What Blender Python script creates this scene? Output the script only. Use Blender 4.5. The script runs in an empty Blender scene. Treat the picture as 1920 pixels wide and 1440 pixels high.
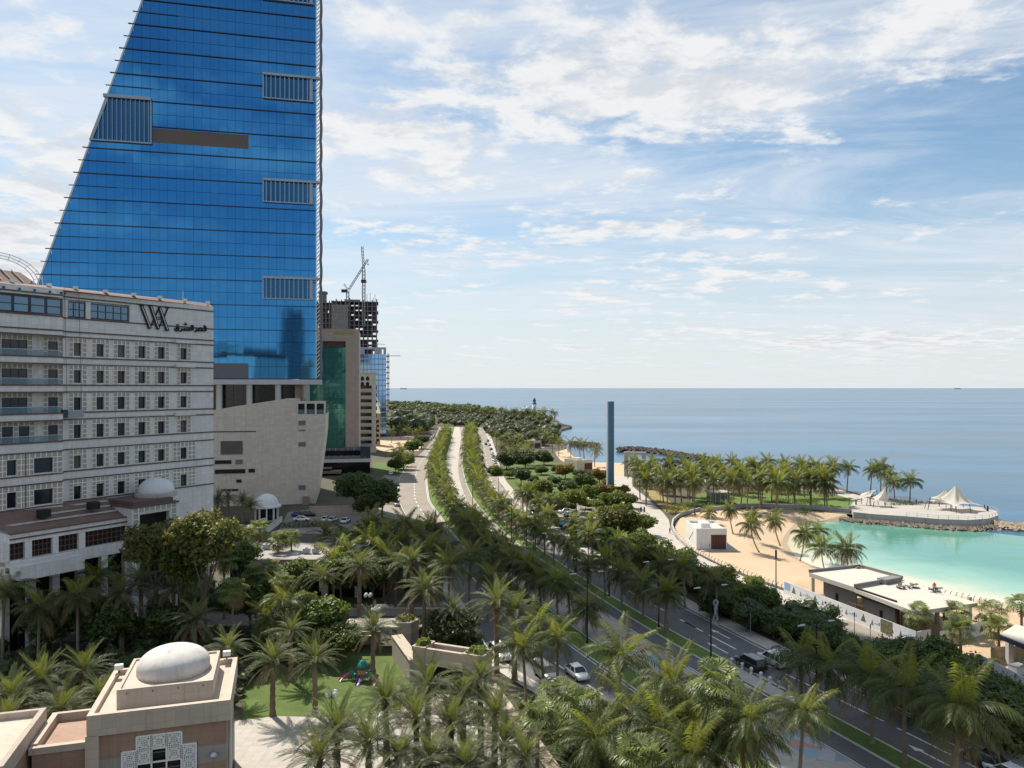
import bpy, bmesh, math, random
import numpy as np
from mathutils import Vector, Matrix, Euler
R = math.radians
rnd = random.Random(7)
S = bpy.context.scene
COL = S.collection

# ------------------------------------------------------------------ camera
CAMH, FPX, CX, HY = 37.0, 1400.0, 960.0, 727.0
cam = bpy.data.cameras.new('camera')
cam.sensor_width = 36.0
cam.lens = 36.0 * FPX / 1920.0
cam.shift_y = (HY - 720.0) / 1920.0
cam.clip_start = 0.5
cam.clip_end = 90000.0
camo = bpy.data.objects.new('camera', cam)
COL.objects.link(camo)
camo.location = (0, 0, CAMH)
camo.rotation_euler = (R(90), 0, 0)
S.camera = camo

# ------------------------------------------------------------------ sun, sky, exposure
SUN_AZ, SUN_EL = -39.0, 52.0          # degrees clockwise from +Y, above the horizon
sun = bpy.data.lights.new('sun', 'SUN')
sun.energy = 4.9
sun.angle = R(0.55)
sun.color = (1.0, 0.93, 0.82)
suno = bpy.data.objects.new('sun', sun)
COL.objects.link(suno)
sd = Vector((math.sin(R(SUN_AZ)) * math.cos(R(SUN_EL)), math.cos(R(SUN_AZ)) * math.cos(R(SUN_EL)), math.sin(R(SUN_EL))))
suno.rotation_euler = sd.to_track_quat('Z', 'Y').to_euler()

S.view_settings.view_transform = 'Standard'
S.view_settings.look = 'None'
S.view_settings.exposure = 0.46
S.view_settings.gamma = 1.0
S.view_settings.use_curve_mapping = False
S.cycles.max_bounces = 6
S.cycles.transparent_max_bounces = 6
S.cycles.caustics_reflective = False
S.cycles.caustics_refractive = False

W = bpy.data.worlds.new('World')
S.world = W
W.use_nodes = True

class NT:
    """tiny node-tree writer"""
    def __init__(s, tree):
        s.t = tree
        tree.nodes.clear()
    def n(s, typ, **kw):
        nd = s.t.nodes.new(typ)
        for k, v in kw.items():
            setattr(nd, k, v)
        return nd
    def put(s, sock, v):
        if v is None:
            return
        if isinstance(v, bpy.types.NodeSocket):
            s.t.links.new(v, sock)
        else:
            sock.default_value = v
    def math(s, op, a, b=None, c=None, clamp=False):
        nd = s.n('ShaderNodeMath', operation=op, use_clamp=clamp)
        for i, v in enumerate((a, b, c)):
            s.put(nd.inputs[i], v)
        return nd.outputs[0]
    def vmath(s, op, a, b=None):
        nd = s.n('ShaderNodeVectorMath', operation=op)
        s.put(nd.inputs[0], a)
        if op == 'SCALE':
            s.put(nd.inputs[3], b)
        else:
            s.put(nd.inputs[1], b)
        return nd.outputs[0]
    def mix(s, f, a, b, blend='MIX'):
        nd = s.n('ShaderNodeMix', data_type='RGBA', blend_type=blend)
        s.put(nd.inputs[0], f)
        s.put(nd.inputs[6], a)
        s.put(nd.inputs[7], b)
        return nd.outputs[2]
    def ramp(s, f, a, b, to=(0.0, 1.0), smooth=True):
        nd = s.n('ShaderNodeMapRange', interpolation_type='SMOOTHSTEP' if smooth else 'LINEAR', clamp=True)
        s.put(nd.inputs[0], f)
        s.put(nd.inputs[1], a)
        s.put(nd.inputs[2], b)
        s.put(nd.inputs[3], to[0])
        s.put(nd.inputs[4], to[1])
        return nd.outputs[0]
    def noise(s, vec, scale, detail=4.0, rough=0.55, dist=0.0, dim='3D'):
        nd = s.n('ShaderNodeTexNoise', noise_dimensions=dim)
        s.put(nd.inputs['Vector'], vec)
        s.put(nd.inputs['Scale'], scale)
        s.put(nd.inputs['Detail'], detail)
        s.put(nd.inputs['Roughness'], rough)
        s.put(nd.inputs['Distortion'], dist)
        return nd.outputs[0]
    def sep(s, v):
        nd = s.n('ShaderNodeSeparateXYZ')
        s.put(nd.inputs[0], v)
        return nd.outputs
    def comb(s, x, y, z):
        nd = s.n('ShaderNodeCombineXYZ')
        for i, v in enumerate((x, y, z)):
            s.put(nd.inputs[i], v)
        return nd.outputs[0]

def build_sky():
    t = NT(W.node_tree)
    out = t.n('ShaderNodeOutputWorld')
    bg = t.n('ShaderNodeBackground')
    sky = t.n('ShaderNodeTexSky', sky_type='NISHITA')
    sky.sun_disc = False
    sky.sun_elevation = R(SUN_EL)
    sky.sun_rotation = R(SUN_AZ)
    sky.altitude = 20
    sky.air_density = 1.0
    sky.dust_density = 0.6
    sky.ozone_density = 2.5
    co = t.n('ShaderNodeTexCoord').outputs['Generated']
    d = t.vmath('NORMALIZE', co)
    x, y, z = t.sep(d)
    zz = t.math('ADD', t.math('MAXIMUM', z, 0.0), 0.055)
    u = t.math('DIVIDE', x, zz)
    v = t.math('DIVIDE', y, zz)
    p = t.comb(u, v, 0.0)
    # banks of cloud: where the broken cumulus gathers (bearing, height, spreads, weight)
    ys = t.math('MAXIMUM', y, 0.02)
    a = t.math('DIVIDE', x, ys)
    e = t.math('DIVIDE', z, ys)
    bank = None
    for a0, e0, ra, re, wgt, tilt in CLOUD_BANKS:
        dx = t.math('DIVIDE', t.math('SUBTRACT', a, a0), ra)
        dy = t.math('DIVIDE', t.math('SUBTRACT', t.math('SUBTRACT', e, e0), t.math('MULTIPLY', t.math('SUBTRACT', a, a0), tilt)), re)
        q = t.math('ADD', t.math('MULTIPLY', dx, dx), t.math('MULTIPLY', dy, dy))
        g = t.math('MULTIPLY', t.math('POWER', 2.718, t.math('MULTIPLY', q, -1.0)), wgt)
        bank = g if bank is None else t.math('ADD', bank, g)
    p1 = t.vmath('ADD', p, (SKY_OFF[0], SKY_OFF[1], 0.3))
    big = t.noise(p1, 0.55, 2.0, 0.5)
    mid = t.noise(p1, 2.3, 10.0, 0.60, 0.25)
    fine = t.noise(p1, 7.5, 6.0, 0.62, 0.15)
    dens = t.math('ADD', t.math('MULTIPLY', big, 0.55), t.math('MULTIPLY', mid, 1.15))
    dens = t.math('ADD', dens, t.math('MULTIPLY', fine, 0.48))
    dens = t.math('ADD', dens, bank)
    cum = t.ramp(dens, 1.12, 1.33)
    core = t.ramp(dens, 1.36, 1.60)
    # thin high veil, drawn out sideways
    p2 = t.vmath('MULTIPLY', t.vmath('ADD', p, (1.7, 5.2, 0.0)), (0.42, 1.0, 1.0))
    veil = t.noise(p2, 1.0, 9.0, 0.66, 0.9)
    veil = t.ramp(t.math('ADD', veil, t.math('MULTIPLY', bank, 0.35)), 0.34, 0.72, (0.06, 0.85))
    # pale band of moist air over the horizon, brighter below the sun
    hz = t.ramp(z, 0.0, 0.34, (1.0, 0.0))
    hz = t.math('POWER', hz, 1.6)
    skyc = t.vmath('MULTIPLY', sky.outputs[0], SKY_K)
    base = t.mix(t.math('MULTIPLY', hz, 0.86), skyc, HAZE_C)
    c1 = t.mix(veil, base, VEIL_C)
    # cloud faces turned from the sun are greyer: density read again a step towards the sun
    p3 = t.vmath('ADD', p1, (-0.10, 0.13, 0.0))
    tow = t.math('ADD', t.math('MULTIPLY', t.noise(p3, 2.3, 10.0, 0.60, 0.25), 1.15), t.math('MULTIPLY', t.noise(p3, 7.5, 6.0, 0.62, 0.15), 0.48))
    here = t.math('ADD', t.math('MULTIPLY', mid, 1.15), t.math('MULTIPLY', fine, 0.48))
    sh = t.ramp(t.math('SUBTRACT', tow, here), -0.10, 0.16)
    sh = t.math('ADD', t.math('MULTIPLY', sh, 0.75), t.math('MULTIPLY', core, 0.45), clamp=True)
    shade = t.mix(sh, CLOUD_LIT, CLOUD_SHADE)
    edgefade = t.ramp(z, 0.0, 0.06, (0.25, 0.95))
    c2 = t.mix(t.math('MULTIPLY', cum, edgefade), c1, shade)
    t.put(bg.inputs['Color'], c2)
    bg.inputs['Strength'].default_value = 0.1
    t.put(out.inputs['Surface'], bg.outputs[0])
    for nd in [n for n in t.t.nodes if n.type == 'TEX_NOISE' and not n.outputs[0].is_linked and not n.outputs[1].is_linked]:
        t.t.nodes.remove(nd)
SKY_OFF = (5.3, 2.2)
SKY_K = (0.74, 0.90, 0.90)
HAZE_C = (5.85, 5.95, 6.1, 1)
VEIL_C = (5.7, 6.1, 6.6, 1)
CLOUD_LIT = (6.5, 6.55, 6.6, 1)
CLOUD_SHADE = (4.5, 4.8, 5.25, 1)
CLOUD_BANKS = [(0.08, 0.44, 0.24, 0.12, 0.13, -0.15), (0.44, 0.44, 0.26, 0.08, 0.17, 0.12), (-0.06, 0.18, 0.13, 0.03, 0.20, 0.0), (-0.22, 0.36, 0.12, 0.16, 0.10, 0.0), (-0.62, 0.34, 0.22, 0.22, 0.15, 0.0), (0.15, 0.285, 0.05, 0.016, 0.22, 0.0), (0.55, 0.28, 0.25, 0.06, -0.08, 0.1), (0.45, 0.55, 0.14, 0.035, -0.2, 0.0), (0.5, 0.06, 0.3, 0.02, 0.12, 0.0), (-0.08, 0.32, 0.16, 0.08, 0.11, 0.0), (0.12, 0.24, 0.25, 0.05, 0.10, -0.1), (-0.2, 0.50, 0.12, 0.08, 0.10, 0.0)]
build_sky()

# ------------------------------------------------------------------ places
def G(px, py, z=0.0):
    """site coordinates of a surveyed point at height z"""
    Y = (CAMH - z) * FPX / (py - HY)
    return Vector(((px - CX) / FPX * Y, Y, z))
def GP(pts, z=0.0):
    return [G(a, b, z) for a, b in pts]
def A(px, py, Y):
    return Vector(((px - CX) / FPX * Y, Y, CAMH + (HY - py) / FPX * Y))

# ------------------------------------------------------------------ materials
MATS = {}
def mat(name, col, rough=0.8, metal=0.0, var=0.12, scale=0.6, fine=8.0, bump=0.0, bscale=20.0, spec=0.4,
        tile=None, joint=0.55, stain=0.0, rand=0.0, trans=None, alpha=None, emis=None, coat=0.0):
    if name in MATS:
        return MATS[name]
    m = bpy.data.materials.new(name)
    m.use_nodes = True
    t = NT(m.node_tree)
    out = t.n('ShaderNodeOutputMaterial')
    b = t.n('ShaderNodeBsdfPrincipled')
    oc = t.n('ShaderNodeTexCoord').outputs['Object']
    c = tuple(col) + (1,)
    n1 = t.noise(oc, scale, 5.0, 0.6)
    n2 = t.noise(oc, fine, 3.0, 0.6)
    k = t.math('ADD', t.math('MULTIPLY', t.math('SUBTRACT', n1, 0.5), 2.4 * var), t.math('MULTIPLY', t.math('SUBTRACT', n2, 0.5), 1.6 * var))
    k = t.math('ADD', k, 1.0)
    if rand:
        ri = t.n('ShaderNodeObjectInfo').outputs['Random']
        k = t.math('MULTIPLY', k, t.ramp(ri, 0, 1, (1 - rand, 1 + rand), False))
    base = t.vmath('SCALE', c[:3], k)
    bmp_h = None
    if tile:
        px, py, pz = t.sep(oc)
        hv = t.comb(t.math('ADD', px, py), pz, 0.0) if len(tile) == 2 else t.comb(px, py, 0.0)
        br = t.n('ShaderNodeTexBrick', offset=0.5 if len(tile) == 3 and tile[2] else 0.0)
        t.put(br.inputs['Vector'], hv)
        br.inputs['Scale'].default_value = 1.0
        br.inputs['Brick Width'].default_value = tile[0]
        br.inputs['Row Height'].default_value = tile[1]
        br.inputs['Mortar Size'].default_value = min(tile[:2]) * 0.022
        br.inputs['Mortar Smooth'].default_value = 0.1
        br.inputs['Color1'].default_value = (1.05, 1.05, 1.05, 1)
        br.inputs['Color2'].default_value = (0.92, 0.92, 0.92, 1)
        br.inputs['Mortar'].default_value = (joint, joint, joint, 1)
        base = t.mix(1.0, base, br.outputs['Color'], 'MULTIPLY')
        bmp_h = br.outputs['Fac']
    if stain:
        sx, sy, sz = t.sep(oc)
        sv = t.comb(t.math('MULTIPLY', sx, 1.3), t.math('MULTIPLY', sy, 1.3), t.math('MULTIPLY', sz, 0.12))
        st = t.ramp(t.noise(sv, 1.1, 6.0, 0.65), 0.48, 0.75, (1.0, 1.0 - stain))
        base = t.vmath('SCALE', base, st)
    t.put(b.inputs['Base Color'], base)
    b.inputs['Roughness'].default_value = rough
    b.inputs['Metallic'].default_value = metal
    b.inputs['Specular IOR Level'].default_value = spec
    if coat:
        b.inputs['Coat Weight'].default_value = coat
        b.inputs['Coat Roughness'].default_value = 0.05
    if bump:
        bn = t.n('ShaderNodeBump')
        bn.inputs['Strength'].default_value = bump
        bn.inputs['Distance'].default_value = 0.05
        t.put(bn.inputs['Height'], t.noise(oc, bscale, 4.0, 0.6))
        t.put(b.inputs['Normal'], bn.outputs[0])
    surf = b.outputs[0]
    if trans:
        tr = t.n('ShaderNodeBsdfTranslucent')
        t.put(tr.inputs['Color'], t.vmath('MULTIPLY', base, trans[1]))
        mx = t.n('ShaderNodeMixShader')
        mx.inputs[0].default_value = trans[0]
        t.put(mx.inputs[1], surf)
        t.put(mx.inputs[2], tr.outputs[0])
        surf = mx.outputs[0]
    if alpha is not None:
        tp = t.n('ShaderNodeBsdfTransparent')
        mx = t.n('ShaderNodeMixShader')
        mx.inputs[0].default_value = alpha
        t.put(mx.inputs[1], tp.outputs[0])
        t.put(mx.inputs[2], surf)
        surf = mx.outputs[0]
    t.put(out.inputs['Surface'], surf)
    MATS[name] = m
    return m

# ------------------------------------------------------------------ mesh builder
class MB:
    def __init__(s):
        s.v = []; s.f = []; s.m = []
    def add(s, v, f, mi=0):
        o = len(s.v)
        s.v.extend([tuple(p) for p in v])
        s.f.extend([tuple(i + o for i in q) for q in f])
        s.m.extend([mi] * len(f))
        return s
    def box(s, x0, x1, y0, y1, z0, z1, mi=0):
        v = [(x0, y0, z0), (x1, y0, z0), (x1, y1, z0), (x0, y1, z0), (x0, y0, z1), (x1, y0, z1), (x1, y1, z1), (x0, y1, z1)]
        return s.add(v, [(0, 3, 2, 1), (4, 5, 6, 7), (0, 1, 5, 4), (1, 2, 6, 5), (2, 3, 7, 6), (3, 0, 4, 7)], mi)
    def cbox(s, c, sx, sy, sz, rz=0.0, mi=0):
        """box standing on c"""
        o = len(s.v)
        s.box(-sx / 2, sx / 2, -sy / 2, sy / 2, 0, sz, mi)
        cs, sn = math.cos(rz), math.sin(rz)
        for i in range(o, len(s.v)):
            x, y, z = s.v[i]
            s.v[i] = (c[0] + x * cs - y * sn, c[1] + x * sn + y * cs, c[2] + z)
        return s
    def quad(s, a, b, c, d, mi=0):
        return s.add([a, b, c, d], [(0, 1, 2, 3)], mi)
    def bar(s, a, b, w, h=None, mi=0, up=(0, 0, 1)):
        """square bar from a to b"""
        a = Vector(a); b = Vector(b); h = h or w
        t = (b - a)
        if t.length < 1e-6:
            return s
        t.normalize()
        u = Vector(up)
        if abs(t.dot(u)) > 0.98:
            u = Vector((1, 0, 0))
        sd_ = t.cross(u).normalized() * (w / 2)
        uu = sd_.cross(t).normalized() * (h / 2)
        v = [a - sd_ - uu, a + sd_ - uu, a + sd_ + uu, a - sd_ + uu, b - sd_ - uu, b + sd_ - uu, b + sd_ + uu, b - sd_ + uu]
        return s.add(v, [(0, 1, 2, 3), (7, 6, 5, 4), (0, 4, 5, 1), (1, 5, 6, 2), (2, 6, 7, 3), (3, 7, 4, 0)], mi)
    def tube(s, pts, rad, n=8, mi=0, cap=True):
        pts = [Vector(p) for p in pts]
        rad = rad if hasattr(rad, '__len__') else [rad] * len(pts)
        o = len(s.v)
        for i, p in enumerate(pts):
            t = (pts[min(i + 1, len(pts) - 1)] - pts[max(i - 1, 0)]).normalized()
            u = Vector((1, 0, 0)) if abs(t.x) < 0.8 else Vector((0, 1, 0))
            a = t.cross(u).normalized(); b = t.cross(a)
            for k in range(n):
                q = 2 * math.pi * k / n
                s.v.append(tuple(p + (a * math.cos(q) + b * math.sin(q)) * rad[i]))
        for i in range(len(pts) - 1):
            for k in range(n):
                k2 = (k + 1) % n
                s.f.append((o + i * n + k, o + i * n + k2, o + (i + 1) * n + k2, o + (i + 1) * n + k)); s.m.append(mi)
        if cap:
            s.f.append(tuple(o + k for k in range(n))); s.m.append(mi)
            s.f.append(tuple(o + (len(pts) - 1) * n + k for k in reversed(range(n)))); s.m.append(mi)
        return s
    def lathe(s, prof, c=(0, 0, 0), n=24, mi=0, sx=1.0, sy=1.0):
        o = len(s.v)
        for r, z in prof:
            for k in range(n):
                q = 2 * math.pi * k / n
                s.v.append((c[0] + r * sx * math.cos(q), c[1] + r * sy * math.sin(q), c[2] + z))
        for i in range(len(prof) - 1):
            for k in range(n):
                k2 = (k + 1) % n
                s.f.append((o + i * n + k, o + i * n + k2, o + (i + 1) * n + k2, o + (i + 1) * n + k)); s.m.append(mi)
        s.f.append(tuple(o + k for k in reversed(range(n)))); s.m.append(mi)
        s.f.append(tuple(o + (len(prof) - 1) * n + k for k in range(n))); s.m.append(mi)
        return s
    def prism(s, poly, z0, z1, mi=0):
        """vertical prism over an outline of (x, y)"""
        n = len(poly)
        v = [(p[0], p[1], z0) for p in poly] + [(p[0], p[1], z1) for p in poly]
        f = [tuple(range(n, 2 * n)), tuple(reversed(range(n)))] + [(i, (i + 1) % n, n + (i + 1) % n, n + i) for i in range(n)]
        return s.add(v, f, mi)
    def front(s, poly, y0, y1, mi=0):
        """prism over an outline of (x, z), running back from y0 to y1"""
        n = len(poly)
        v = [(p[0], y0, p[1]) for p in poly] + [(p[0], y1, p[1]) for p in poly]
        f = [tuple(range(n)), tuple(reversed(range(n, 2 * n)))] + [(i, n + i, n + (i + 1) % n, (i + 1) % n) for i in range(n)]
        return s.add(v, f, mi)
    def mesh(s, name, mats, smooth=False):
        me = bpy.data.meshes.new(name)
        me.from_pydata(s.v, [], s.f)
        for m in (mats if isinstance(mats, (list, tuple)) else [mats]):
            me.materials.append(m)
        if any(s.m):
            me.polygons.foreach_set('material_index', s.m)
        if smooth:
            me.polygons.foreach_set('use_smooth', [True] * len(s.f))
        me.update()
        return me
    def build(s, name, mats, parent=None, smooth=False, **tags):
        return put(name, s.mesh(name, mats, smooth), parent, **tags)

def put(name, data, parent=None, loc=None, rz=None, scale=None, **tags):
    o = bpy.data.objects.new(name, data)
    COL.objects.link(o)
    if parent:
        o.parent = parent
    if loc is not None:
        o.location = loc
    if rz is not None:
        o.rotation_euler = (0, 0, rz)
    if scale is not None:
        o.scale = (scale,) * 3 if not hasattr(scale, '__len__') else scale
    for k, v in tags.items():
        o[k] = v
    return o
def thing(name, label, cat, loc=(0, 0, 0), rz=0.0, group=None, scale=None):
    o = put(name, None, None, loc, rz, scale, label=label, category=cat)
    if group:
        o['group'] = group
    o.empty_display_size = 0.5
    return o
def flat(name, poly, mats, z=None, kind='structure', **tags):
    """a sheet over an outline of points"""
    bm = bmesh.new()
    vs = [bm.verts.new((p[0], p[1], p[2] if z is None else z)) for p in poly]
    f = bm.faces.new(vs)
    bmesh.ops.triangulate(bm, faces=[f])
    bm.normal_update()
    for q in bm.faces:
        if q.normal.z < 0:
            q.normal_flip()
    me = bpy.data.meshes.new(name)
    bm.to_mesh(me); bm.free()
    me.materials.append(mats)
    return put(name, me, None, kind=kind, **tags)

class Frame:
    """a building front: local x runs along it, y goes inwards, z up"""
    def __init__(s, origin, deg):
        s.o = Vector((origin[0], origin[1], 0)); s.rz = R(90 - deg)
        s.inv = Matrix.Rotation(-s.rz, 3, 'Z')
    def loc(s, px, py, y=0.0):
        d = s.inv @ Vector(((px - CX) / FPX, 1, (HY - py) / FPX))
        c = s.inv @ (Vector((0, 0, CAMH)) - s.o)
        k = (y - c.y) / d.y
        return (c.x + d.x * k, c.z + d.z * k)
    def x(s, px, y=0.0):
        return s.loc(px, HY, y)[0]
    def z(s, px, py, y=0.0):
        return s.loc(px, py, y)[1]
ORD = lambda i: str(i) + ('th' if 10 <= i % 100 <= 20 else {1: 'st', 2: 'nd', 3: 'rd'}.get(i % 10, 'th'))
# ================================================================== THE SETTING
SEA = -1.5
def water(name, deep, rough, bscale, bstr, shallow=False):
    m = bpy.data.materials.new(name)
    m.use_nodes = True
    t = NT(m.node_tree)
    out = t.n('ShaderNodeOutputMaterial')
    b = t.n('ShaderNodeBsdfPrincipled')
    oc = t.n('ShaderNodeTexCoord').outputs['Object']
    sv = t.vmath('MULTIPLY', oc, (0.35, 1.0, 1.0))
    big = t.noise(sv, 0.012, 5.0, 0.6, 0.5)
    if shallow:
        at = t.n('ShaderNodeAttribute', attribute_name='depth').outputs['Fac']
        dd = t.math('ADD', at, t.math('MULTIPLY', t.math('SUBTRACT', t.noise(oc, 0.09, 5.0, 0.6), 0.5), 0.5), clamp=True)
        c = t.mix(t.ramp(dd, 0.02, 0.5), (0.62, 0.58, 0.42, 1), (0.24, 0.42, 0.325, 1))
        c = t.mix(t.ramp(dd, 0.4, 1.0), c, deep)
        tree_reflection = t.math('MULTIPLY', t.ramp(t.noise(t.vmath('MULTIPLY', oc, (0.6, 1.0, 1.0)), 0.075, 5.0, 0.6, 0.6), 0.46, 0.66), t.ramp(at, 0.4, 0.85))  # mirrored trees painted into the water colour as dark noise patches
        c = t.mix(t.math('MULTIPLY', tree_reflection, 0.75), c, (0.09, 0.24, 0.15, 1))
    else:
        c = t.mix(t.ramp(big, 0.35, 0.7), deep, tuple(v * 1.7 for v in deep[:3]) + (1,))
    t.put(b.inputs['Base Color'], c)
    rr = t.ramp(t.noise(t.vmath('MULTIPLY', oc, (0.12, 1.0, 1.0)), 0.006, 6.0, 0.62, 0.8), 0.38, 0.66, (rough * 0.92, rough * 1.08))
    t.put(b.inputs['Roughness'], rr)
    b.inputs['IOR'].default_value = 1.33
    bn = t.n('ShaderNodeBump')
    bn.inputs['Strength'].default_value = bstr
    bn.inputs['Distance'].default_value = 0.35
    h = t.math('ADD', t.noise(t.vmath('MULTIPLY', oc, (0.5, 1.0, 1.0)), bscale, 4.0, 0.6), t.math('MULTIPLY', t.noise(sv, bscale * 0.22, 3.0, 0.5), 0.8))
    t.put(bn.inputs['Height'], h)
    t.put(b.inputs['Normal'], bn.outputs[0])
    t.put(out.inputs['Surface'], b.outputs[0])
    return m
mb = MB()
xs = [-60000, -6000, -1500, 0, 1500, 6000, 60000]; ys = [-3000, 60, 600, 2500, 9000, 70000]
for j in ys:
    for i in xs:
        mb.v.append((i, j, SEA))
for j in range(len(ys) - 1):
    for i in range(len(xs) - 1):
        a = j * len(xs) + i
        mb.f.append((a, a + 1, a + 1 + len(xs), a + len(xs))); mb.m.append(0)
mb.build('sea', water('sea_water', (0.018, 0.075, 0.135, 1), 0.22, 0.3, 0.22), kind='structure')

m_soil = mat('soil', (0.085, 0.075, 0.048), 0.95, var=0.35, scale=0.12, fine=2.0, bump=0.4, bscale=3.0)
m_sand = mat('sand', (0.50, 0.37, 0.245), 0.95, var=0.16, scale=0.10, fine=1.2, bump=0.9, bscale=1.1)
m_asph = mat('asphalt', (0.140, 0.133, 0.130), 0.88, var=0.30, scale=0.35, fine=3.0, bump=0.25, bscale=30, stain=0.18)
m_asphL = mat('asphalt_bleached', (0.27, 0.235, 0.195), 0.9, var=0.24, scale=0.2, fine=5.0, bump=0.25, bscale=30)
m_pave = mat('pale_pavers', (0.44, 0.40, 0.35), 0.85, var=0.10, scale=0.3, fine=4.0, tile=(1.2, 0.6, 1), joint=0.72, stain=0.12)
m_plaza = mat('plaza_stone', (0.41, 0.375, 0.325), 0.8, var=0.08, scale=0.3, fine=4.0, tile=(1.0, 1.0, 0), joint=0.78, stain=0.15)
m_kerb = mat('kerb_concrete', (0.52, 0.50, 0.45), 0.85, var=0.12, scale=0.8)
m_kerby = mat('kerb_painted', (0.58, 0.54, 0.40), 0.8, var=0.15, scale=1.0)
m_paint = mat('road_paint', (0.70, 0.69, 0.64), 0.7, var=0.2, scale=0.8, fine=6)
m_grassb = mat('turf', (0.105, 0.160, 0.032), 0.95, var=0.30, scale=0.5, fine=5.0, bump=0.8, bscale=9.0)
m_lawn = mat('lawn_turf', (0.085, 0.125, 0.026), 0.95, var=0.45, scale=0.35, fine=6.0, bump=0.8, bscale=9.0)
m_conc = mat('concrete', (0.42, 0.40, 0.37), 0.85, var=0.12, scale=0.4, fine=4.0, stain=0.25)
m_dconc = mat('dark_concrete', (0.20, 0.19, 0.18), 0.88, var=0.15, scale=0.4, fine=4.0, stain=0.25)
m_rock = mat('rock', (0.20, 0.165, 0.13), 0.95, var=0.35, scale=0.7, fine=5.0, bump=0.6, bscale=4, rand=0.1)

# land outline: far coast, headland, cove, peninsula, lagoon beach, then round behind the viewer
wl = [(1594, 976), (1540, 977), (1502, 985), (1482, 1001), (1476, 1020), (1489, 1042), (1514, 1057), (1566, 1074), (1641, 1090), (1710, 1104), (1800, 1119), (1920, 1148), (2050, 1182), (2300, 1246)]
wz = GP(wl, SEA)
cen = G(1800, 1040, SEA)
S0P = []
for (px_, py_), p in zip(wl, wz):
    d = (p - cen); d.z = 0
    k_ = 2.0 if px_ > 1590 and py_ < 980 else 5.0 if px_ == 1540 else 10.0 if py_ < 1065 else 5.5
    S0P.append(Vector((p.x, p.y, 0)) + d.normalized() * k_)
far = [(735, 751.5), (780, 756), (830, 760), (880, 766), (940, 770), (1000, 774), (1040, 783), (1050, 792), (1072, 800), (1053, 805), (1048, 817), (1062, 830), (1060, 842), (1075, 856), (1110, 867), (1170, 868), (1200, 878), (1300, 888), (1450, 898), (1560, 909), (1600, 923), (1640, 935), (1700, 943), (1715, 951), (1700, 966), (1640, 966)]
coast = [(-3000, 2100, 0)] + GP(far) + S0P + [(190, 60, 0), (190, -900, 0), (-3000, -900, 0)]
flat('ground', coast, m_soil)
mb = MB()
cz = [Vector(p) for p in coast]
for i in range(1, len(far)):
    a, b = cz[i], cz[i + 1]
    mb.quad((a.x, a.y, -4), (b.x, b.y, -4), (b.x, b.y, 0), (a.x, a.y, 0))
mb.build('shore_bank', m_rock, kind='structure')

# beach: flat sand, then the slope into the water
lines = [[p + Vector((0, 0, 0.005)) for p in S0P]]
lines.append(wz)
deep = []
for p in wz:
    d = (cen - p); d.z = 0
    deep.append(p + d.normalized() * 9 + Vector((0, 0, -1.6)))
lines.append(deep)
mb = MB()
for a, b in zip(lines[:-1], lines[1:]):
    for i in range(len(a) - 1):
        mb.quad(a[i], a[i + 1], b[i + 1], b[i])
mb.build('beach_slope', m_sand, kind='structure')
mb = MB()
for i in range(len(wz) - 1):
    ua, ub = wz[i].lerp(S0P[i], 0.10 + 0.05 * (i % 3)), wz[i + 1].lerp(S0P[i + 1], 0.10 + 0.05 * ((i + 1) % 3))
    dz_ = Vector((0, 0, 0.02))
    mb.quad(ua + dz_, ub + dz_, wz[i + 1] + dz_, wz[i] + dz_)
mb.build('wet_sand', mat('wet_sand', (0.42, 0.31, 0.21), 0.45, var=0.15, scale=0.3), kind='structure')
sand_in = [(1700, 1197), (1600, 1155), (1460, 1099), (1400, 1078), (1345, 1055), (1303, 1033), (1284, 1019), (1268, 1002), (1266, 988), (1275, 972), (1300, 962), (1340, 957), (1400, 955), (1500, 957), (1560, 962)]
flat('beach', S0P[:-1] + [G(2050, 1290)] + GP(sand_in), m_sand, z=0.006)
cove = [(1062, 842), (1075, 856), (1110, 867), (1170, 868), (1185, 880), (1170, 897), (1120, 892), (1080, 880), (1050, 862), (1040, 848)]
flat('cove_sand', GP(cove), m_sand, z=0.008)
# lagoon sheet with a depth attribute measured from the waterline
lag_out = [(1502, 985), (1560, 976), (1650, 982), (1760, 991), (1850, 998), (1920, 1006), (2300, 1034)]
lp = GP(lag_out, SEA)
mb = MB(); N = 16; dep = []
wl_r = wz[2:]
def resample(pts, n):
    d = [0]
    for a, b in zip(pts[:-1], pts[1:]):
        d.append(d[-1] + (b - a).length)
    q = np.linspace(0, d[-1], n)
    return [Vector((np.interp(t, d, [p.x for p in pts]), np.interp(t, d, [p.y for p in pts]), np.interp(t, d, [p.z for p in pts]))) for t in q]
ra, rb = resample(wl_r, 60), resample(lp, 60)
for i in range(60):
    for k in range(N + 1):
        s_ = k / N
        p = ra[i].lerp(rb[i], s_)
        mb.v.append((p.x, p.y, SEA + 0.03))
        dep.append(min(1.0, (ra[i] - p).length / 36.0))
for i in range(59):
    for k in range(N):
        a = i * (N + 1) + k
        mb.f.append((a, a + N + 1, a + N + 2, a + 1)); mb.m.append(0)
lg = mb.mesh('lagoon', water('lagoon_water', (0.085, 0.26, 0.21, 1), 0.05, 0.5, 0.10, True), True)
at = lg.attributes.new('depth', 'FLOAT', 'POINT')
at.data.foreach_set('value', dep)
put('lagoon', lg, None, kind='structure')

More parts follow.
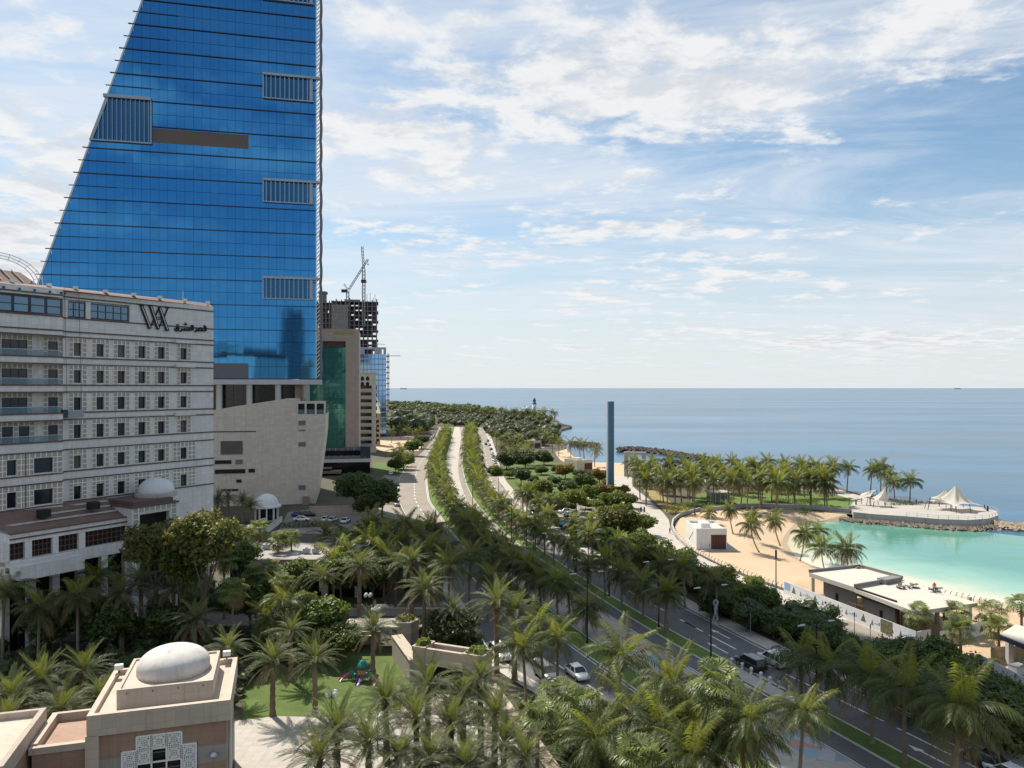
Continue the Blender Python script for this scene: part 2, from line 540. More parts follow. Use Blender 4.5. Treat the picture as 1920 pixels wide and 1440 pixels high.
# ------------------------------------------------------------------ the boulevard
def edge(pts):
    w = sorted([(p.y, p.x) for p in GP(pts)])
    y = np.array([a for a, b in w]); x = np.array([b for a, b in w])
    yy = np.arange(25, 900, 2.0)
    xx = np.interp(yy, y, x)
    lo = (x[1] - x[0]) / (y[1] - y[0]); hi = (x[-1] - x[-2]) / (y[-1] - y[-2])
    xx = np.where(yy < y[0], x[0] + (yy - y[0]) * lo, xx)
    xx = np.where(yy > y[-1], x[-1] + (yy - y[-1]) * hi, xx)
    k = np.ones(9) / 9
    sm = np.convolve(np.pad(xx, 4, mode='edge'), k, 'valid')
    sm[:5] = xx[:5]; sm[-5:] = xx[-5:]
    return lambda Y, o=0.0: float(np.interp(Y, yy, sm)) + o
E0 = edge([(824, 800), (816, 821), (793, 848), (763, 872), (748, 900), (745, 935), (770, 985), (815, 1050), (868, 1133), (920, 1235), (985, 1270), (1060, 1312), (1150, 1367), (1240, 1430)])
E1 = edge([(835, 800), (826, 821), (812, 848), (803, 872), (800, 902), (805, 940), (838, 985), (882, 1040), (943, 1098), (987, 1142), (1075, 1213), (1117, 1240), (1200, 1300), (1320, 1390), (1390, 1445)])
E2 = edge([(853, 800), (848, 821), (840, 848), (834, 875), (830, 902), (840, 940), (868, 985), (910, 1040), (968, 1098), (1023, 1138), (1053, 1162), (1105, 1197), (1133, 1220), (1235, 1290), (1358, 1375), (1450, 1440)])
E3 = edge([(862, 800), (865, 821), (861, 848), (857, 875), (860, 900), (868, 925), (877, 947), (895, 972), (913, 990), (928, 1003), (948, 1020), (985, 1048), (1050, 1095), (1130, 1147), (1217, 1203), (1247, 1227), (1278, 1247), (1497, 1368), (1550, 1400), (1620, 1442)])
E4 = edge([(871, 800), (873, 821), (869, 848), (866, 872), (870, 892), (875, 910), (887, 937), (907, 960), (930, 985), (958, 1010), (995, 1038), (1028, 1058), (1080, 1093), (1162, 1147), (1253, 1202), (1300, 1230), (1503, 1338), (1597, 1392), (1690, 1445)])
E5 = edge([(889, 800), (894, 821), (897, 848), (901, 875), (907, 902), (918, 940), (940, 973), (958, 990), (1003, 1023), (1045, 1053), (1080, 1077), (1132, 1110), (1203, 1152), (1253, 1182), (1287, 1198), (1367, 1243), (1505, 1315), (1555, 1340), (1622, 1375), (1742, 1440)])
E6 = edge([(903, 800), (915, 821), (922, 848), (927, 875), (936, 902), (966, 940), (1003, 973), (1024, 990), (1077, 1023), (1127, 1053), (1165, 1077), (1221, 1105), (1303, 1147), (1390, 1192), (1440, 1220), (1560, 1275), (1680, 1325), (1815, 1390), (1920, 1440)])
def strip(name, ea, eb, y0, y1, m, z, oa=0.0, ob=0.0, step=2.5, kind='structure', parent=None, **tags):
    mb = MB()
    for Y in np.arange(y0, y1 + 0.01, step):
        mb.v += [(ea(Y, oa), Y, z), (eb(Y, ob), Y, z)]
    for i in range(len(mb.v) // 2 - 1):
        mb.f.append((2 * i, 2 * i + 1, 2 * i + 3, 2 * i + 2)); mb.m.append(0)
    if kind:
        tags['kind'] = kind
    return mb.build(name, m, parent, **tags)
def kerb(name, e, o, y0, y1, m=None, w=0.25, h=0.14, step=3.0):
    mb = MB(); n = 0
    for Y in np.arange(y0, y1 + 0.01, step):
        x = e(Y, o)
        mb.v += [(x - w / 2, Y, -0.05), (x - w / 2, Y, h), (x + w / 2, Y, h), (x + w / 2, Y, -0.05)]; n += 1
    for i in range(n - 1):
        a = 4 * i
        for k in range(3):
            mb.f.append((a + k, a + k + 4, a + k + 5, a + k + 1)); mb.m.append(0)
    mb.f += [(0, 1, 2, 3), (4 * n - 1, 4 * n - 2, 4 * n - 3, 4 * n - 4)]; mb.m += [0, 0]
    return mb.build(name, m or m_kerb, kind='structure')
YN, YF = 35, 706
road_l = strip('service_road', E0, E1, YN, YF, m_asph, 0.012)
walk_c = strip('paved_walkway', E2, E3, YN, YF, m_pave, 0.020)
road_c = strip('centre_road', E3, E4, YN, YF, m_asph, 0.012)
road_r = strip('coast_road', E5, E6, YN, YF, m_asph, 0.012)
# far half of the coast road is a bleached surface
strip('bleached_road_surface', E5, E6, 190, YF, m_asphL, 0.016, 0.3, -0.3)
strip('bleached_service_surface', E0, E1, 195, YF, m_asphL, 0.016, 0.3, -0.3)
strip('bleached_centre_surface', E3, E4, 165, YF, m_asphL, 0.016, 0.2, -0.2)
med_l = strip('median_lawn', E1, E2, YN, YF, m_grassb, 0.10, 0.1, -0.1)
med_r = strip('median_lawn', E4, E5, YN, YF, m_grassb, 0.10, 0.1, -0.1)
for e, o, nm, m in ((E1, 0, 'kerb', None), (E2, 0, 'kerb', None), (E2, 0.75, 'kerb', None), (E4, 0, 'kerb', None), (E5, 0, 'kerb', m_kerby), (E6, 0, 'kerb', None), (E0, 0, 'kerb', None)):
    kerb(nm, e, o, YN, YF if o == 0 else 190, m)
side_r = strip('pavement', E6, E6, YN, 230, m_pave, 0.13, 0.1, 2.9)
strip('pavement', E6, E6, 235, 600, m_pave, 0.13, 0.1, 2.6)
strip('pavement', E0, E0, YN, 190, m_pave, 0.13, -2.4, -0.1)
# painted lane lines and arrows
def dashes(road, name, e0, e1, fr, y0, y1, ln, gap, w=0.14):
    Y = y0
    mb = MB()
    while Y < y1:
        v = []
        for yy in (Y, Y + ln):
            x = e0(yy) * (1 - fr) + e1(yy) * fr
            v.append((x - w, yy, 0.024)); v.append((x + w, yy, 0.024))
        mb.quad(v[0], v[1], v[3], v[2])
        Y += ln + gap
    mb.build(name, m_paint, road)
dashes(road_r, 'lane_line', E5, E6, 0.5, 60, 115, 6.0, 1.6)
dashes(road_r, 'edge_line', E5, E6, 0.93, 60, 200, 6.0, 0.0, 0.08)
dashes(road_r, 'lane_line', E5, E6, 0.5, 115, 500, 3.0, 6.0)
dashes(road_l, 'lane_line', E0, E1, 0.55, 60, 500, 3.0, 4.5)
dashes(road_l, 'edge_line', E0, E1, 0.96, 60, 300, 6.0, 0.0, 0.08)
dashes(road_c, 'edge_line', E3, E4, 0.06, 60, 400, 6.0, 0.0, 0.07)
dashes(road_c, 'lane_line', E3, E4, 0.5, 125, 190, 2.0, 14.0, 0.2)
for fr, Y in ((0.25, 75), (0.75, 79), (0.25, 106), (0.72, 112)):
    mb = MB()
    x = E5(Y) * (1 - fr) + E6(Y) * fr
    dx = (E5(Y + 4) - E5(Y)) / 4
    def q(a, b):
        return (x + a + dx * b, Y + b, 0.025)
    mb.quad(q(-0.12, -2), q(0.12, -2), q(0.12, 1), q(-0.12, 1))
    mb.add([q(-0.5, 1), q(0.5, 1), q(0, 2.4)], [(0, 1, 2)])
    mb.build('lane_arrow', m_paint, road_r)
# painted street art on the walkway
def art_mat():
    m = bpy.data.materials.new('street_art')
    m.use_nodes = True
    t = NT(m.node_tree)
    out = t.n('ShaderNodeOutputMaterial'); b = t.n('ShaderNodeBsdfPrincipled')
    oc = t.n('ShaderNodeTexCoord').outputs['Object']
    vo = t.n('ShaderNodeTexVoronoi')
    t.put(vo.inputs['Vector'], t.vmath('ADD', oc, t.vmath('SCALE', t.n('ShaderNodeTexNoise').outputs['Color'], 0.8)))
    vo.inputs['Scale'].default_value = 0.55
    cr = t.n('ShaderNodeValToRGB')
    cr.color_ramp.interpolation = 'CONSTANT'
    cols = [(0.0, (0.55, 0.24, 0.15)), (0.2, (0.20, 0.30, 0.42)), (0.4, (0.60, 0.48, 0.25)), (0.55, (0.45, 0.45, 0.47)), (0.7, (0.48, 0.18, 0.24)), (0.85, (0.25, 0.42, 0.48))]
    e = cr.color_ramp.elements
    e[0].position, e[0].color = cols[0][0], cols[0][1] + (1,)
    e[1].position, e[1].color = cols[1][0], cols[1][1] + (1,)
    for p, c in cols[2:]:
        k = e.new(p); k.color = c + (1,)
    t.put(cr.inputs[0], t.sep(vo.outputs['Color'])[0])
    wear = t.ramp(t.noise(oc, 1.6, 6, 0.7), 0.35, 0.7, (0.15, 0.6))
    t.put(b.inputs['Base Color'], t.mix(wear, cr.outputs[0], (0.34, 0.32, 0.31, 1)))
    b.inputs['Roughness'].default_value = 0.85
    t.put(out.inputs['Surface'], b.outputs[0])
    return m
m_art = art_mat()
def artpatch(y0, y1):
    strip('painted_street_art', lambda Y, o=0: E2(Y) * 0.42 + E3(Y) * 0.58, E3, y0, y1, m_art, 0.026, 0, -0.1, 1.0, None, walk_c)
artpatch(99, 112); artpatch(74, 84)
# far roundabout paving and cross streets
flat('crossing_pavement', GP([(745, 936), (803, 936), (803, 905), (800, 880), (740, 880), (700, 905), (690, 935)]), m_asphL, z=0.014)
flat('hotel_driveway', GP([(560, 1190), (560, 1140), (620, 1132), (800, 1132), (868, 1120), (880, 1160), (840, 1185), (760, 1190)]), m_asph, z=0.016)
flat('hotel_forecourt', GP([(-400, 1215), (0, 1215), (300, 1190), (560, 1195), (560, 1150), (300, 1150), (-400, 1150)]), m_dconc, z=0.018)
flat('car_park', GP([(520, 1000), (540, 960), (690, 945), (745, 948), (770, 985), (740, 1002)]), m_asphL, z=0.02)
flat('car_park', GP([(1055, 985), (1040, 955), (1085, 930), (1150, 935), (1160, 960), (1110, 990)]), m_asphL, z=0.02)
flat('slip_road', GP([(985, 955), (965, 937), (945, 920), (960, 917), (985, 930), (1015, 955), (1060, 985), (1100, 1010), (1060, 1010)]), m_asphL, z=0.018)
prom = [(1125, 925), (1145, 905), (1150, 893), (1185, 893), (1186, 912), (1215, 935), (1244, 962), (1254, 975), (1257, 990), (1268, 1010), (1290, 1030), (1330, 1052), (1400, 1084), (1470, 1108), (1560, 1146), (1640, 1180), (1720, 1212), (1700, 1222), (1640, 1215), (1560, 1180), (1480, 1140), (1400, 1110), (1330, 1085), (1262, 1050), (1215, 1012), (1195, 985), (1180, 955), (1165, 940)]
promo = flat('promenade', GP(prom), m_pave, z=0.03)
flat('service_lane', GP([(1556, 1160), (1590, 1163), (1660, 1190), (1700, 1203), (1690, 1215), (1650, 1225), (1625, 1215), (1605, 1200)]), m_asphL, z=0.036)
flat('plaza', GP([(440, 1460), (440, 1352), (520, 1343), (590, 1345), (700, 1345), (800, 1300), (880, 1290), (960, 1330), (1060, 1460)]), m_plaza, z=0.03)
flat('garden_lawn', GP([(455, 1350), (455, 1290), (560, 1240), (640, 1225), (740, 1225), (775, 1255), (800, 1290), (700, 1345), (590, 1345), (520, 1343)]), m_lawn, z=0.034)
flat('park_lawn', GP([(940, 912), (938, 880), (950, 862), (1060, 868), (1130, 890), (1145, 905), (1125, 926), (1085, 926), (1010, 930), (975, 932)]), m_lawn, z=0.034)
flat('park_path', GP([(960, 934), (1010, 931), (1075, 928), (1130, 935), (1128, 940), (1070, 934), (1010, 936), (965, 940)]), m_pave, z=0.040)
flat('verge_lawn', GP([(1192, 905), (1215, 905), (1262, 945), (1290, 950), (1290, 962), (1250, 962)]), mat('dry_turf', (0.26, 0.21, 0.075), 0.95, var=0.3, scale=0.3, fine=4, bump=0.6, bscale=9), z=0.034)
flat('peninsula_lawn', GP([(1290, 950), (1300, 925), (1450, 920), (1560, 925), (1640, 945), (1600, 955), (1500, 950), (1400, 950)]), m_grassb, z=0.034)
flat('peninsula_promenade', GP([(1200, 885), (1300, 893), (1450, 903), (1560, 914), (1640, 938), (1640, 947), (1560, 926), (1450, 914), (1300, 903), (1200, 895)]), m_pave, z=0.040)
flat('building_site_ground', GP([(1500, 1085), (1700, 1105), (1860, 1140), (1990, 1180), (1990, 1330), (1880, 1290), (1720, 1205), (1480, 1100)]), mat('site_dirt', (0.46, 0.33, 0.21), 0.95, var=0.25, scale=0.2, fine=3, bump=0.5, bscale=2), z=0.012)
flat('sandy_lot', GP([(690, 832), (690, 820), (760, 818), (800, 822), (785, 845), (720, 848)]), m_sand, z=0.02)
flat('verge_lawn', GP([(700, 888), (700, 868), (760, 862), (765, 875), (748, 893)]), m_lawn, z=0.024)
flat('park_lawn', GP([(1015, 940), (1075, 930), (1130, 938), (1165, 942), (1180, 960), (1195, 990), (1214, 1014), (1260, 1052), (1330, 1088), (1400, 1113), (1480, 1144), (1460, 1150), (1300, 1100), (1200, 1050), (1130, 1012), (1165, 975), (1150, 930), (1085, 928), (1040, 953)]), m_lawn, z=0.014)
# ================================================================== BUILDINGS
def glass(name, col, rough=0.04, metal=0.9, var=0.05, spec=0.8, bump=0.0):
    return mat(name, col, rough, metal, var=var, scale=0.08, fine=0.5, spec=spec, bump=bump, bscale=0.5, rand=0.05)
m_tglass = glass('blue_mirror_glass', (0.042, 0.195, 0.42), 0.05, 1.0, 0.10)
m_dglass = mat('dark_glass', (0.010, 0.012, 0.016), 0.08, 0.0, var=0.3, spec=0.4)
m_wglass = mat('window_glass', (0.012, 0.018, 0.028), 0.08, 0.0, var=0.4, scale=0.3, spec=0.45)
m_gglass = glass('green_glass', (0.075, 0.29, 0.245), 0.10, 0.5, 0.15)
m_bglass = glass('pale_blue_glass', (0.22, 0.42, 0.66), 0.06, 0.85, 0.15)
m_fin = mat('dark_fin', (0.05, 0.06, 0.085), 0.5, 0.3)
m_alu = mat('aluminium', (0.52, 0.54, 0.57), 0.4, 0.55, var=0.08)
m_brownp = mat('brown_cladding', (0.145, 0.112, 0.092), 0.7, var=0.06)
m_greyp = mat('grey_panel', (0.135, 0.14, 0.16), 0.6, var=0.05)
m_white = mat('white_render', (0.74, 0.73, 0.70), 0.8, var=0.06, stain=0.14)
m_dark = mat('dark_void', (0.022, 0.020, 0.020), 0.9, var=0.2)

def tower():
    F = Frame((-66.7, 255.0), 76.7)
    T = thing('glass_tower', 'tall blue mirror glass office tower with a slanted side edge, above the white stone hotel', 'tower', F.o, F.rz)
    ZB, ZT, ZK = 40.0, 306.0, 184.0  # unseen top: kink and height shaped so its shadow covers road and median
    def left(z):
        return -(94.6 - (min(z, ZK) - ZB) * 65.1 / 200.0)
    D = 34.0
    body = MB()
    fr4 = [(left(ZB) + 0.4, ZB), (-0.15, ZB), (-0.15, ZT), (left(ZT) + 0.4, ZT), (left(ZK) + 0.4, ZK)]
    bk4 = [(left(ZB) + 4, ZB), (-15.0, ZB), (-15.0, ZT), (left(ZT) + 1, ZT), (left(ZK) + 1, ZK)]
    body.add([(x, 0.35, z) for x, z in fr4] + [(x, D, z) for x, z in bk4], [(0, 1, 2, 3, 4), (9, 8, 7, 6, 5), (0, 5, 6, 1), (1, 6, 7, 2), (2, 7, 8, 3), (3, 8, 9, 4), (4, 9, 5, 0)])
    body.build('core', mat('tower_core', (0.03, 0.05, 0.09), 0.4, 0.4), T)
    SH = 4.1
    PW = 2.62
    holes = []       # louvred bays and blank panels: x0, x1, z0, z1
    bays = []
    for (xa, xb, ya, yb) in ((495, 590, 142, 187), (495, 590, 338, 380), (495, 590, 520, 560), (495, 590, -50, 3)):
        x0, x1 = F.x(xa), -1.2
        z1, z0 = F.z(540, ya + 4), F.z(540, yb)
        bays.append((x0, x1, z0, z1)); holes.append((x0, x1, z0, z1))
    lz1, lz0 = F.z(240, 187), F.z(240, 266)
    lx1 = F.x(283)
    holes.append((-200, lx1, lz0, lz1))
    bx0, bx1, bz1, bz0 = F.x(286), F.x(466), F.z(375, 247), F.z(375, 273)
    gx0, gx1, gz1, gz0 = F.x(380), F.x(466), F.z(430, 681), F.z(430, 711)
    panes = []
    nz = int((ZT - ZB) / SH)
    for r in range(nz):
        z0, z1 = ZB + r * SH + 0.06, ZB + (r + 1) * SH - 0.06
        xl = left((z0 + z1) / 2)
        c = 0
        while True:
            x1 = -c * PW - 0.03; x0 = x1 - PW + 0.06
            c += 1
            if x1 < xl:
                break
            cut0 = max(x0, left(z0)); cut1 = max(x0, left(z1))
            poly = [(cut0, z0), (x1, z0), (x1, z1), (cut1, z1)]
            if left(z0) > x1:
                continue
            panes.append((r, poly))
    # the 290 panes in the clear zone above the neighbouring roof are separate parts, the rest one sheet
    seen = [p for p in panes if 3 <= p[0] <= 18 and p[1][1][0] > -66]
    seen = seen[:290]
    sid = set(id(p) for p in seen)
    rest = MB()
    def pane_pts(poly):
        k = rnd.gauss(0, 0.0014); q = rnd.gauss(0, 0.0014)
        mx = (poly[0][0] + poly[1][0]) / 2; mz = (poly[0][1] + poly[2][1]) / 2
        return [(x, 0.0 + (x - mx) * k + (z - mz) * q, z) for x, z in poly]
    for p in panes:
        pts = pane_pts(p[1])
        if id(p) in sid:
            MB().add(pts + [(a, b + 0.05, c) for a, b, c in pts], [(0, 1, 2, 3), (7, 6, 5, 4), (0, 4, 5, 1), (1, 5, 6, 2), (2, 6, 7, 3), (3, 7, 4, 0)]).build('glass_pane', m_tglass, T)
        else:
            rest.add(pts, [(0, 1, 2, 3)])
    rest.build('curtain_wall', m_tglass, T, kind='stuff')
    # storey fins: a deep one every second storey, running past the slanted edge
    for r in range(0, nz + 1):
        z = ZB + r * SH
        if any(h[2] < z < h[3] and h[0] < -50 for h in holes[4:5]) and False:
            continue
        if r % 2 == 0:
            segs = [(left(z) - 1.7, 0.0)]
            for h in holes:
                if h[2] - 0.3 < z < h[3] + 0.3:
                    ns = []
                    for a, b in segs:
                        if h[0] > a:
                            ns.append((a, min(b, h[0])))
                        if h[1] < b:
                            ns.append((max(a, h[1]), b))
                    segs = ns
            mb = MB()
            for a, b in segs:
                if b - a > 0.3:
                    mb.box(a, b, -0.42, 0.2, z - 0.12, z + 0.12)
            if mb.v:
                mb.build('storey_fin', m_fin, T)
        else:
            mb = MB()
            mb.box(left(z) - 1.7, left(z) + 12.0, -0.30, 0.2, z - 0.10, z + 0.10)
            if not (lz0 < z < lz1):
                mb.build('edge_fin', m_fin, T)
    # slanted edge trim and right edge mullion
    MB().bar((left(ZB) - 0.1, 0, ZB), (left(ZK) - 0.1, 0, ZK), 0.5, 0.5).bar((left(ZK) - 0.1, 0, ZK), (left(ZK) - 0.1, 0, ZT), 0.5, 0.5).build('edge_trim', m_alu, T)
    MB().box(-0.35, 0.0, -0.25, 0.5, ZB, ZT).build('corner_mullion', m_alu, T)
    # scalloped sun screen down the right corner
    for r in range(0, nz, 2):
        z0, z1 = ZB + r * SH, ZB + (r + 2) * SH
        mb = MB()
        K = 6
        for k in range(K):
            a, b = k / K, (k + 1) / K
            oa, ob = 1.65 + 0.3 * math.sin(math.pi * a), 1.65 + 0.3 * math.sin(math.pi * b)
            mb.add([(oa - 0.9, 0.5, z0 + (z1 - z0) * a), (oa, 0.8, z0 + (z1 - z0) * a), (ob, 0.8, z0 + (z1 - z0) * b), (ob - 0.9, 0.5, z0 + (z1 - z0) * b),
                    (oa - 0.9, 2.4, z0 + (z1 - z0) * a), (oa, 2.4, z0 + (z1 - z0) * a), (ob, 2.4, z0 + (z1 - z0) * b), (ob - 0.9, 2.4, z0 + (z1 - z0) * b)],
                   [(0, 1, 2, 3), (1, 5, 6, 2), (4, 7, 6, 5), (0, 3, 7, 4)])
        sc = mb.build('sun_screen', mat('screen_metal', (0.16, 0.15, 0.17), 0.5, 0.5), T)
        st = MB()
        for k in range(6):
            za = z0 + 0.5 + k * (z1 - z0) / 6
            st.bar((0.1, 0.3, za), (0.95, 0.3, za + 1.1), 0.28, 0.28)
        st.build('strut', m_white, sc)
    # louvred bays, standing proud of the glass
    m_lv_ = mat('louvre_metal', (0.17, 0.29, 0.40), 0.35, 0.6); m_fr = mat('bay_metal', (0.36, 0.39, 0.43), 0.45, 0.5)
    m_bg = glass('bay_glass', (0.025, 0.09, 0.19), 0.08, 0.9)
    for i, (x0, x1, z0, z1) in enumerate(bays):
        MB().box(x0, x1, -0.25, -0.06, z0, z1).build('bay_back', m_bg, T)
        fr = MB()
        fr.box(x0 - 0.3, x1 + 2.4, -1.3, 0.0, z1 + 0.003, z1 + 0.75); fr.box(x0 - 0.3, x1 + 0.2, -0.9, 0.0, z0 - 0.35, z0)
        fr.box(x0 - 0.35, x0, -0.9, 0.0, z0, z1); fr.box(x1 - 1.1, x1 - 0.1, -0.9, 0.0, z0, z1)
        f = fr.build('bay_frame', m_fr, T)
        for k in range(10):
            xx = x0 + 0.6 + k * (x1 - x0 - 1.9) / 9.5
            MB().box(xx, xx + 0.42, -0.8, -0.26, z0, z1).build('vertical_louvre', m_lv_, f)
    # large bay on the slanted edge
    MB().front([(left(lz0) + 0.3, lz0), (lx1, lz0), (lx1, lz1), (left(lz1) + 0.3, lz1)], -0.25, -0.06).build('bay_back', m_bg, T)
    fr = MB()
    fr.box(left(lz1) - 0.8, lx1 + 0.2, -1.3, 0.0, lz1 + 0.003, lz1 + 1.0); fr.box(lx1, lx1 + 0.35, -0.9, 0.0, lz0, lz1); fr.box(left(lz0) - 0.5, lx1 + 0.35, -0.9, 0.0, lz0 - 0.4, lz0 - 0.003)
    fr.bar((left(lz0), -0.3, lz0), (left(lz1) + 0.2, -0.3, lz1), 0.9, 0.9)
    f = fr.build('bay_frame', m_fr, T)
    xx = left(lz0) + 2.0
    while xx < lx1 - 0.6:
        zt = lz1 if xx > left(lz1) else ZB + (94.6 + xx) * 200 / 65.1
        MB().box(xx, xx + 0.3, -0.7, -0.26, lz0, min(lz1, zt) - 0.1).build('vertical_louvre', m_lv_, f)
        xx += 1.35
    MB().box(bx0, bx1, -0.09, 0.2, bz0, bz1).build('blank_panel', m_brownp, T)
    MB().box(gx0, gx1, -0.09, 0.2, gz0, gz1).build('blank_panel', m_greyp, T)  # flat dark grey rectangle over the lowest panes
    # base: transfer slab, round columns and dark lobby glass
    MB().box(left(ZB) - 1, 1.6, -1.0, 14, ZB - 1.9, ZB - 0.25).build('transfer_slab', mat('pale_metal', (0.46, 0.45, 0.47), 0.5, 0.2), T)
    for px in (410, 467, 521, 575):
        x = F.x(px)
        MB().tube([(x, 1.2, 10), (x, 1.2, ZB - 1.9)], 1.0, 14).build('column', m_white, T, True)
    lob = MB().box(left(ZB) + 2, F.x(552), 5, D - 1, 4, ZB - 1.9).build('lobby_glass', m_dglass, T)
    for k in range(18):
        x = F.x(552) - 1 - k * 3.2
        MB().box(x, x + 0.12, 4.85, 5.0, 20, ZB - 1.9).build('mullion', m_fin, lob)
    for z in (30, 33, 36):
        MB().box(F.x(552) - 60, F.x(552), 4.86, 5.0, z, z + 0.1).build('transom', m_fin, lob)
    MB().box(F.x(552), F.x(566), 3.4, D - 1, 4, ZB - 1.9).build('stone_core', mat('tan_stone', (0.42, 0.29, 0.20), 0.8, var=0.15, tile=(1.5, 0.8)), T)
tower()

# ------------------------------------------------------------------ the white stone hotel
m_hstone = mat('hotel_stone', (0.69, 0.67, 0.65), 0.8, var=0.09, scale=0.25, fine=2.0, tile=(0.9, 0.95), joint=0.74, stain=0.13)
m_hband = mat('hotel_ledge', (0.13, 0.085, 0.075), 0.75, var=0.2)
m_latt = mat('lattice_cream', (0.86, 0.83, 0.77), 0.8, var=0.1)
def lattice_plate_mat():
    m = bpy.data.materials.new('lattice_plate')
    m.use_nodes = True
    t = NT(m.node_tree)
    out = t.n('ShaderNodeOutputMaterial'); b = t.n('ShaderNodeBsdfPrincipled')
    oc = t.n('ShaderNodeTexCoord').outputs['Object']
    x, y, z = t.sep(oc)
    u = t.math('ADD', x, y)
    f1 = t.math('GREATER_THAN', t.math('FRACT', t.math('MULTIPLY', u, 6.0)), 0.45)
    f2 = t.math('GREATER_THAN', t.math('FRACT', t.math('MULTIPLY', z, 6.0)), 0.45)
    t.put(b.inputs['Base Color'], t.mix(t.math('MULTIPLY', f1, f2), (0.46, 0.43, 0.38, 1), (0.23, 0.20, 0.17, 1)))
    b.inputs['Roughness'].default_value = 0.85
    t.put(out.inputs['Surface'], b.outputs[0])
    return m
m_plate = lattice_plate_mat()

def lattice(T, x0, x1, z0, z1, y, holes=(), cell=0.72, name='lattice_screen'):
    """mashrabiya panel: backing plate in strips round the holes, raised bars in a square grid"""
    nx = max(1, round((x1 - x0) / cell)); nz_ = max(1, round((z1 - z0) / cell))
    bars = MB(); plate = MB()
    xs_ = np.linspace(x0, x1, nx + 1); zs_ = np.linspace(z0, z1, nz_ + 1)
    def inh(x, z):
        return any(h[0] < x < h[1] and h[2] < z < h[3] for h in holes)
    for i in range(nx):
        for j in range(nz_):
            a, b, c, d = xs_[i], xs_[i + 1], zs_[j], zs_[j + 1]
            if inh((a + b) / 2, (c + d) / 2):
                continue
            for h in holes:          # trim the cell at an opening
                if h[2] < (c + d) / 2 < h[3]:
                    if a < h[0] < b: b = h[0]
                    if a < h[1] < b: a = h[1]
                if h[0] < (a + b) / 2 < h[1]:
                    if c < h[2] < d: d = h[2]
                    if c < h[3] < d: c = h[3]
            plate.box(a + 0.05, b - 0.05, y - 0.05, y, c + 0.05, d - 0.05)
            w = 0.055
            bars.box(a, a + w, y - 0.12, y, c, d); bars.box(b - w, b, y - 0.12, y, c, d)
            bars.box(a + w, b - w, y - 0.12, y, c, c + w); bars.box(a + w, b - w, y - 0.12, y, d - w, d)
    s = bars.build(name, m_latt, T)
    plate.build('lattice_plate', m_plate, s)
    return s

def window(T, x0, x1, z0, z1, y=0.32, nx=1, nz_=1, glassm=None, framem=None, rail=False, fw=0.06):
    gp = MB().box(x0, x1, y, y + 0.05, z0, z1).mesh('pane', glassm or m_wglass)
    fm = framem or m_fin
    fr = MB()
    for i in range(nx + 1):
        x = x0 + (x1 - x0) * i / nx
        fr.box(x - fw / 2 if 0 < i < nx else (x if i == 0 else x - fw), x + fw / 2 if 0 < i < nx else (x + fw if i == 0 else x), y - 0.06, y - 0.003, z0, z1)
    for i in range(nz_ + 1):
        z = z0 + (z1 - z0) * i / nz_
        fr.box(x0 + fw, x1 - fw, y - 0.05, y - 0.004, z - fw / 2 if 0 < i < nz_ else (z if i == 0 else z - fw), z + fw / 2 if 0 < i < nz_ else (z + fw if i == 0 else z))
    w = fr.build('window', fm, T)
    put('pane', gp, w)
    return w

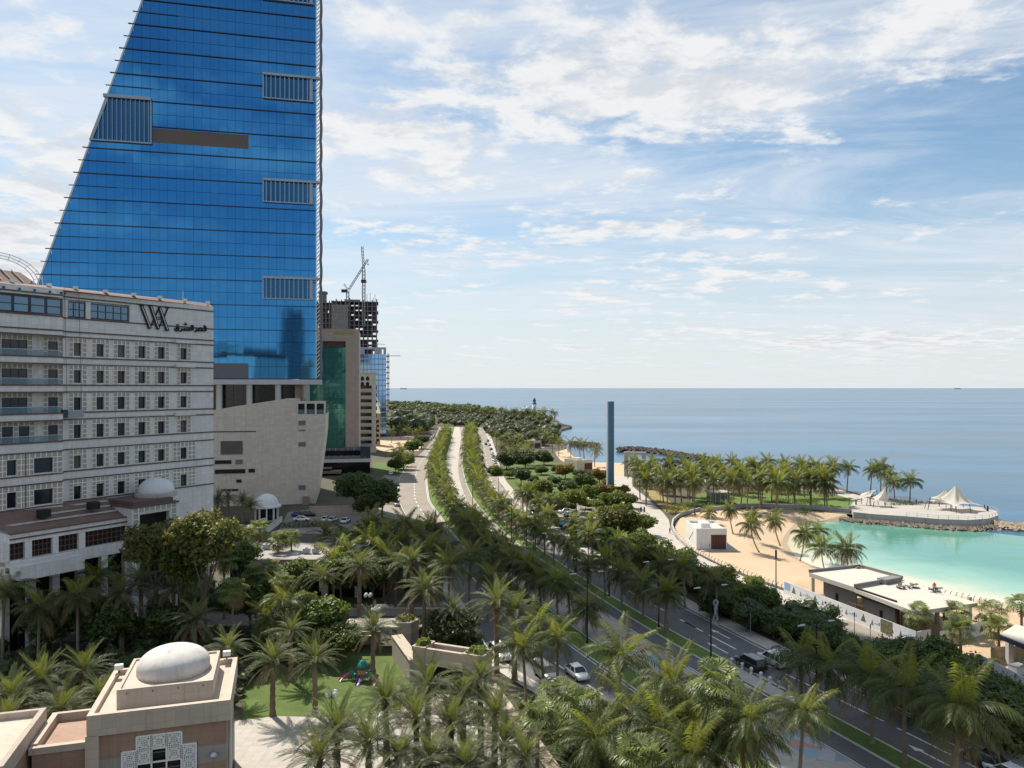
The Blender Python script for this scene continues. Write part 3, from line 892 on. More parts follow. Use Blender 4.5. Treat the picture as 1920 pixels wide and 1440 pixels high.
m_curt = mat('curtained_glass', (0.085, 0.08, 0.07), 0.15, 0.0, var=0.4, scale=0.6, spec=0.4)
def hotel():
    F = Frame((-65.5, 125.0), 32.0)
    T = thing('stone_hotel', 'large pale stone hotel with lattice framed windows and a monogram sign near its roof', 'hotel', F.o, F.rz)
    zr = lambda y: F.z(227, y)
    XL, XR = F.x(-30), F.x(400)
    XA, XB = F.x(118), F.x(328)             # left bay line, right recess line
    xo = F.x(108)
    rows = [(637.5, 674, 647, 670), (686, 722.5, 695.5, 718.5), (734.5, 771, 744, 767), (783, 819.5, 793, 817), (836, 874.5, 848, 871), (889, 928, 902, 926)]
    Y0, Y1 = 0.0, 20.0
    top, bot = zr(557), zr(930)
    wall = MB()
    # solid core set back behind the windows
    wall.box(XL, XR - 0.4, 0.6, Y1, 0, top - 0.4)
    cols = [(138.5, 152.5), (181, 195), (220.5, 234.5), (259, 273), (296, 309)]
    zone = lambda k: (zr(rows[k][1]), zr(rows[k][0]))
    # spandrels
    sp = [(rows[k][1], rows[k + 1][0]) for k in range(5)]
    for a, b in sp + [(rows[5][1], 1000)]:
        wall.box(XA, XR, 0.0, 0.6, zr(b), zr(a))
    wall.box(XA, XR, 0.0, 0.6, zr(rows[0][0]), zr(604))
    wall.box(F.x(243), XR, 0.0, 0.6, zr(604) + 0.001, zr(571))
    wall.box(XL, XR, 0.0, 0.6, zr(571) + 0.001, zr(557))
    wx = [(F.x(a), F.x(b)) for a, b in cols]
    rx = (F.x(338), F.x(350.5))
    for k in range(6):
        z0, z1 = zone(k)
        wz0, wz1 = zr(rows[k][3]), zr(rows[k][2])
        e = [XA] + [v for w in wx for v in w] + [XR]
        allw = wx + [rx]
        e = [XA] + [v for w in allw for v in w] + [XR]
        for i in range(0, len(e), 2):
            wall.box(e[i], e[i + 1], 0.0, 0.6, z0, z1)
        for a, b in allw:
            wall.box(a, b, 0.0, 0.6, z0, wz0); wall.box(a, b, 0.0, 0.6, wz1, z1)
            window(T, a, b, wz0, wz1, 0.38, 1, 1, glassm=rnd.choice([m_wglass, m_wglass, m_dglass, m_dglass, m_curt]))
        for j, (a, b) in enumerate(wx):
            c = (a + b) / 2; hw = 1.42
            lattice(T, c - hw, c + hw, z0 + 0.18, z1 - 0.08, -0.003, [(a, b, wz0, wz1)], 0.71)
        if k < 4:
            lattice(T, rx[0] - 0.75, rx[1] + 0.75, z0 + 0.18, z1 - 0.08, -0.003, [(rx[0], rx[1], wz0, wz1)], 0.71)
            if k in (0, 1, 3):
                MB().box(rx[0] - 1.3, rx[1] + 1.2, -0.75, 0.0, z1 + 0.01, z1 + 0.55).build('canopy_slab', m_hstone, T)
        else:
            lattice(T, rx[0] - 1.5, rx[1] + 1.7, z0 + 0.18, z1 - 0.08, -0.003, [(rx[0], rx[1], wz0, wz1)], 0.71)
    # left bay: lower two storeys stand forward, upper ones are loggias with glass rails
    PJ = 1.6
    for a, b in sp + [(rows[5][1], 1000)]:
        zz0, zz1 = zr(b), zr(a)
        wall.box(XL, xo, -PJ, 0.6, zz0, zz1)
        wall.add([(xo, -PJ, zz0), (XA, 0, zz0), (XA, 0.6, zz0), (xo, 0.6, zz0), (xo, -PJ, zz1), (XA, 0, zz1), (XA, 0.6, zz1), (xo, 0.6, zz1)],
                 [(0, 3, 2, 1), (4, 5, 6, 7), (0, 1, 5, 4), (1, 2, 6, 5), (2, 3, 7, 6), (3, 0, 4, 7)])
    zz0, zz1 = zr(rows[0][0]), zr(604)
    wall.box(XL, xo, -PJ, 0.6, zz0, zz1)
    wall.add([(xo, -PJ, zz0), (XA, 0, zz0), (XA, 0.6, zz0), (xo, 0.6, zz0), (xo, -PJ, zz1), (XA, 0, zz1), (XA, 0.6, zz1), (xo, 0.6, zz1)],
             [(0, 3, 2, 1), (4, 5, 6, 7), (0, 1, 5, 4), (1, 2, 6, 5), (2, 3, 7, 6), (3, 0, 4, 7)])
    zz0, zz1 = zr(571), zr(557)
    wall.box(XL, xo, -PJ, -0.001, zz0, zz1)
    for k in range(6):
        z0, z1 = zone(k)
        hgt = z1 - z0
        if k < 4:
            wins = [(F.x(92), F.x(109)), (F.x(5), F.x(52))]
            if k == 3:
                wins = [(F.x(92), F.x(109)), (F.x(37), F.x(56)), (F.x(5), F.x(25))]
            yw = 0.30
            wall.box(XL, XA, yw, 0.6, z0, z1)
            for a, b in wins:
                window(T, a, b, z0 + 0.05, z1 - hgt * 0.24, yw - 0.08, 3 if b - a > 2.5 else 1, 2 if b - a > 2.5 else 1, fw=0.08)
            for a, b in wins if k < 3 else wins[:1]:
                c = (a + b) / 2
                lattice(T, a - 0.8, b + 0.8, z0 + 0.1, z1 - 0.03, yw - 0.003, [(a, b, z0, z1 - hgt * 0.24)], 0.75)
            if k == 3:
                lattice(T, wins[2][0] - 0.8, wins[1][1] + 0.8, z0 + 0.1, z1 - 0.03, yw - 0.003, [(a, b, z0, z1 - hgt * 0.24) for a, b in wins[1:3]], 0.75)
            r = MB().box(XL, xo - 0.2, -PJ + 0.25, -PJ + 0.28, z0, z0 + 1.0).build('balcony_glass', mat('rail_glass', (0.18, 0.28, 0.32), 0.08, 0.1, alpha=0.42), T)
            MB().box(XL, xo - 0.2, -PJ + 0.22, -PJ + 0.31, z0 + 1.0, z0 + 1.06).build('handrail', m_alu, r)
        else:
            wins = [(F.x(12, -PJ), F.x(31, -PJ)), (F.x(63, -PJ), F.x(99.5, -PJ))]
            e = [XL] + sorted(v for w in wins for v in w) + [xo]
            for i in range(0, len(e), 2):
                wall.box(e[i], e[i + 1], -PJ, 0.6, z0, z1)
            for a, b in wins:
                za, zb = z0 + 0.3, z1 - hgt * 0.25
                wall.box(a, b, -PJ, 0.6, z0, za); wall.box(a, b, -PJ, 0.6, zb, z1)
                window(T, a, b, za, zb, -PJ + 0.35, 1, 1, glassm=m_wglass)
                lattice(T, a - 1.4, b + 1.4 if b < xo - 2 else xo - 0.1, z0 + 0.1, z1 - 0.03, -PJ - 0.003, [(a, b, za, zb)], 0.78)
            wall.add([(xo, -PJ, z0), (XA, 0, z0), (XA, 0.6, z0), (xo, 0.6, z0), (xo, -PJ, z1), (XA, 0, z1), (XA, 0.6, z1), (xo, 0.6, z1)],
                     [(0, 3, 2, 1), (4, 5, 6, 7), (0, 1, 5, 4), (1, 2, 6, 5), (2, 3, 7, 6), (3, 0, 4, 7)])
            dx, dy = XA - xo, PJ
            mx, my = xo + dx * 0.5, -PJ + dy * 0.5
            l = math.hypot(dx, dy); ux, uy = dx / l, dy / l
            sl = MB().add([(mx - ux * 0.35 + uy * 0.03, my - uy * 0.35 - ux * 0.03, z0 + 0.5), (mx + ux * 0.35 + uy * 0.03, my + uy * 0.35 - ux * 0.03, z0 + 0.5),
                           (mx + ux * 0.35 + uy * 0.03, my + uy * 0.35 - ux * 0.03, z1 - 0.9), (mx - ux * 0.35 + uy * 0.03, my - uy * 0.35 - ux * 0.03, z1 - 0.9)], [(0, 1, 2, 3)])
            sl.build('slit_window', m_dglass, T)
    wall.build('wall', m_hstone, T)
    # ledges
    for y in [567, 604, 628, 637.5] + [v for a, b in sp for v in (a, b)] + [928]:
        z = zr(y)
        mb = MB()
        PJJ = PJ
        mb.box(XA, XR + 0.12, -0.14, 0.02, z - 0.10, z + 0.10)
        mb.add([(xo, -PJJ - 0.14, z - 0.10), (XA, -0.14, z - 0.10), (XA, 0.02, z - 0.10), (xo, -PJJ + 0.02, z - 0.10), (xo, -PJJ - 0.14, z + 0.10), (XA, -0.14, z + 0.10), (XA, 0.02, z + 0.10), (xo, -PJJ + 0.02, z + 0.10)],
               [(0, 3, 2, 1), (4, 5, 6, 7), (0, 1, 5, 4), (1, 2, 6, 5), (2, 3, 7, 6), (3, 0, 4, 7)])
        mb.box(XL, xo, -PJJ - 0.14, -PJJ + 0.02, z - 0.10, z + 0.10)
        mb.build('ledge', m_hband, T)
    # top storey ribbon windows
    z0, z1 = zr(603), zr(572)
    for a, b, n in ((F.x(170), F.x(242), 5), (F.x(128), F.x(161), 3)):
        window(T, a, b, z0 + 0.15, z1 - 0.2, 0.25, n, 2, glassm=glass('ribbon_glass', (0.10, 0.17, 0.24), 0.06, 0.7), fw=0.14)
    a0 = F.x(118, -PJ)
    for i in range(7):
        window(T, a0 - (i + 1) * 2.3, a0 - i * 2.3 - 0.1, z0 + 0.15, z1 - 0.2, -PJ + 0.3, 1, 2, glassm=MATS['ribbon_glass'], fw=0.14)
    MB().box(F.x(161), F.x(170), 0.0, 0.6, z0, z1).build('pier', m_hstone, T); MB().box(F.x(118), F.x(128), 0.05, 0.6, z0, z1).build('pier', m_hstone, T)
    # roof: tile slope, floodlights, roof vault
    MB().add([(XL, -PJ + 0.1, top + 0.01), (XR, 0.1, top + 0.01), (XR, 1.6, top + 0.75), (XL, 1.6, top + 0.75), (XL, Y1, top + 0.75), (XR, Y1, top + 0.75)],
             [(0, 1, 2, 3), (3, 2, 5, 4), (1, 5, 2), (0, 3, 4)]).build('roof', mat('roof_tile', (0.20, 0.125, 0.10), 0.85, var=0.25, scale=1.0, tile=(0.5, 0.5, 0)), T)
    for px in (24, 93, 143, 199, 252, 301, 348, 391):
        x = F.x(px)
        fl = MB().box(x - 0.28, x + 0.28, -0.1, 0.45, top + 0.45, top + 0.95).build('floodlight', m_white, T)
        MB().box(x - 0.05, x + 0.05, 0.1, 0.2, top + 0.1, top + 0.45).build('bracket', m_fin, fl)
    x = F.x(348)
    MB().tube([(x, 0.8, top + 0.8), (x, 0.8, top + 2.4)], 0.05, 6).build('aerial', m_white, T)
    # barrel vault of the roof house
    vx = F.x(32, 5)
    mb = MB(); mb2 = MB()
    N_ = 12
    for k in range(N_ + 1):
        q = math.pi * k / N_
        mb.v += [(-26 - 0 * q + XL * 0, 0, 0)] * 0
    vz = top + 0.9
    x_r = F.x(66, 4)
    pts = [(x_r - 0.2 - (1 - math.cos(math.pi * k / N_)) * 5.2, vz + 3.4 * math.sin(math.pi * k / N_)) for k in range(N_ + 1)]
    hx = F.x(60, 4)
    MB().add([(XL, 2.2, vz - 0.1), (hx, 2.2, vz - 0.1), (hx, 10, vz - 0.1), (XL, 10, vz - 0.1), (XL, 5, vz + 2.1), (hx - 1.2, 5, vz + 1.9), (hx - 1.2, 10, vz + 1.9), (XL, 10, vz + 2.1)], [(0, 1, 5, 4), (1, 2, 6, 5), (4, 5, 6, 7), (2, 3, 7, 6), (3, 0, 4, 7)]).build('roof_house', mat('roof_tile', (0.2, 0.125, 0.1)), T)
    for k in range(5):
        xk = hx - 2.0 - k * 1.5
        MB().bar((xk, 2.15, vz), (xk - 0.5, 5.0, vz + 2.12), 0.14).build('roof_rib', m_conc, T)
    for k in range(0, N_ + 1):
        a = pts[k]
        mb2.bar((a[0], 3.7, a[1]), (x_r - 5.4 + (a[0] - x_r + 5.4) * 1.22, 3.7, vz + (a[1] - vz) * 1.3), 0.08)
        if k < N_:
            b = pts[k + 1]
            for s_ in (1.0, 1.12, 1.24):
                mb2.bar((x_r - 5.4 + (a[0] - x_r + 5.4) * s_, 3.7, vz + (a[1] - vz) * s_ * 1.04), (x_r - 5.4 + (b[0] - x_r + 5.4) * s_, 3.7, vz + (b[1] - vz) * s_ * 1.04), 0.09)
    mb2.build('vault_lattice', m_white, T)
    # corner coping and flood bracket row below the parapet
    for px in (6, 36, 64, 93, 114, 121):
        x, z = F.loc(px, 538 + px * 0.10, -PJ)
        MB().box(x - 0.1, x + 0.1, -PJ - 0.3, -PJ - 0.005, z - 0.15, z + 0.15).build('downlight', m_fin, T)
    # monogram, traced strokes set off the wall
    ZS = lambda a, b: F.loc(200 + a / 8.727, 550 + b / 8.727, -0.16)
    m_sign = mat('sign_metal', (0.015, 0.017, 0.022), 0.4, 0.5)
    m_sil = mat('sign_silver', (0.45, 0.45, 0.46), 0.35, 0.7)
    sg = MB()
    def stroke(mbx, a, b, w, y=-0.2):
        p, q = ZS(*a), ZS(*b)
        mbx.bar((p[0], y, p[1]), (q[0], y, q[1]), 0.2, w, up=(0, 1, 0)) if False else mbx.bar((p[0], y, p[1]), (q[0], y, q[1]), w, 0.16, up=(0, 1, 0))
    for a, b, w in (((565, 190), (705, 575), 0.62), ((712, 195), (842, 585), 0.62), ((858, 222), (990, 600), 0.62), ((705, 575), (858, 230), 0.2), ((842, 588), (1000, 245), 0.2),
                    ((800, 392), (915, 392), 0.13), ((800, 425), (925, 425), 0.13), ((520, 182), (610, 190), 0.14), ((672, 196), (745, 203), 0.14), ((945, 228), (1028, 238), 0.14), ((945, 606), (1022, 606), 0.16)):
        stroke(sg, a, b, w)
    mono = sg.build('monogram_sign', m_sign, T)
    sv = MB()
    for a, b in (((570, 215), (703, 560)), ((718, 215), (840, 570)), ((865, 245), (985, 590))):
        stroke(sv, a, b, 0.14, -0.295)
    sv.build('inlay', m_sil, mono)
    # Arabic name, traced letter by letter
    word = put('arabic_name_sign', None, T)
    def letter(lines, dots=()):
        ab = MB()
        for pts in lines:
            for p, q in zip(pts[:-1], pts[1:]):
                stroke(ab, p, q, 0.25)
        for a in dots:
            stroke(ab, (a[0] - 9, a[1]), (a[0] + 9, a[1]), 0.22)
        ab.build('letter', m_sign, word)
    letter([[(1625, 600), (1627, 560), (1605, 550), (1592, 568), (1606, 590), (1625, 592), (1622, 612), (1560, 612)]], [(1612, 535), (1592, 533)])
    letter([[(1560, 612), (1555, 575), (1530, 562), (1505, 590), (1505, 610), (1560, 612)], [(1505, 612), (1480, 606), (1470, 585)]])
    letter([[(1470, 580), (1470, 612), (1440, 632)]])
    letter([[(1412, 520), (1412, 608)]])
    letter([[(1385, 520), (1385, 602), (1350, 606)]])
    letter([[(1350, 606), (1345, 570)], [(1350, 604), (1310, 604), (1308, 570)], [(1310, 604), (1272, 602), (1270, 565)], [(1272, 602), (1235, 600)]], [(1290, 490), (1276, 512), (1304, 512)])
    letter([[(1235, 598), (1232, 575), (1225, 608), (1195, 622)]])
    letter([[(1172, 590), (1178, 555), (1160, 545), (1143, 560), (1155, 580), (1178, 580), (1172, 605), (1140, 616), (1118, 600), (1120, 570)]], [(1150, 515), (1172, 517)])
    # hanging cleaning cradle
    gx, gz = F.loc(139, 776, -0.9)
    g = MB().box(gx - 1.2, gx + 1.2, -1.5, -0.6, gz - 0.5, gz - 0.4).box(gx - 1.2, gx + 1.2, -1.5, -1.45, gz - 0.4, gz + 0.5).box(gx - 0.9, gx + 0.9, -1.54, -1.5, gz - 0.3, gz + 0.4, 0)
    cr = g.build('cleaning_cradle', mat('cradle_grey', (0.30, 0.32, 0.36), 0.6), None)
    cr.location = F.o; cr.rotation_euler = (0, 0, F.rz)
    cr['label'] = 'small grey window cleaning cradle hanging on the stone hotel front'; cr['category'] = 'cradle'
    MB().bar((gx - 1.1, -1.0, gz + 0.5), (gx - 1.1, -0.2, top + 0.6), 0.04).bar((gx + 1.1, -1.0, gz + 0.5), (gx + 1.1, -0.2, top + 0.6), 0.04).build('cable', m_fin, cr)
    MB().box(gx - 1.9, gx - 1.2, -1.4, -0.7, gz - 0.6, gz + 0.7).build('winch', m_fin, cr)

    # podium wing in front: parapet roof, big dark windows, balcony slab
    PY = -7.5
    pz = lambda px, y: F.z(px, y, PY)
    pxr = F.x(247, PY)
    zt, zb = pz(100, 991), pz(100, 1063)
    zwin1, zwin0 = pz(100, 1007), pz(100, 1038)
    pod = MB()
    pod.box(XL, pxr, PY, 0.0, zwin1, zt); pod.box(XL, pxr, PY, 0.0, zwin0 - 1.0, zwin0)
    e = []
    wp = [(5, 47), (60, 99), (110, 148), (160, 238)]
    e = [XL]
    for a, b in wp:
        e += [F.x(a, PY), F.x(b, PY)]
    e.append(pxr)
    for i in range(0, len(e), 2):
        pod.box(e[i], e[i + 1], PY, PY + 0.8, zwin0, zwin1)
    pod.box(XL, pxr - 0.1, PY + 1.2, 0.0, 0.0, zwin1)
    pod.build('podium_wall', m_hstone, T)
    for a, b in wp:
        window(T, F.x(a, PY), F.x(b, PY), zwin0, zwin1, PY + 0.55, 5 if b - a < 50 else 9, 3, glassm=mat('brown_glass', (0.030, 0.018, 0.016), 0.12, 0.1), framem=m_hband, fw=0.09)
    MB().box(XL, pxr + 0.2, PY - 0.15, PY + 0.05, zt - 0.75, zt - 0.55).box(XL, pxr + 0.2, PY - 0.15, PY + 0.3, zt + 0.003, zt + 0.15).build('podium_ledge', m_hband, T)
    MB().add([(XL, PY + 0.3, zt + 0.02), (pxr, PY + 0.3, zt + 0.02), (pxr, -0.2, zr(929)), (XL, -PJ - 0.2, zr(929))], [(0, 1, 2, 3)]).build('podium_roof', MATS['roof_tile'], T)
    for px, y in ((82, 962), (175, 947)):
        x, z = F.loc(px, y, -4.5)
        MB().box(x - 0.7, x + 0.7, -5.2, -3.8, z - 0.6, z + 0.5).build('roof_fan', m_dark, T)
    for s_ in (0.3, 0.55, 0.78):
        MB().add([(XL, PY + (0 - PY) * s_, zt + (zr(929) - zt) * s_ + 0.1), (pxr, PY + (0 - PY) * s_, zt + (zr(929) - zt) * s_ + 0.1), (pxr, PY + (0 - PY) * s_ + 0.35, zt + (zr(929) - zt) * s_ + 0.3), (XL, PY + (0 - PY) * s_ + 0.35, zt + (zr(929) - zt) * s_ + 0.3)], [(0, 1, 2, 3)]).build('roof_step', m_conc, T)
    # balcony slab over the ground floor colonnade
    bl = MB()
    xm = F.x(152, PY - 2)
    bl.box(XL, xm, PY - 3.0, PY, zwin0 - 2.4, zwin0 - 0.4); bl.box(xm, pxr, PY - 0.6, PY, zwin0 - 1.6, zwin0 - 0.02)
    bl.build('terrace_slab', m_hstone, T)
    MB().box(XL, xm, PY - 2.9, PY - 2.84, zwin0 + 0.5, zwin0 + 0.58).build('terrace_rail', m_alu, T)
    for px in (10, 60, 105, 152, 196, 240):
        x = F.x(px, PY - 0.5)
        MB().box(x - 0.5, x + 0.5, PY - 0.55, PY + 0.4, 0, zwin0 - 1.65).build('pillar', m_hstone, T)
    MB().box(XL, pxr - 0.3, PY + 1.0, PY + 1.15, 0, zwin0 - 1.6).build('lobby_front', m_dglass, T)
    # domed entrance tower at the right end of the podium
    c0, c1 = F.x(248, PY - 1.5), F.x(333, PY - 1.5)
    dz = pz(290, 945)
    ent = MB()
    ex0, ex1 = F.x(262, PY - 1.5), F.x(318, PY - 1.5)
    za, zbt = pz(290, 958), pz(290, 1010)
    ent.box(c0, ex0, PY - 1.5, -0.5, 0, dz); ent.box(ex1, c1, PY - 1.5, -0.5, 0, dz); ent.box(ex0, ex1, PY - 1.5, -0.5, za, dz); ent.box(ex0 + 0.01, ex1 - 0.01, PY, -0.5, 0, za)
    ent.build('entrance_tower', m_hstone, T)
    lattice(T, ex0 - 1.2, ex1 + 1.2, zbt, za + 1.3, PY - 1.51, [(ex0, ex1, -50, za)], 0.95)
    MB().box(ex0, ex1, PY - 0.6, PY - 0.5, zbt - 8, za).build('entrance_glass', m_dglass, T)
    MB().box(c0 - 0.2, c1 + 0.2, PY - 1.7, -0.4, dz, dz + 0.25).box(c0 + 0.5, c1 - 0.5, PY - 1, -1, dz + 0.25, dz + 0.9).build('cornice', m_hband, T)
    dr = (c1 - c0) * 0.36
    prof = [(dr, 0), (dr, 0.4)] + [(dr * math.cos(q), 0.4 + dr * 0.78 * math.sin(q)) for q in np.linspace(0.05, 1.5, 9)]
    MB().lathe([(dr + 0.5, -0.1), (dr + 0.5, 0.45), (dr, 0.45)], (F.x(293, PY + 3.2), PY + 3.2, dz + 0.9), 28).build('dome_drum', m_conc, T)
    MB().lathe(prof, (F.x(293, PY + 3.2), PY + 3.2, dz + 1.35), 28).build('dome', mat('dome_white', (0.66, 0.67, 0.69), 0.6, var=0.06, stain=0.1), T, True)
hotel()

# ------------------------------------------------------------------ the leaning stone-clad block
def block(T, F, px0, px1, y0, y1, yref_px, yy, m, name='window', d=0.12, rec=0.5):
    """recessed-looking opening: dark pane in a raised reveal"""
    x0, x1 = F.x(px0, yy), F.x(px1, yy)
    z1, z0 = F.z(yref_px, y0, yy), F.z(yref_px, y1, yy)
    w = MB()
    t_ = 0.12
    w.box(x0 - t_, x0, yy - d, yy, z0 - t_, z1 + t_); w.box(x1, x1 + t_, yy - d, yy, z0 - t_, z1 + t_); w.box(x0, x1, yy - d, yy, z0 - t_, z0); w.box(x0, x1, yy - d, yy, z1, z1 + t_)
    o = w.build(name, m_conc, T)
    MB().box(x0, x1, yy - 0.03, yy - 0.005, z0, z1).build('pane', m, o)
    return o
def stone_block():
    F = Frame((-75.0, 236.0), 78.0)
    T = thing('stone_clad_building', 'beige stone clad building with a leaning right edge, under the glass tower', 'building', F.o, F.rz)
    outline = [(405, 1000), (592, 1000), (592, 946), (600, 885), (609, 815), (611, 757), (583, 749), (558, 748), (532, 748), (500, 753), (440, 762), (360, 776), (300, 786), (300, 1000)]
    pts = []
    for a, b in outline:
        x, z = F.loc(a, b)
        pts.append((x, max(z, 0.0)))
    # notch for the roof loggia is built by stopping the wall below it
    lo = [(556, 775), (609, 775)]
    x0, z0 = F.loc(556, 777); x1 = F.x(610)
    body = []
    for a, b in outline:
        x, z = F.loc(a, b)
        body.append((x, max(z, 0.0)))
    def cut(pl):
        out = []
        for (x, z) in pl:
            out.append((x, z))
        return out
    main = [F.loc(*p) for p in ((592, 946), (600, 885), (609, 815), (610.5, 777), (556, 777), (556, 748), (532, 748), (500, 753), (440, 762), (360, 776), (300, 786))]
    main = [(F.x(592), 0.0)] + [(x, max(z, 0)) for x, z in main] + [(F.x(300), 0.0)]
    m_clad = mat('beige_cladding', (0.60, 0.53, 0.44), 0.85, var=0.10, scale=0.15, fine=1.0, tile=(1.7, 0.85), joint=0.80, stain=0.16)
    MB().front(main, 0.0, 32.0).build('wall', m_clad, T)
    # roof loggia: posts, beam, slab and glass rail
    zt = F.z(580, 752)
    zl = z0
    for px in (557, 573, 592, 609):
        x = F.x(px)
        MB().box(x - 0.3, x + 0.3, 0.0, 0.6, zl, zt - 0.8).build('loggia_post', m_clad, T)
    MB().box(F.x(556.5), F.x(611), 0.0, 0.6, zt - 0.8, zt).build('loggia_beam', m_clad, T)
    MB().box(F.x(557), F.x(610.5), 5, 32, zl, zt - 0.8).build('loggia_back', m_dglass, T)
    for a, b in ((558, 572), (574, 591), (593, 608.5)):
        MB().box(F.x(a) + 0.2, F.x(b), 0.25, 0.3, zl, zl + 1.5).build('loggia_rail', MATS['rail_glass'], T)
    # openings
    m_lv = mat('vent_louvre', (0.16, 0.16, 0.165), 0.7)
    for a in ((414, 455, 827, 852, m_wglass), (403, 434, 863, 870, m_dark), (442, 455, 862, 870, m_lv), (403, 460, 880, 888, m_dark), (466, 478, 879, 886, m_dark), (443, 453, 899, 905, m_dark), (415, 447, 917, 921, m_dark),
              (560, 573, 789, 797, m_lv), (560, 573, 806, 808, m_lv), (560, 573, 829, 837, m_lv), (560, 573, 910, 918, m_lv), (401, 480, 808.5, 810, m_dark)):
        block(T, F, a[0], a[1], a[2], a[3], (a[0] + a[1]) / 2, 0.0, a[4])
    MB().box(F.x(568), F.x(580), -1.8, -0.02, 0, F.z(570, 930)).build('stair_box', mat('pink_stone', (0.30, 0.22, 0.18), 0.85), T)
    # roof planting
    return F
FB = stone_block()

def green_block():
    F = Frame((-62.0, 330.0), 80.0)
    T = thing('green_glass_building', 'tall building of green mirror glass in a brown stone frame', 'building', F.o, F.rz)
    x0, xg, x1 = F.x(560), F.x(648), F.x(673)
    zt = F.z(640, 617); zg = F.z(640, 651); zb = F.z(640, 843); zh = F.z(640, 640)
    m_st = mat('brown_granite', (0.54, 0.43, 0.36), 0.8, var=0.12, scale=0.2, tile=(1.6, 1.2), joint=0.75, stain=0.1)
    MB().box(x0, x1, 1.0, 26, 0, zt - 0.3).build('core', m_st, T)
    MB().box(x0, x1, -0.6, 1.0, zh, zt).box(xg, x1, -0.6, 1.0, 0, zh).build('stone_frame', m_st, T)
    MB().box(x0, xg, 0.3, 1.0, zg, zh).build('brown_band', mat('brown_band', (0.12, 0.075, 0.06), 0.7), T)
    g = MB().box(x0, xg, 0.92, 0.99, zb, zg).build('glass_back', m_fin, T)
    ncol, nrow = 11, 20
    for i in range(ncol):
        for j in range(nrow):
            a = x0 + (xg - x0) * i / ncol; b = x0 + (xg - x0) * (i + 1) / ncol
            c = zb + (zg - zb) * j / nrow; d = zb + (zg - zb) * (j + 1) / nrow
            k = rnd.gauss(0, 0.012)
            o = MB().add([(a + 0.04, 0.7 + k, c + 0.04), (b - 0.04, 0.7 - k, c + 0.04), (b - 0.04, 0.7, d - 0.04), (a + 0.04, 0.7, d - 0.04), (a + 0.04, 0.8, c + 0.04), (b - 0.04, 0.8, c + 0.04), (b - 0.04, 0.8, d - 0.04), (a + 0.04, 0.8, d - 0.04)],
                         [(0, 1, 2, 3), (0, 4, 5, 1), (1, 5, 6, 2), (2, 6, 7, 3), (3, 7, 4, 0)]).build('glass_pane', m_gglass, T)
    # roof lettering strip, too worn to read in gold
    MB().box(F.x(626), F.x(666), -0.68, -0.605, F.z(640, 627), F.z(640, 622)).build('gold_sign_strip', mat('gold_letters', (0.48, 0.36, 0.14), 0.5, 0.4, var=0.8, scale=3.0, fine=9), T)
    # podium and canopy
    p1 = F.x(696, -6)
    z1, z2, z3 = F.z(650, 843, -6), F.z(650, 858, -6), F.z(650, 866, -6)
    pod = MB().box(x0, p1 - 0.5, -5.5, 12, 0, z1 - 0.5).build('podium', m_dglass, T)
    MB().box(x0, p1, -8.0, 10, z3, z3 + 1.3).build('podium_canopy', m_white, T)
    MB().box(F.x(676), p1 - 0.4, -6, 8, z3 + 1.3, z1 + 1.2).build('podium_box', m_fin, T)
    for k in range(9):
        x = F.x(604, -6) + k * 2.6
        MB().bar((x, -6.5, z3 + 1.5), (x + 0.4, -3, z1 + 0.3), 0.12).build('canopy_rib', m_alu, T)
    MB().add([(x0, -7, z3 + 1.4), (F.x(676, -6), -7, z3 + 1.4), (F.x(676, -6), -1.5, z1 + 0.6), (x0, -1.5, z1 + 0.6)], [(0, 1, 2, 3)]).build('glass_canopy', mat('canopy_grey', (0.16, 0.15, 0.15), 0.3, 0.4), T)
    MB().box(x0, F.x(640, -10), -14, -6, z3 * 0.18, z3 * 0.36).build('entrance_slab', mat('pinkish_band', (0.30, 0.22, 0.19), 0.8), T)
    MB().box(x0, F.x(622, -10), -13, -6.2, z3 * 0.56, z3 * 0.62).build('side_awning', mat('awning_grey', (0.24, 0.235, 0.23), 0.6), T)
green_block()

def simple_tower(name, label, origin, deg, px0, px1, ytop, depth, cat='building'):
    F = Frame(origin, deg)
    T = thing(name, label, cat, F.o, F.rz)
    return F, T, F.x(px0), F.x(px1), F.z((px0 + px1) / 2, ytop)
# cream block with arched windows and balconies
def cream_block():
    F, T, x0, x1, zt = simple_tower('cream_apartment_building', 'cream apartment block with balconies and small arched windows beside the green glass building', (-85, 425), 80, 664, 705, 700, 20)
    m = mat('cream_render', (0.60, 0.54, 0.46), 0.85, var=0.12, stain=0.2)
    MB().box(x0, x1, 0, 18, 0, zt).build('wall', m, T)
    MB().box(x0 - 0.3, x1 + 0.4, -0.4, 18.3, zt, zt + 0.5).build('cornice', m, T)
    nf = 9
    for k in range(nf):
        z = 4 + k * (zt - 10) / nf
        s = MB().box(x0 + 2.6, x1 - 2.0, -1.3, 0, z, z + 0.25).build('balcony', m, T)
        MB().box(x0 + 2.6, x1 - 2.0, -1.3, -1.2, z + 0.25, z + 1.2).build('railing', m_conc, s)
        MB().box(x0 + 3.0, x1 - 2.4, -0.06, -0.004, z + 0.4, z + 3.0).build('window', m_dglass, T)
        MB().box(x1 + 0.004, x1 + 0.5, 3, 12, z + 0.5, z + 2.6).build('window', m_dglass, T)
    for i in range(2):
        for j in range(2):
            x = x0 + 4.6 + i * 2.9; z = zt - 7.2 + j * 3.1
            p = [(x - 0.9, z), (x + 0.9, z), (x + 0.9, z + 1.3)] + [(x + 0.9 * math.cos(q), z + 1.3 + 1.1 * math.sin(q)) for q in (0.5, 1.0, 1.57, 2.1, 2.6)] + [(x - 0.9, z + 1.3)]
            MB().front(p, -0.08, -0.003).build('arched_window', m_dark, T)
cream_block()
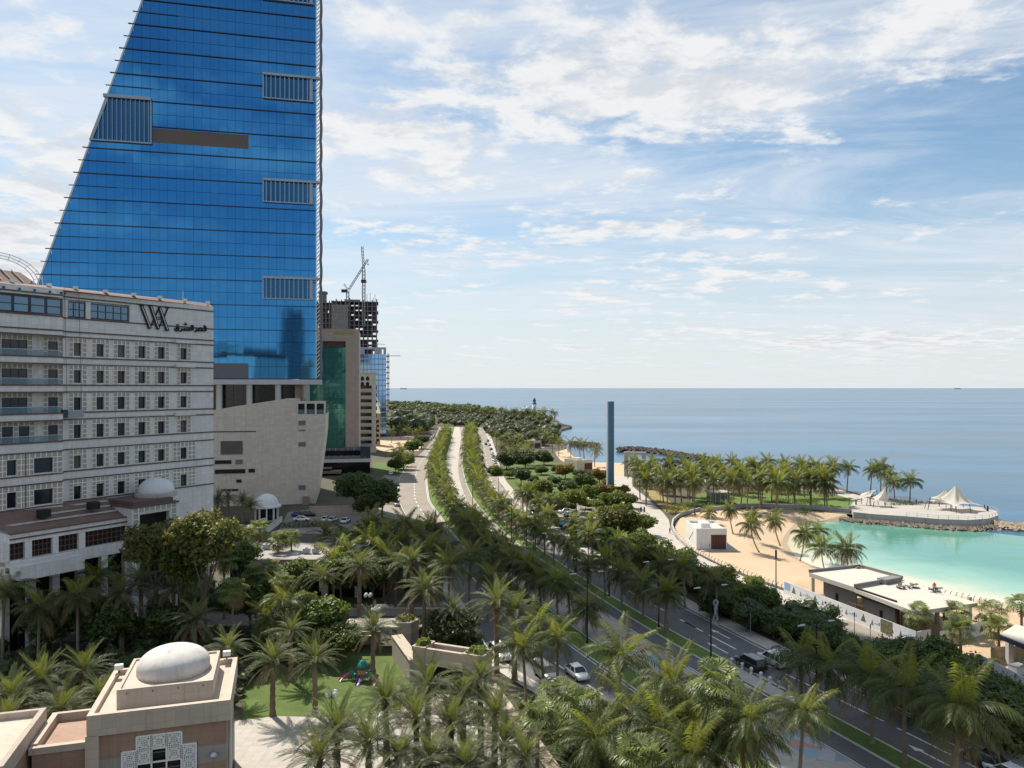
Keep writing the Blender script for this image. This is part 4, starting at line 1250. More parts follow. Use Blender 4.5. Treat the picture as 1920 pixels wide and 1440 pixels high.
def blue_block():
    F, T, x0, x1, zt = simple_tower('pale_blue_glass_building', 'pale blue glass building with an open frame on its roof, farthest of the glass blocks', (-125, 560), 80, 660, 724, 664, 24)
    MB().box(x0, x1, 0.4, 24, 0, zt).build('core', m_fin, T)
    nr, nc = 15, 9
    for j in range(nr):
        za, zb = 2 + j * (zt - 2) / nr, 2 + (j + 1) * (zt - 2) / nr
        b = MB().box(x0, x1 + 0.2, -0.3, 0.35, za, za + 0.9).build('spandrel', mat('blue_spandrel', (0.30, 0.38, 0.50), 0.4, 0.3), T)
        for i in range(nc):
            a = x0 + (x1 - x0) * i / nc
            MB().box(a + 0.15, a + (x1 - x0) / nc - 0.1, 0.0, 0.35, za + 0.9, zb).build('glass_pane', m_bglass, b)
    zr_ = F.z(690, 651)
    m = mat('blue_frame', (0.34, 0.40, 0.48), 0.5, 0.2)
    f = MB()
    f.box(x0, x1, 0, 1.2, zr_ - 1.5, zr_); f.box(x1 - 2, x1, 0, 1.2, zt, zr_ - 1.5); f.box(F.x(702), F.x(702) + 5.5, 0, 1.2, zt, zr_ - 1.5); f.box(F.x(672), F.x(683), 0, 10, zt, zr_ - 1.5)
    f.build('roof_frame', m, T)
    for k in range(14):
        MB().box(x1 + 0.2, x1 + 2.6, 4, 12, 6 + k * 4.2, 6.9 + k * 4.2).build('side_balcony', m_conc, T)
    MB().bar((F.x(708), 0.6, zr_), (F.x(708), 0.6, zr_ + 3.0), 0.3).bar((F.x(701), 0.6, zr_ + 2.8), (F.x(722), 0.6, zr_ + 2.2), 0.3).build('roof_hoist', m_fin, T)
blue_block()
# low gabled tan house in front of the blue block
def tan_house():
    F, T, x0, x1, zt = simple_tower('tan_gabled_house', 'narrow tan house with a pale pitched roof before the blue glass block', (-100, 470), 80, 703, 713, 775, 12, 'house')
    MB().box(x0, x1, 0, 12, 0, zt).build('wall', mat('tan_render', (0.42, 0.29, 0.15), 0.85, var=0.1), T)
    h = F.z(708, 757)
    MB().add([(x0 - 0.2, -0.3, zt), (x1 + 0.3, -0.3, zt), (x1 + 0.3, 12, zt), (x0 - 0.2, 12, zt), (x0 - 0.2, 6, h), (x1 - 1.6, 6, h)], [(0, 1, 5, 4), (2, 3, 4, 5), (1, 2, 5), (0, 4, 3), (0, 3, 2, 1)]).build('roof', mat('pale_roof', (0.62, 0.54, 0.40), 0.8), T)
    for k in range(5):
        MB().box(x0 + 0.8, x1 - 0.8, -0.06, -0.003, 3 + k * 3, 4.6 + k * 3).build('window', m_dglass, T)
tan_house()
# concrete skeleton under construction with two cranes
def skeleton(name, label, origin, px0, px1, ytop, ybot, nf, nc, depth, solid=0.0, seed=1):
    F, T, x0, x1, zt = simple_tower(name, label, origin, 80, px0, px1, ytop, depth)
    m = mat('raw_concrete_frame', (0.22, 0.19, 0.19), 0.9, var=0.2)
    zb = 0.0
    fh = (zt) / nf
    r = random.Random(seed)
    for k in range(nf + 1):
        z = k * fh
        ext = 1.5 if k % 2 else 0.4
        MB().box(x0, x1 + ext, 0, depth, z, z + 0.55).build('floor_slab', m, T)
    for i in range(nc + 1):
        x = x0 + (x1 - x0) * i / nc
        c = MB()
        for y in (0.4, depth * 0.5, depth - 0.8):
            c.box(x - 0.45, x + 0.45, y, y + 0.9, 0, zt + r.uniform(0, 4))
        c.build('column', m, T)
    w = MB()
    for k in range(nf):
        for i in range(nc):
            if r.random() < solid:
                a = x0 + (x1 - x0) * i / nc; b = x0 + (x1 - x0) * (i + 1) / nc
                w.box(a, b, depth * 0.4, depth * 0.4 + 0.3, k * fh + 0.56, (k + 1) * fh)
    if w.v:
        w.build('block_infill', mat('infill_blocks', (0.25, 0.20, 0.20), 0.9, var=0.15), T)
    return F, T, x0, x1, zt
F1, T1, sx0, sx1, szt = skeleton('unfinished_concrete_tower', 'grey unfinished concrete tower frame under a construction crane', (-150, 640), 622, 706, 566, 660, 27, 10, 26, 0.62, 3)
MB().box(F1.x(645), F1.x(675), 6, 20, szt, F1.z(660, 560)).build('lift_core', m_dconc, T1)
MB().box(F1.x(622), F1.x(653), -2, -1.7, 40, F1.z(640, 572)).build('scaffold_net', mat('scaffold_net', (0.27, 0.25, 0.23), 0.9, var=0.25, scale=0.3, tile=(3.0, 3.5), joint=0.5), T1)
for px in (688, 694, 700, 703):
    MB().bar((F1.x(px), 1, szt), (F1.x(px), 1, szt + 4 + (px % 5)), 0.35).build('starter_bar', m_fin, T1)
F2, T2, _, _, z2t = skeleton('unfinished_concrete_block', 'dark unfinished concrete block directly behind the glass tower edge', (-165, 690), 585, 624, 568, 660, 24, 6, 22, 0.85, 5)
MB().box(F2.x(597), F2.x(611), 4, 12, z2t, F2.z(604, 545)).box(F2.x(596), F2.x(613), 3, 13, F2.z(604, 549), F2.z(604, 546)).build('lift_core', m_dconc, T2)
def cranes():
    m = mat('crane_steel', (0.36, 0.35, 0.34), 0.6, 0.3)
    def mast(mb, a, b, w, seg):
        a = Vector(a); b = Vector(b); d = (b - a)
        n = max(2, int(d.length / seg))
        up = Vector((0, 1, 0)); s_ = d.normalized().cross(up).normalized() * (w / 2); q = up * (w / 2)
        for c in (s_ + q, s_ - q, -s_ - q, -s_ + q):
            mb.bar(a + c, b + c, w * 0.20)
        for i in range(n):
            p, r_ = a + d * i / n, a + d * (i + 1) / n
            mb.bar(p + s_ + q, r_ - s_ + q, w * 0.13); mb.bar(p - s_ - q, r_ + s_ - q, w * 0.13)
            mb.bar(p + s_ - q, r_ + s_ + q, w * 0.13); mb.bar(p - s_ + q, r_ - s_ - q, w * 0.13)
    Y = 645
    base = A(682, 575, Y)
    t = thing('tower_crane', 'slender vertical mast of a tower crane standing on the unfinished tower', 'crane', (base.x, base.y, 90))
    mb = MB(); mast(mb, (0, 0, 0), (0, 0, A(681, 505, Y).z - 90), 2.2, 3.0)
    mb.build('mast', m, t)
    mb = MB(); mast(mb, (0, 0, A(681, 505, Y).z - 90), A(679, 462, Y) - Vector((base.x, base.y, 90)), 1.5, 2.5); mb.build('tower_head', m, t)
    mb = MB().box(-2, 2, -2, 2, A(682, 530, Y).z - 90, A(682, 525, Y).z - 90); mb.build('operator_cab', m_fin, t)
    p0 = A(652, 575, Y)
    t = thing('luffing_crane', 'luffing crane with its jib raised to the right over the unfinished tower', 'crane', (p0.x, p0.y, 85))
    o = Vector((p0.x, p0.y, 85))
    mb = MB(); mast(mb, (0, 0, 0), A(652, 545, Y) - o, 2.0, 3.0); mb.build('mast', m, t)
    mb = MB(); mast(mb, A(654, 543, Y) - o, A(690, 486, Y) - o, 1.3, 2.5); mb.build('jib', m, t)
    mb = MB(); mast(mb, A(652, 543, Y) - o, A(645, 532, Y) - o, 1.0, 2.5); mb.build('back_mast', m, t)
    q = A(646, 546, Y) - o
    MB().cbox((q.x, q.y, q.z - 1), 5, 3, 2.5).build('counterweight', m_fin, t)
    h = A(690, 486, Y) - o
    MB().bar(h, (h.x, h.y, h.z - 4), 0.2).cbox((h.x, h.y, h.z - 5), 0.8, 0.8, 1).build('hook', m_fin, t)
    p = A(728, 667, 900)
    t = thing('distant_crane', 'faint distant crane with a horizontal jib right of the blue glass block', 'crane', (p.x, p.y, 0))
    mb = MB(); mast(mb, (0, 0, 0), (0, 0, p.z + 3), 1.6, 4); mb.build('mast', m, t)
    mb = MB(); mast(mb, (-3, 0, p.z), (15, 0, p.z), 1.0, 3); mb.build('jib', m, t)
cranes()

# ------------------------------------------------------------------ city blocks behind the viewer, seen mirrored in the glass tower
def mirrored(x, y, w, h, m, label, n):
    T = thing('city_block', label, 'building', (x, y, 0), R(8))
    MB().box(-w / 2, w / 2, -22, 0, 0, h).build('wall', m, T)
    for k in range(n):
        z = 5 + k * (h - 8) / n
        MB().box(-w / 2 + 1.2, w / 2 - 1.2, 0.003, 0.12, z, z + (h - 8) / n * 0.45).build('window_band', m_dglass, T)
mirrored(7, -190, 20, 110, mat('mirror_grey', (0.20, 0.22, 0.26), 0.6, var=0.2, scale=0.1), 'slim grey tower mirrored at the right edge of the blue glass', 24)
mirrored(15, -178, 9, 60, mat('mirror_tan', (0.42, 0.24, 0.14), 0.8), 'narrow tan block mirrored low in the blue glass', 12)
mirrored(-22, -196, 31, 72, mat('mirror_dark', (0.12, 0.12, 0.14), 0.7), 'dark banded block mirrored low in the blue glass', 14)
mirrored(-54, -200, 30, 82, mat('mirror_white', (0.62, 0.63, 0.65), 0.7), 'white banded block mirrored low in the blue glass beside the hotel', 20)

# ------------------------------------------------------------------ the domed pavilion in the foreground
def pavilion():
    Z = 10.0
    bl, fl, fr_, br = G(262, 1237, Z), G(162, 1343, Z), G(432, 1312, Z), G(448, 1232, Z)
    d = (fr_ - fl); deg = 90 - math.degrees(math.atan2(d.y, d.x))
    F = Frame(fl, deg)
    T = thing('domed_pavilion', 'tan stone garden pavilion with an egg white dome on its flat roof', 'pavilion', F.o, F.rz)
    Wd = d.length
    Dp = Wd * 0.97
    m_a = mat('pavilion_stone', (0.50, 0.42, 0.34), 0.82, var=0.08, scale=0.5, tile=(1.12, 0.8), joint=0.80, stain=0.2)
    m_b = mat('pavilion_brown_stone', (0.36, 0.235, 0.17), 0.82, var=0.10, scale=0.5, tile=(1.12, 1.05), joint=0.82, stain=0.15)
    m_c = mat('pavilion_grey_stone', (0.35, 0.32, 0.29), 0.82, var=0.08, scale=0.5, tile=(1.12, 1.05), joint=0.82, stain=0.15)
    m_r = mat('pavilion_roof_finish', (0.52, 0.44, 0.36), 0.9, var=0.12, scale=0.4, fine=3, stain=0.2)
    yw = 0.35
    band = [(Z - 1.75, Z - 0.001, m_a, 0.0), (Z - 3.9, Z - 1.75, m_b, yw), (Z - 5.3, Z - 3.9, m_c, yw), (Z - 6.2, Z - 5.3, m_b, yw), (0.0, Z - 6.2, m_c, yw)]
    for z0, z1, m, o in band:
        nm = 'fascia' if o == 0 else 'stone_course'
        # front runs in three pieces round the lattice window
        if o:
            xa, xb = F.x(227, o), F.x(371, o)
            pc = MB()
            zt = Z - 3.05
            xs1, xs2 = F.x(256, o), F.x(341, o)
            pc.box(o, xa, o, o + 0.5, z0, z1); pc.box(xb, Wd - o, o, o + 0.5, z0, z1)
            pc.box(xa, xs1, o, o + 0.5, max(z0, F.z(240, 1407, o)) if z1 > F.z(240, 1407, o) else z1 - 0.01, z1)
            pc.box(xs2, xb, o, o + 0.5, max(z0, F.z(360, 1393, o)) if z1 > F.z(360, 1393, o) else z1 - 0.01, z1)
            pc.box(xs1, xs2, o, o + 0.5, max(z0, F.z(300, 1376, o)) if z1 > F.z(300, 1376, o) else z1 - 0.01, z1)
            pc.box(o, o + 0.5, o + 0.5, Dp - o, z0, z1); pc.box(Wd - o - 0.5, Wd - o, o + 0.5, Dp - o, z0, z1); pc.box(o + 0.5, Wd - o - 0.5, Dp - o - 0.5, Dp - o, z0, z1)
            pc.build(nm, m, T)
        else:
            MB().box(0, Wd, 0, 0.45, z0, z1).box(0, Wd, Dp - 0.45, Dp, z0, z1).box(0, 0.45, 0.45, Dp - 0.45, z0, z1).box(Wd - 0.45, Wd, 0.45, Dp - 0.45, z0, z1).build(nm, m, T)
    MB().box(0.45, Wd - 0.45, 0.45, Dp - 0.45, Z - 0.9, Z - 0.45).build('roof_deck', m_r, T)
    MB().box(1.2, Wd - 1.2, 1.6, Dp - 1.0, 0, Z - 1).build('dark_room', m_dark, T)
    # raised plinth under the dome
    p0, p1 = F.x(208, 1.2), F.x(402, 1.2)
    px0, px1, py0, py1 = 1.9, Wd - 1.55, 1.7, Dp - 1.3
    pz = Z + 1.25
    MB().box(px0, px1, py0, py0 + 0.25, Z - 0.45, pz).box(px0, px1, py1 - 0.25, py1, Z - 0.45, pz).box(px0, px0 + 0.25, py0 + 0.25, py1 - 0.25, Z - 0.45, pz).box(px1 - 0.25, px1, py0 + 0.25, py1 - 0.25, Z - 0.45, pz).build('plinth_wall', m_a, T)
    MB().box(px0 + 0.25, px1 - 0.25, py0 + 0.25, py1 - 0.25, Z - 0.45, pz - 0.16).build('plinth_top', m_r, T)
    for k in range(4):
        x = px0 + 0.8 + k * (px1 - px0 - 1.6) / 3
        MB().tube([(x, py0 - 0.12, pz - 0.35), (x, py0 + 0.01, pz - 0.35)], 0.05, 8).build('drain_spout', m_fin, T)
    dx, dy = (px0 + px1) / 2 + 0.15, (py0 + py1) / 2 + 0.1
    r = (px1 - px0) * 0.405
    prof = [(r, 0), (r, 0.55)] + [(r * math.cos(q) ** 0.9, 0.55 + r * 0.55 * math.sin(q)) for q in np.linspace(0.06, 1.53, 14)]
    MB().lathe(prof, (dx, dy, pz - 0.17), 40).build('dome', mat('dome_plaster', (0.58, 0.55, 0.505), 0.8, var=0.12, scale=0.5, fine=2.0, stain=0.28), T, True)
    # lattice window, stepped outline, with dark openings and white bars
    def tile(x0, x1, z0, z1, y):
        lw = MB()
        n = 7
        w = (x1 - x0) / n
        for i in range(n + 1):
            big = i in (0, n)
            lw.box(x0 + i * w - (0.07 if big else 0.03), x0 + i * w + (0.07 if big else 0.03), y - 0.1, y, z0, z1)
            lw.box(x0, x1, y - 0.095, y - 0.005, z0 + i * (z1 - z0) / n - (0.07 if big else 0.03), z0 + i * (z1 - z0) / n + (0.07 if big else 0.03))
        cx_, cz_ = (x0 + x1) / 2, (z0 + z1) / 2
        for q in range(8):
            a0, a1 = q * math.pi / 4, (q + 1) * math.pi / 4
            R_ = (x1 - x0) * 0.30
            lw.bar((cx_ + R_ * math.cos(a0), y - 0.06, cz_ + R_ * math.sin(a0)), (cx_ + R_ * math.cos(a1), y - 0.06, cz_ + R_ * math.sin(a1)), 0.16, 0.08, up=(0, 1, 0))
        return lw
    y = yw - 0.01
    xs_ = [F.x(229, yw), F.x(256.5, yw), F.x(284.5, yw), F.x(312.5, yw), F.x(340.5, yw), F.x(368, yw)]
    zs_ = [F.z(300, 1376, yw) - k * (xs_[2] - xs_[1]) * 1.0 for k in range(6)]
    zL = F.z(240, 1407, yw)
    m_lw = mat('lattice_white', (0.84, 0.83, 0.80), 0.7, var=0.06)
    solid = {(1, 0), (2, 0), (3, 0), (1, 1), (3, 1), (0, 1), (4, 1), (0, 2), (4, 2), (0, 3), (4, 3)}
    for c in range(5):
        for k in range(5):
            z1 = zs_[k] if c in (1, 2, 3) else zs_[k] + (0.0)
            z0 = z1 - (xs_[2] - xs_[1])
            if c in (0, 4) and k == 0:
                continue
            if (c, k) in solid:
                tile(xs_[c], xs_[c + 1], z0, z1, y).build('lattice_tile', m_lw, T)
            else:
                b = MB()
                b.box(xs_[c] - 0.06, xs_[c] + 0.06, y - 0.1, y, z0, z1); b.box(xs_[c + 1] - 0.06, xs_[c + 1] + 0.06, y - 0.09, y, z0, z1); b.box(xs_[c], xs_[c + 1], y - 0.1, y, z0 - 0.06, z0 + 0.06)
                f = b.build('window_frame', m_lw, T)
                MB().box(xs_[c], xs_[c + 1], y + 0.25, y + 0.3, z0, z1).build('pane', m_dglass, f)
    # the small wall lamp and the drainpipe
    lx, lz = F.loc(401, 1413, yw)
    lp = MB().lathe([(0.3, 0), (0.34, 0.12), (0.22, 0.3), (0.1, 0.42)], (lx, yw - 0.35, lz - 0.1), 14).build('wall_lamp', m_alu, T, True)
    MB().box(lx - 0.06, lx + 0.06, yw - 0.3, yw - 0.003, lz - 0.06, lz + 0.02).build('bracket', m_fin, lp)
    MB().tube([(Wd - 0.2, 3.2, Z - 1.75), (Wd - 0.2, 3.2, Z - 4.5), (Wd - 0.2, 2.9, Z - 5.0), (Wd - 0.2, 2.9, 0)], 0.14, 10).build('drainpipe', m_white, T, True)
    for x, yy in ((Wd - 1.0, Dp - 0.3), (0.6, Dp - 1.2)):
        f = MB().box(x - 0.35, x + 0.35, yy - 0.25, yy + 0.25, Z + 0.35, Z + 0.8).build('floodlight', m_white, T)
        MB().box(x - 0.06, x + 0.06, yy - 0.06, yy + 0.06, Z - 0.02, Z + 0.35).build('stand', m_fin, f)
    # lower links to the left
    m_l = m_b
    z2 = Z - 2.6
    w = MB().box(-4.2, 0.2, 1.0, 7.5, 0, z2 - 0.4).build('side_wing', m_b, T)
    MB().box(-4.4, 0.0, 0.8, 1.3, z2 - 0.4, z2 + 0.15).box(-4.4, -3.9, 1.3, 7.6, z2 - 0.4, z2 + 0.3).box(-3.9, 0.0, 7.2, 7.6, z2 - 0.4, z2 + 0.3).box(-0.1, 0.9, 0.0, 1.0, 0, z2 + 0.9).build('wing_parapet', m_a, T)
    # second domed roof at the frame's edge
    T2 = thing('small_domed_annex', 'low annex roof with a white round dome, at the corner beside the egg domed pavilion', 'annex', F.o, F.rz)
    z3 = Z - 2.2
    ax1 = -4.6; ax0 = ax1 - 11
    MB().box(ax0, ax1, -4.5, 6.0, 0, z3 - 0.3).build('wall', m_b, T2)
    MB().box(ax0, ax1 + 0.1, -4.6, -4.2, z3 - 0.3, z3 + 1.0).box(ax1 - 0.35, ax1 + 0.1, -4.2, 6.1, z3 - 0.3, z3 + 1.0).box(ax0, ax1 - 0.35, 5.7, 6.1, z3 - 0.3, z3 + 1.0).build('parapet', m_a, T2)
    MB().box(ax0, ax1 - 0.35, -4.2, 5.7, z3 - 0.3, z3 + 0.45).build('roof_deck', m_r, T2)
    r2 = 3.0
    MB().lathe([(r2, 0), (r2, 0.9)] + [(r2 * math.cos(q), 0.9 + r2 * 0.45 * math.sin(q)) for q in np.linspace(0.08, 1.5, 9)], (ax1 - 5.6, 0.6, z3 + 0.44), 32).build('dome', MATS['dome_plaster'], T2, True)
pavilion()
# ================================================================== VEGETATION
def leafmat(name, col, rough=0.55, tr=0.42, tcol=(1.5, 1.5, 0.6), var=0.25, rand=0.18):
    return mat(name, col, rough, var=var, scale=0.5, fine=2.5, spec=0.35, rand=rand, trans=(tr, tcol))
m_coco = leafmat('coconut_frond', (0.090, 0.112, 0.036), 0.45)
m_cocoy = leafmat('coconut_frond_young', (0.175, 0.188, 0.050), 0.45)
m_cocod = leafmat('coconut_frond_dry', (0.24, 0.165, 0.075), 0.7, 0.25, (1.2, 1.1, 0.8))
m_date = leafmat('date_frond', (0.138, 0.152, 0.078), 0.5, 0.28, (1.3, 1.35, 0.7))
m_datey = leafmat('date_frond_young', (0.165, 0.185, 0.075), 0.5, 0.3)
m_fan = leafmat('fan_leaf', (0.165, 0.20, 0.062), 0.42, 0.35)
m_bark = mat('palm_bark', (0.235, 0.190, 0.145), 0.95, var=0.35, scale=2.0, fine=9.0, bump=0.8, bscale=9.0, rand=0.15)
m_barkd = mat('date_bark', (0.205, 0.150, 0.105), 0.95, var=0.4, scale=3.0, fine=9.0, bump=1.0, bscale=8.0, rand=0.15)
m_wood = mat('tree_bark', (0.13, 0.10, 0.075), 0.95, var=0.3, scale=2.0, fine=8.0, bump=0.8, bscale=7.0)

def frond_geo(mb, L, a0, droop, n, ll, lw, vee, hang, seed, az=0.0, base=(0, 0, 0), mi=0, rach=0.035, fwd=0.55):
    """one feather leaf: arching rachis with leaflets on both sides"""
    r = random.Random(seed)
    segs = 7
    p = Vector((0, 0, 0)); pts = [p.copy()]
    tang = []
    for i in range(segs):
        t = (i + 0.5) / segs
        a = a0 - droop * t ** 1.35
        d = Vector((math.cos(a), 0, math.sin(a)))
        tang.append(d)
        p = p + d * (L / segs)
        pts.append(p.copy())
    tang.append(tang[-1])
    ca, sa = math.cos(az), math.sin(az)
    B = Vector(base)
    def W_(v):
        return (B.x + v.x * ca - v.y * sa, B.y + v.x * sa + v.y * ca, B.z + v.z)
    vs = []; fs = []
    # rachis as a thin tapering ridge
    for i, q in enumerate(pts):
        w = rach * (1 - 0.8 * i / segs)
        nrm = Vector((-tang[min(i, segs - 1)].z, 0, tang[min(i, segs - 1)].x))
        vs += [W_(q + Vector((0, w, 0))), W_(q + nrm * w), W_(q + Vector((0, -w, 0)))]
    for i in range(segs):
        a = 3 * i
        fs += [(a, a + 3, a + 4, a + 1), (a + 1, a + 4, a + 5, a + 2)]
    mb.add(vs, fs, mi)
    vs = []; fs = []
    for k in range(n):
        t = 0.14 + 0.86 * (k + 0.3) / n
        f = t * segs; i = min(int(f), segs - 1); u = f - i
        q = pts[i].lerp(pts[i + 1], u); T_ = tang[i].lerp(tang[min(i + 1, segs)], u).normalized()
        N_ = Vector((-T_.z, 0, T_.x))
        prof = math.sin(math.pi * min(1, 0.16 + 0.84 * t) ** 0.85) ** 0.6 if t < 0.97 else 0.5
        ln = ll * (0.35 + 0.75 * prof) * r.uniform(0.85, 1.12)
        for s_ in (-1, 1):
            fw = fwd + 0.35 * t + r.uniform(-0.08, 0.08)
            D = (T_ * fw + Vector((0, s_, 0)) * (1.0 - 0.3 * t) + N_ * (vee + r.uniform(-0.12, 0.12))).normalized()
            tip = q + D * ln + Vector((0, 0, -hang * ln * r.uniform(0.6, 1.2)))
            mid = q + D * ln * 0.5 + Vector((0, 0, -hang * ln * 0.18))
            wv = T_ * (lw * r.uniform(0.8, 1.2))
            o = len(vs)
            vs += [W_(q), W_(mid + wv * 0.5), W_(tip), W_(mid - wv * 0.5)]
            fs.append((o, o + 1, o + 2, o + 3))
    mb.add(vs, fs, mi)

def fan_geo(mb, L, a0, rad, seed, az=0.0, base=(0, 0, 0), mi=0, n=15):
    """one palmate leaf: stalk and a pleated half-disc with drooping tips"""
    r = random.Random(seed)
    ca, sa = math.cos(az), math.sin(az); B = Vector(base)
    def W_(v):
        return (B.x + v.x * ca - v.y * sa, B.y + v.x * sa + v.y * ca, B.z + v.z)
    st = Vector((math.cos(a0), 0, math.sin(a0))); hub = st * L
    nrm = Vector((-st.z, 0, st.x))
    mb.add([W_(Vector((0, 0.03, 0))), W_(Vector((0, -0.03, 0))), W_(hub + Vector((0, -0.02, 0))), W_(hub + Vector((0, 0.02, 0)))], [(0, 1, 2, 3)], mi)
    f = (st * 0.85 + Vector((0, 0, -0.45))).normalized()
    vs = []; fs = []
    for k in range(n):
        q = (k / (n - 1) - 0.5) * R(255)
        d = f * math.cos(q) + Vector((0, 1, 0)) * math.sin(q)
        rr = rad * r.uniform(0.88, 1.08)
        side = (f * -math.sin(q) + Vector((0, 1, 0)) * math.cos(q)) * (rad * 0.056)
        pl = nrm * (0.10 * rad * (0.5 if k % 2 else -0.5))
        mid = hub + d * rr * 0.62 + pl
        tip = hub + d * rr * 0.98 + Vector((0, 0, -0.20 * rr))
        o = len(vs)
        vs += [W_(hub), W_(mid + side), W_(tip), W_(mid - side)]
        fs.append((o, o + 1, o + 2, o + 3))
    mb.add(vs, fs, mi)

# leaf meshes that single fronds share: (kind, pose)
FR = {}
def frond_mesh(kind, pose, v):
    key = (kind, pose, v)
    if key in FR:
        return FR[key]
    mb = MB(); sd_ = 100 * v + hash(kind + pose) % 97 if False else 100 * v + sum(map(ord, kind + pose)) % 97
    if kind == 'coconut':
        a0, dr = {'up': (R(74), R(48)), 'mid': (R(42), R(88)), 'low': (R(5), R(74)), 'dry': (R(-38), R(45))}[pose]
        frond_geo(mb, 3.9, a0, dr, 34, 0.95, 0.085, -0.05, 0.55, sd_)
        m = {'up': m_cocoy, 'dry': m_cocod}.get(pose, m_coco)
    elif kind == 'date':
        a0, dr = {'up': (R(72), R(34)), 'mid': (R(40), R(62)), 'low': (R(6), R(54)), 'dry': (R(-30), R(35))}[pose]
        frond_geo(mb, 3.6, a0, dr, 40, 0.60, 0.062, 0.38, 0.10, sd_, fwd=0.85)
        m = {'up': m_datey, 'dry': m_cocod}.get(pose, m_date)
    else:
        a0 = {'up': R(62), 'mid': R(25), 'low': R(-18), 'dry': R(-58)}[pose]
        fan_geo(mb, 1.25, a0, 1.15, sd_, n=23)
        m = {'dry': m_cocod}.get(pose, m_fan)
    FR[key] = mb.mesh(kind + '_frond', m)
    return FR[key]
POSES = {'coconut': [('up', 6), ('mid', 13), ('low', 12), ('dry', 3)], 'date': [('up', 11), ('mid', 21), ('low', 15), ('dry', 4)], 'fan': [('up', 7), ('mid', 11), ('low', 7), ('dry', 3)]}
CRW = {}
def crown_mesh(kind, v, lod):
    """whole crown in one mesh, for palms too far off to tell the leaves apart"""
    key = (kind, v, lod)
    if key in CRW:
        return CRW[key]
    r = random.Random(v * 31 + 5)
    mb = MB(); az = r.uniform(0, 6)
    mats = {'coconut': [m_coco, m_cocoy, m_cocod], 'date': [m_date, m_datey, m_cocod], 'fan': [m_fan, m_fan, m_cocod]}[kind]
    n_, wl_ = ((22, 1.6) if lod == 1 else (10, 3.0))
    for pose, cnt in POSES[kind]:
        c = cnt if lod == 1 else max(1, int(cnt * 0.62))
        if pose == 'dry':
            c = [1, 3, 6, 2, 9][v % 5]
        elif pose == 'low':
            c = max(3, int(c * [1.0, 0.7, 1.15, 0.5, 0.85][v % 5]))
        for i in range(c):
            az += 2.399 + r.uniform(-0.3, 0.3)
            mi = {'up': 1, 'dry': 2}.get(pose, 0)
            e = r.uniform(-0.14, 0.14)
            if kind == 'coconut':
                a0, dr = {'up': (R(74), R(48)), 'mid': (R(42), R(88)), 'low': (R(5), R(74)), 'dry': (R(-38), R(45))}[pose]
                frond_geo(mb, 3.9 * r.uniform(0.85, 1.08), a0 + e, dr, n_, 0.95, 0.085 * wl_, -0.05, 0.55, r.randint(0, 9999), az, (0, 0, 0), mi, 0.05)
            elif kind == 'date':
                a0, dr = {'up': (R(72), R(34)), 'mid': (R(40), R(62)), 'low': (R(6), R(54)), 'dry': (R(-30), R(35))}[pose]
                frond_geo(mb, 3.3 * r.uniform(0.85, 1.08), a0 + e, dr, n_, 0.56, 0.055 * wl_, 0.38, 0.10, r.randint(0, 9999), az, (0, 0, 0), mi, 0.05, 0.85)
            else:
                fan_geo(mb, 1.15 * r.uniform(0.85, 1.1), {'up': R(62), 'mid': R(25), 'low': R(-18), 'dry': R(-58)}[pose] + e, 1.05, r.randint(0, 9999), az, (0, 0, 0), mi, 13 if lod == 1 else 9)
    CRW[key] = mb.mesh(kind + '_crown', mats)
    return CRW[key]
TRK = {}
def trunk_mesh(kind, v):
    """trunk one metre tall per unit, top at the origin of the crown"""
    key = (kind, v)
    if key in TRK:
        return TRK[key]
    r = random.Random(v + 3)
    mb = MB(); n = 14
    lean = {'coconut': 0.05, 'date': 0.012, 'fan': 0.02, 'beach': 0.30}[kind]
    r0 = {'coconut': 0.030, 'date': 0.048, 'fan': 0.028, 'beach': 0.026}[kind]
    q = r.uniform(0, 6.28)
    pts = []; rad = []
    for i in range(n + 1):
        t = i / n
        o = lean * ((t - 1) ** 2 if kind == 'beach' else (t * t - 1))
        pts.append((o * math.cos(q), o * math.sin(q), t))
        rr = r0 * (1.0 - 0.3 * t) * (1.35 if i == 0 else 1.0)
        if kind == 'date':
            rr *= (1.12 if i % 2 else 0.92) * (1.25 if t > 0.9 else 1)
        else:
            rr *= (1.04 if i % 2 else 0.97)
        rad.append(rr)
    mb.tube(pts, rad, 9)
    TRK[key] = mb.mesh(kind + '_trunk', m_barkd if kind == 'date' else m_bark)
    return TRK[key]
BOOT = MB()
for k in range(40):
    q = k * 2.399; z = -0.9 + 0.9 * k / 40
    d = Vector((math.cos(q), math.sin(q), 0))
    BOOT.bar(d * 0.16 + Vector((0, 0, z)), d * 0.42 + Vector((0, 0, z + 0.28)), 0.10, 0.05)
boot_mesh = BOOT.mesh('leaf_bases', m_barkd)
NUTS = MB()
for k in range(7):
    q = k * 0.9
    NUTS.lathe([(0.03, -0.16), (0.12, -0.08), (0.14, 0.02), (0.09, 0.13), (0.02, 0.17)], (0.33 * math.cos(q), 0.33 * math.sin(q), -0.35 - 0.12 * (k % 2)), 7)
nut_mesh = NUTS.mesh('coconuts', mat('coconut_husk', (0.20, 0.17, 0.05), 0.7))

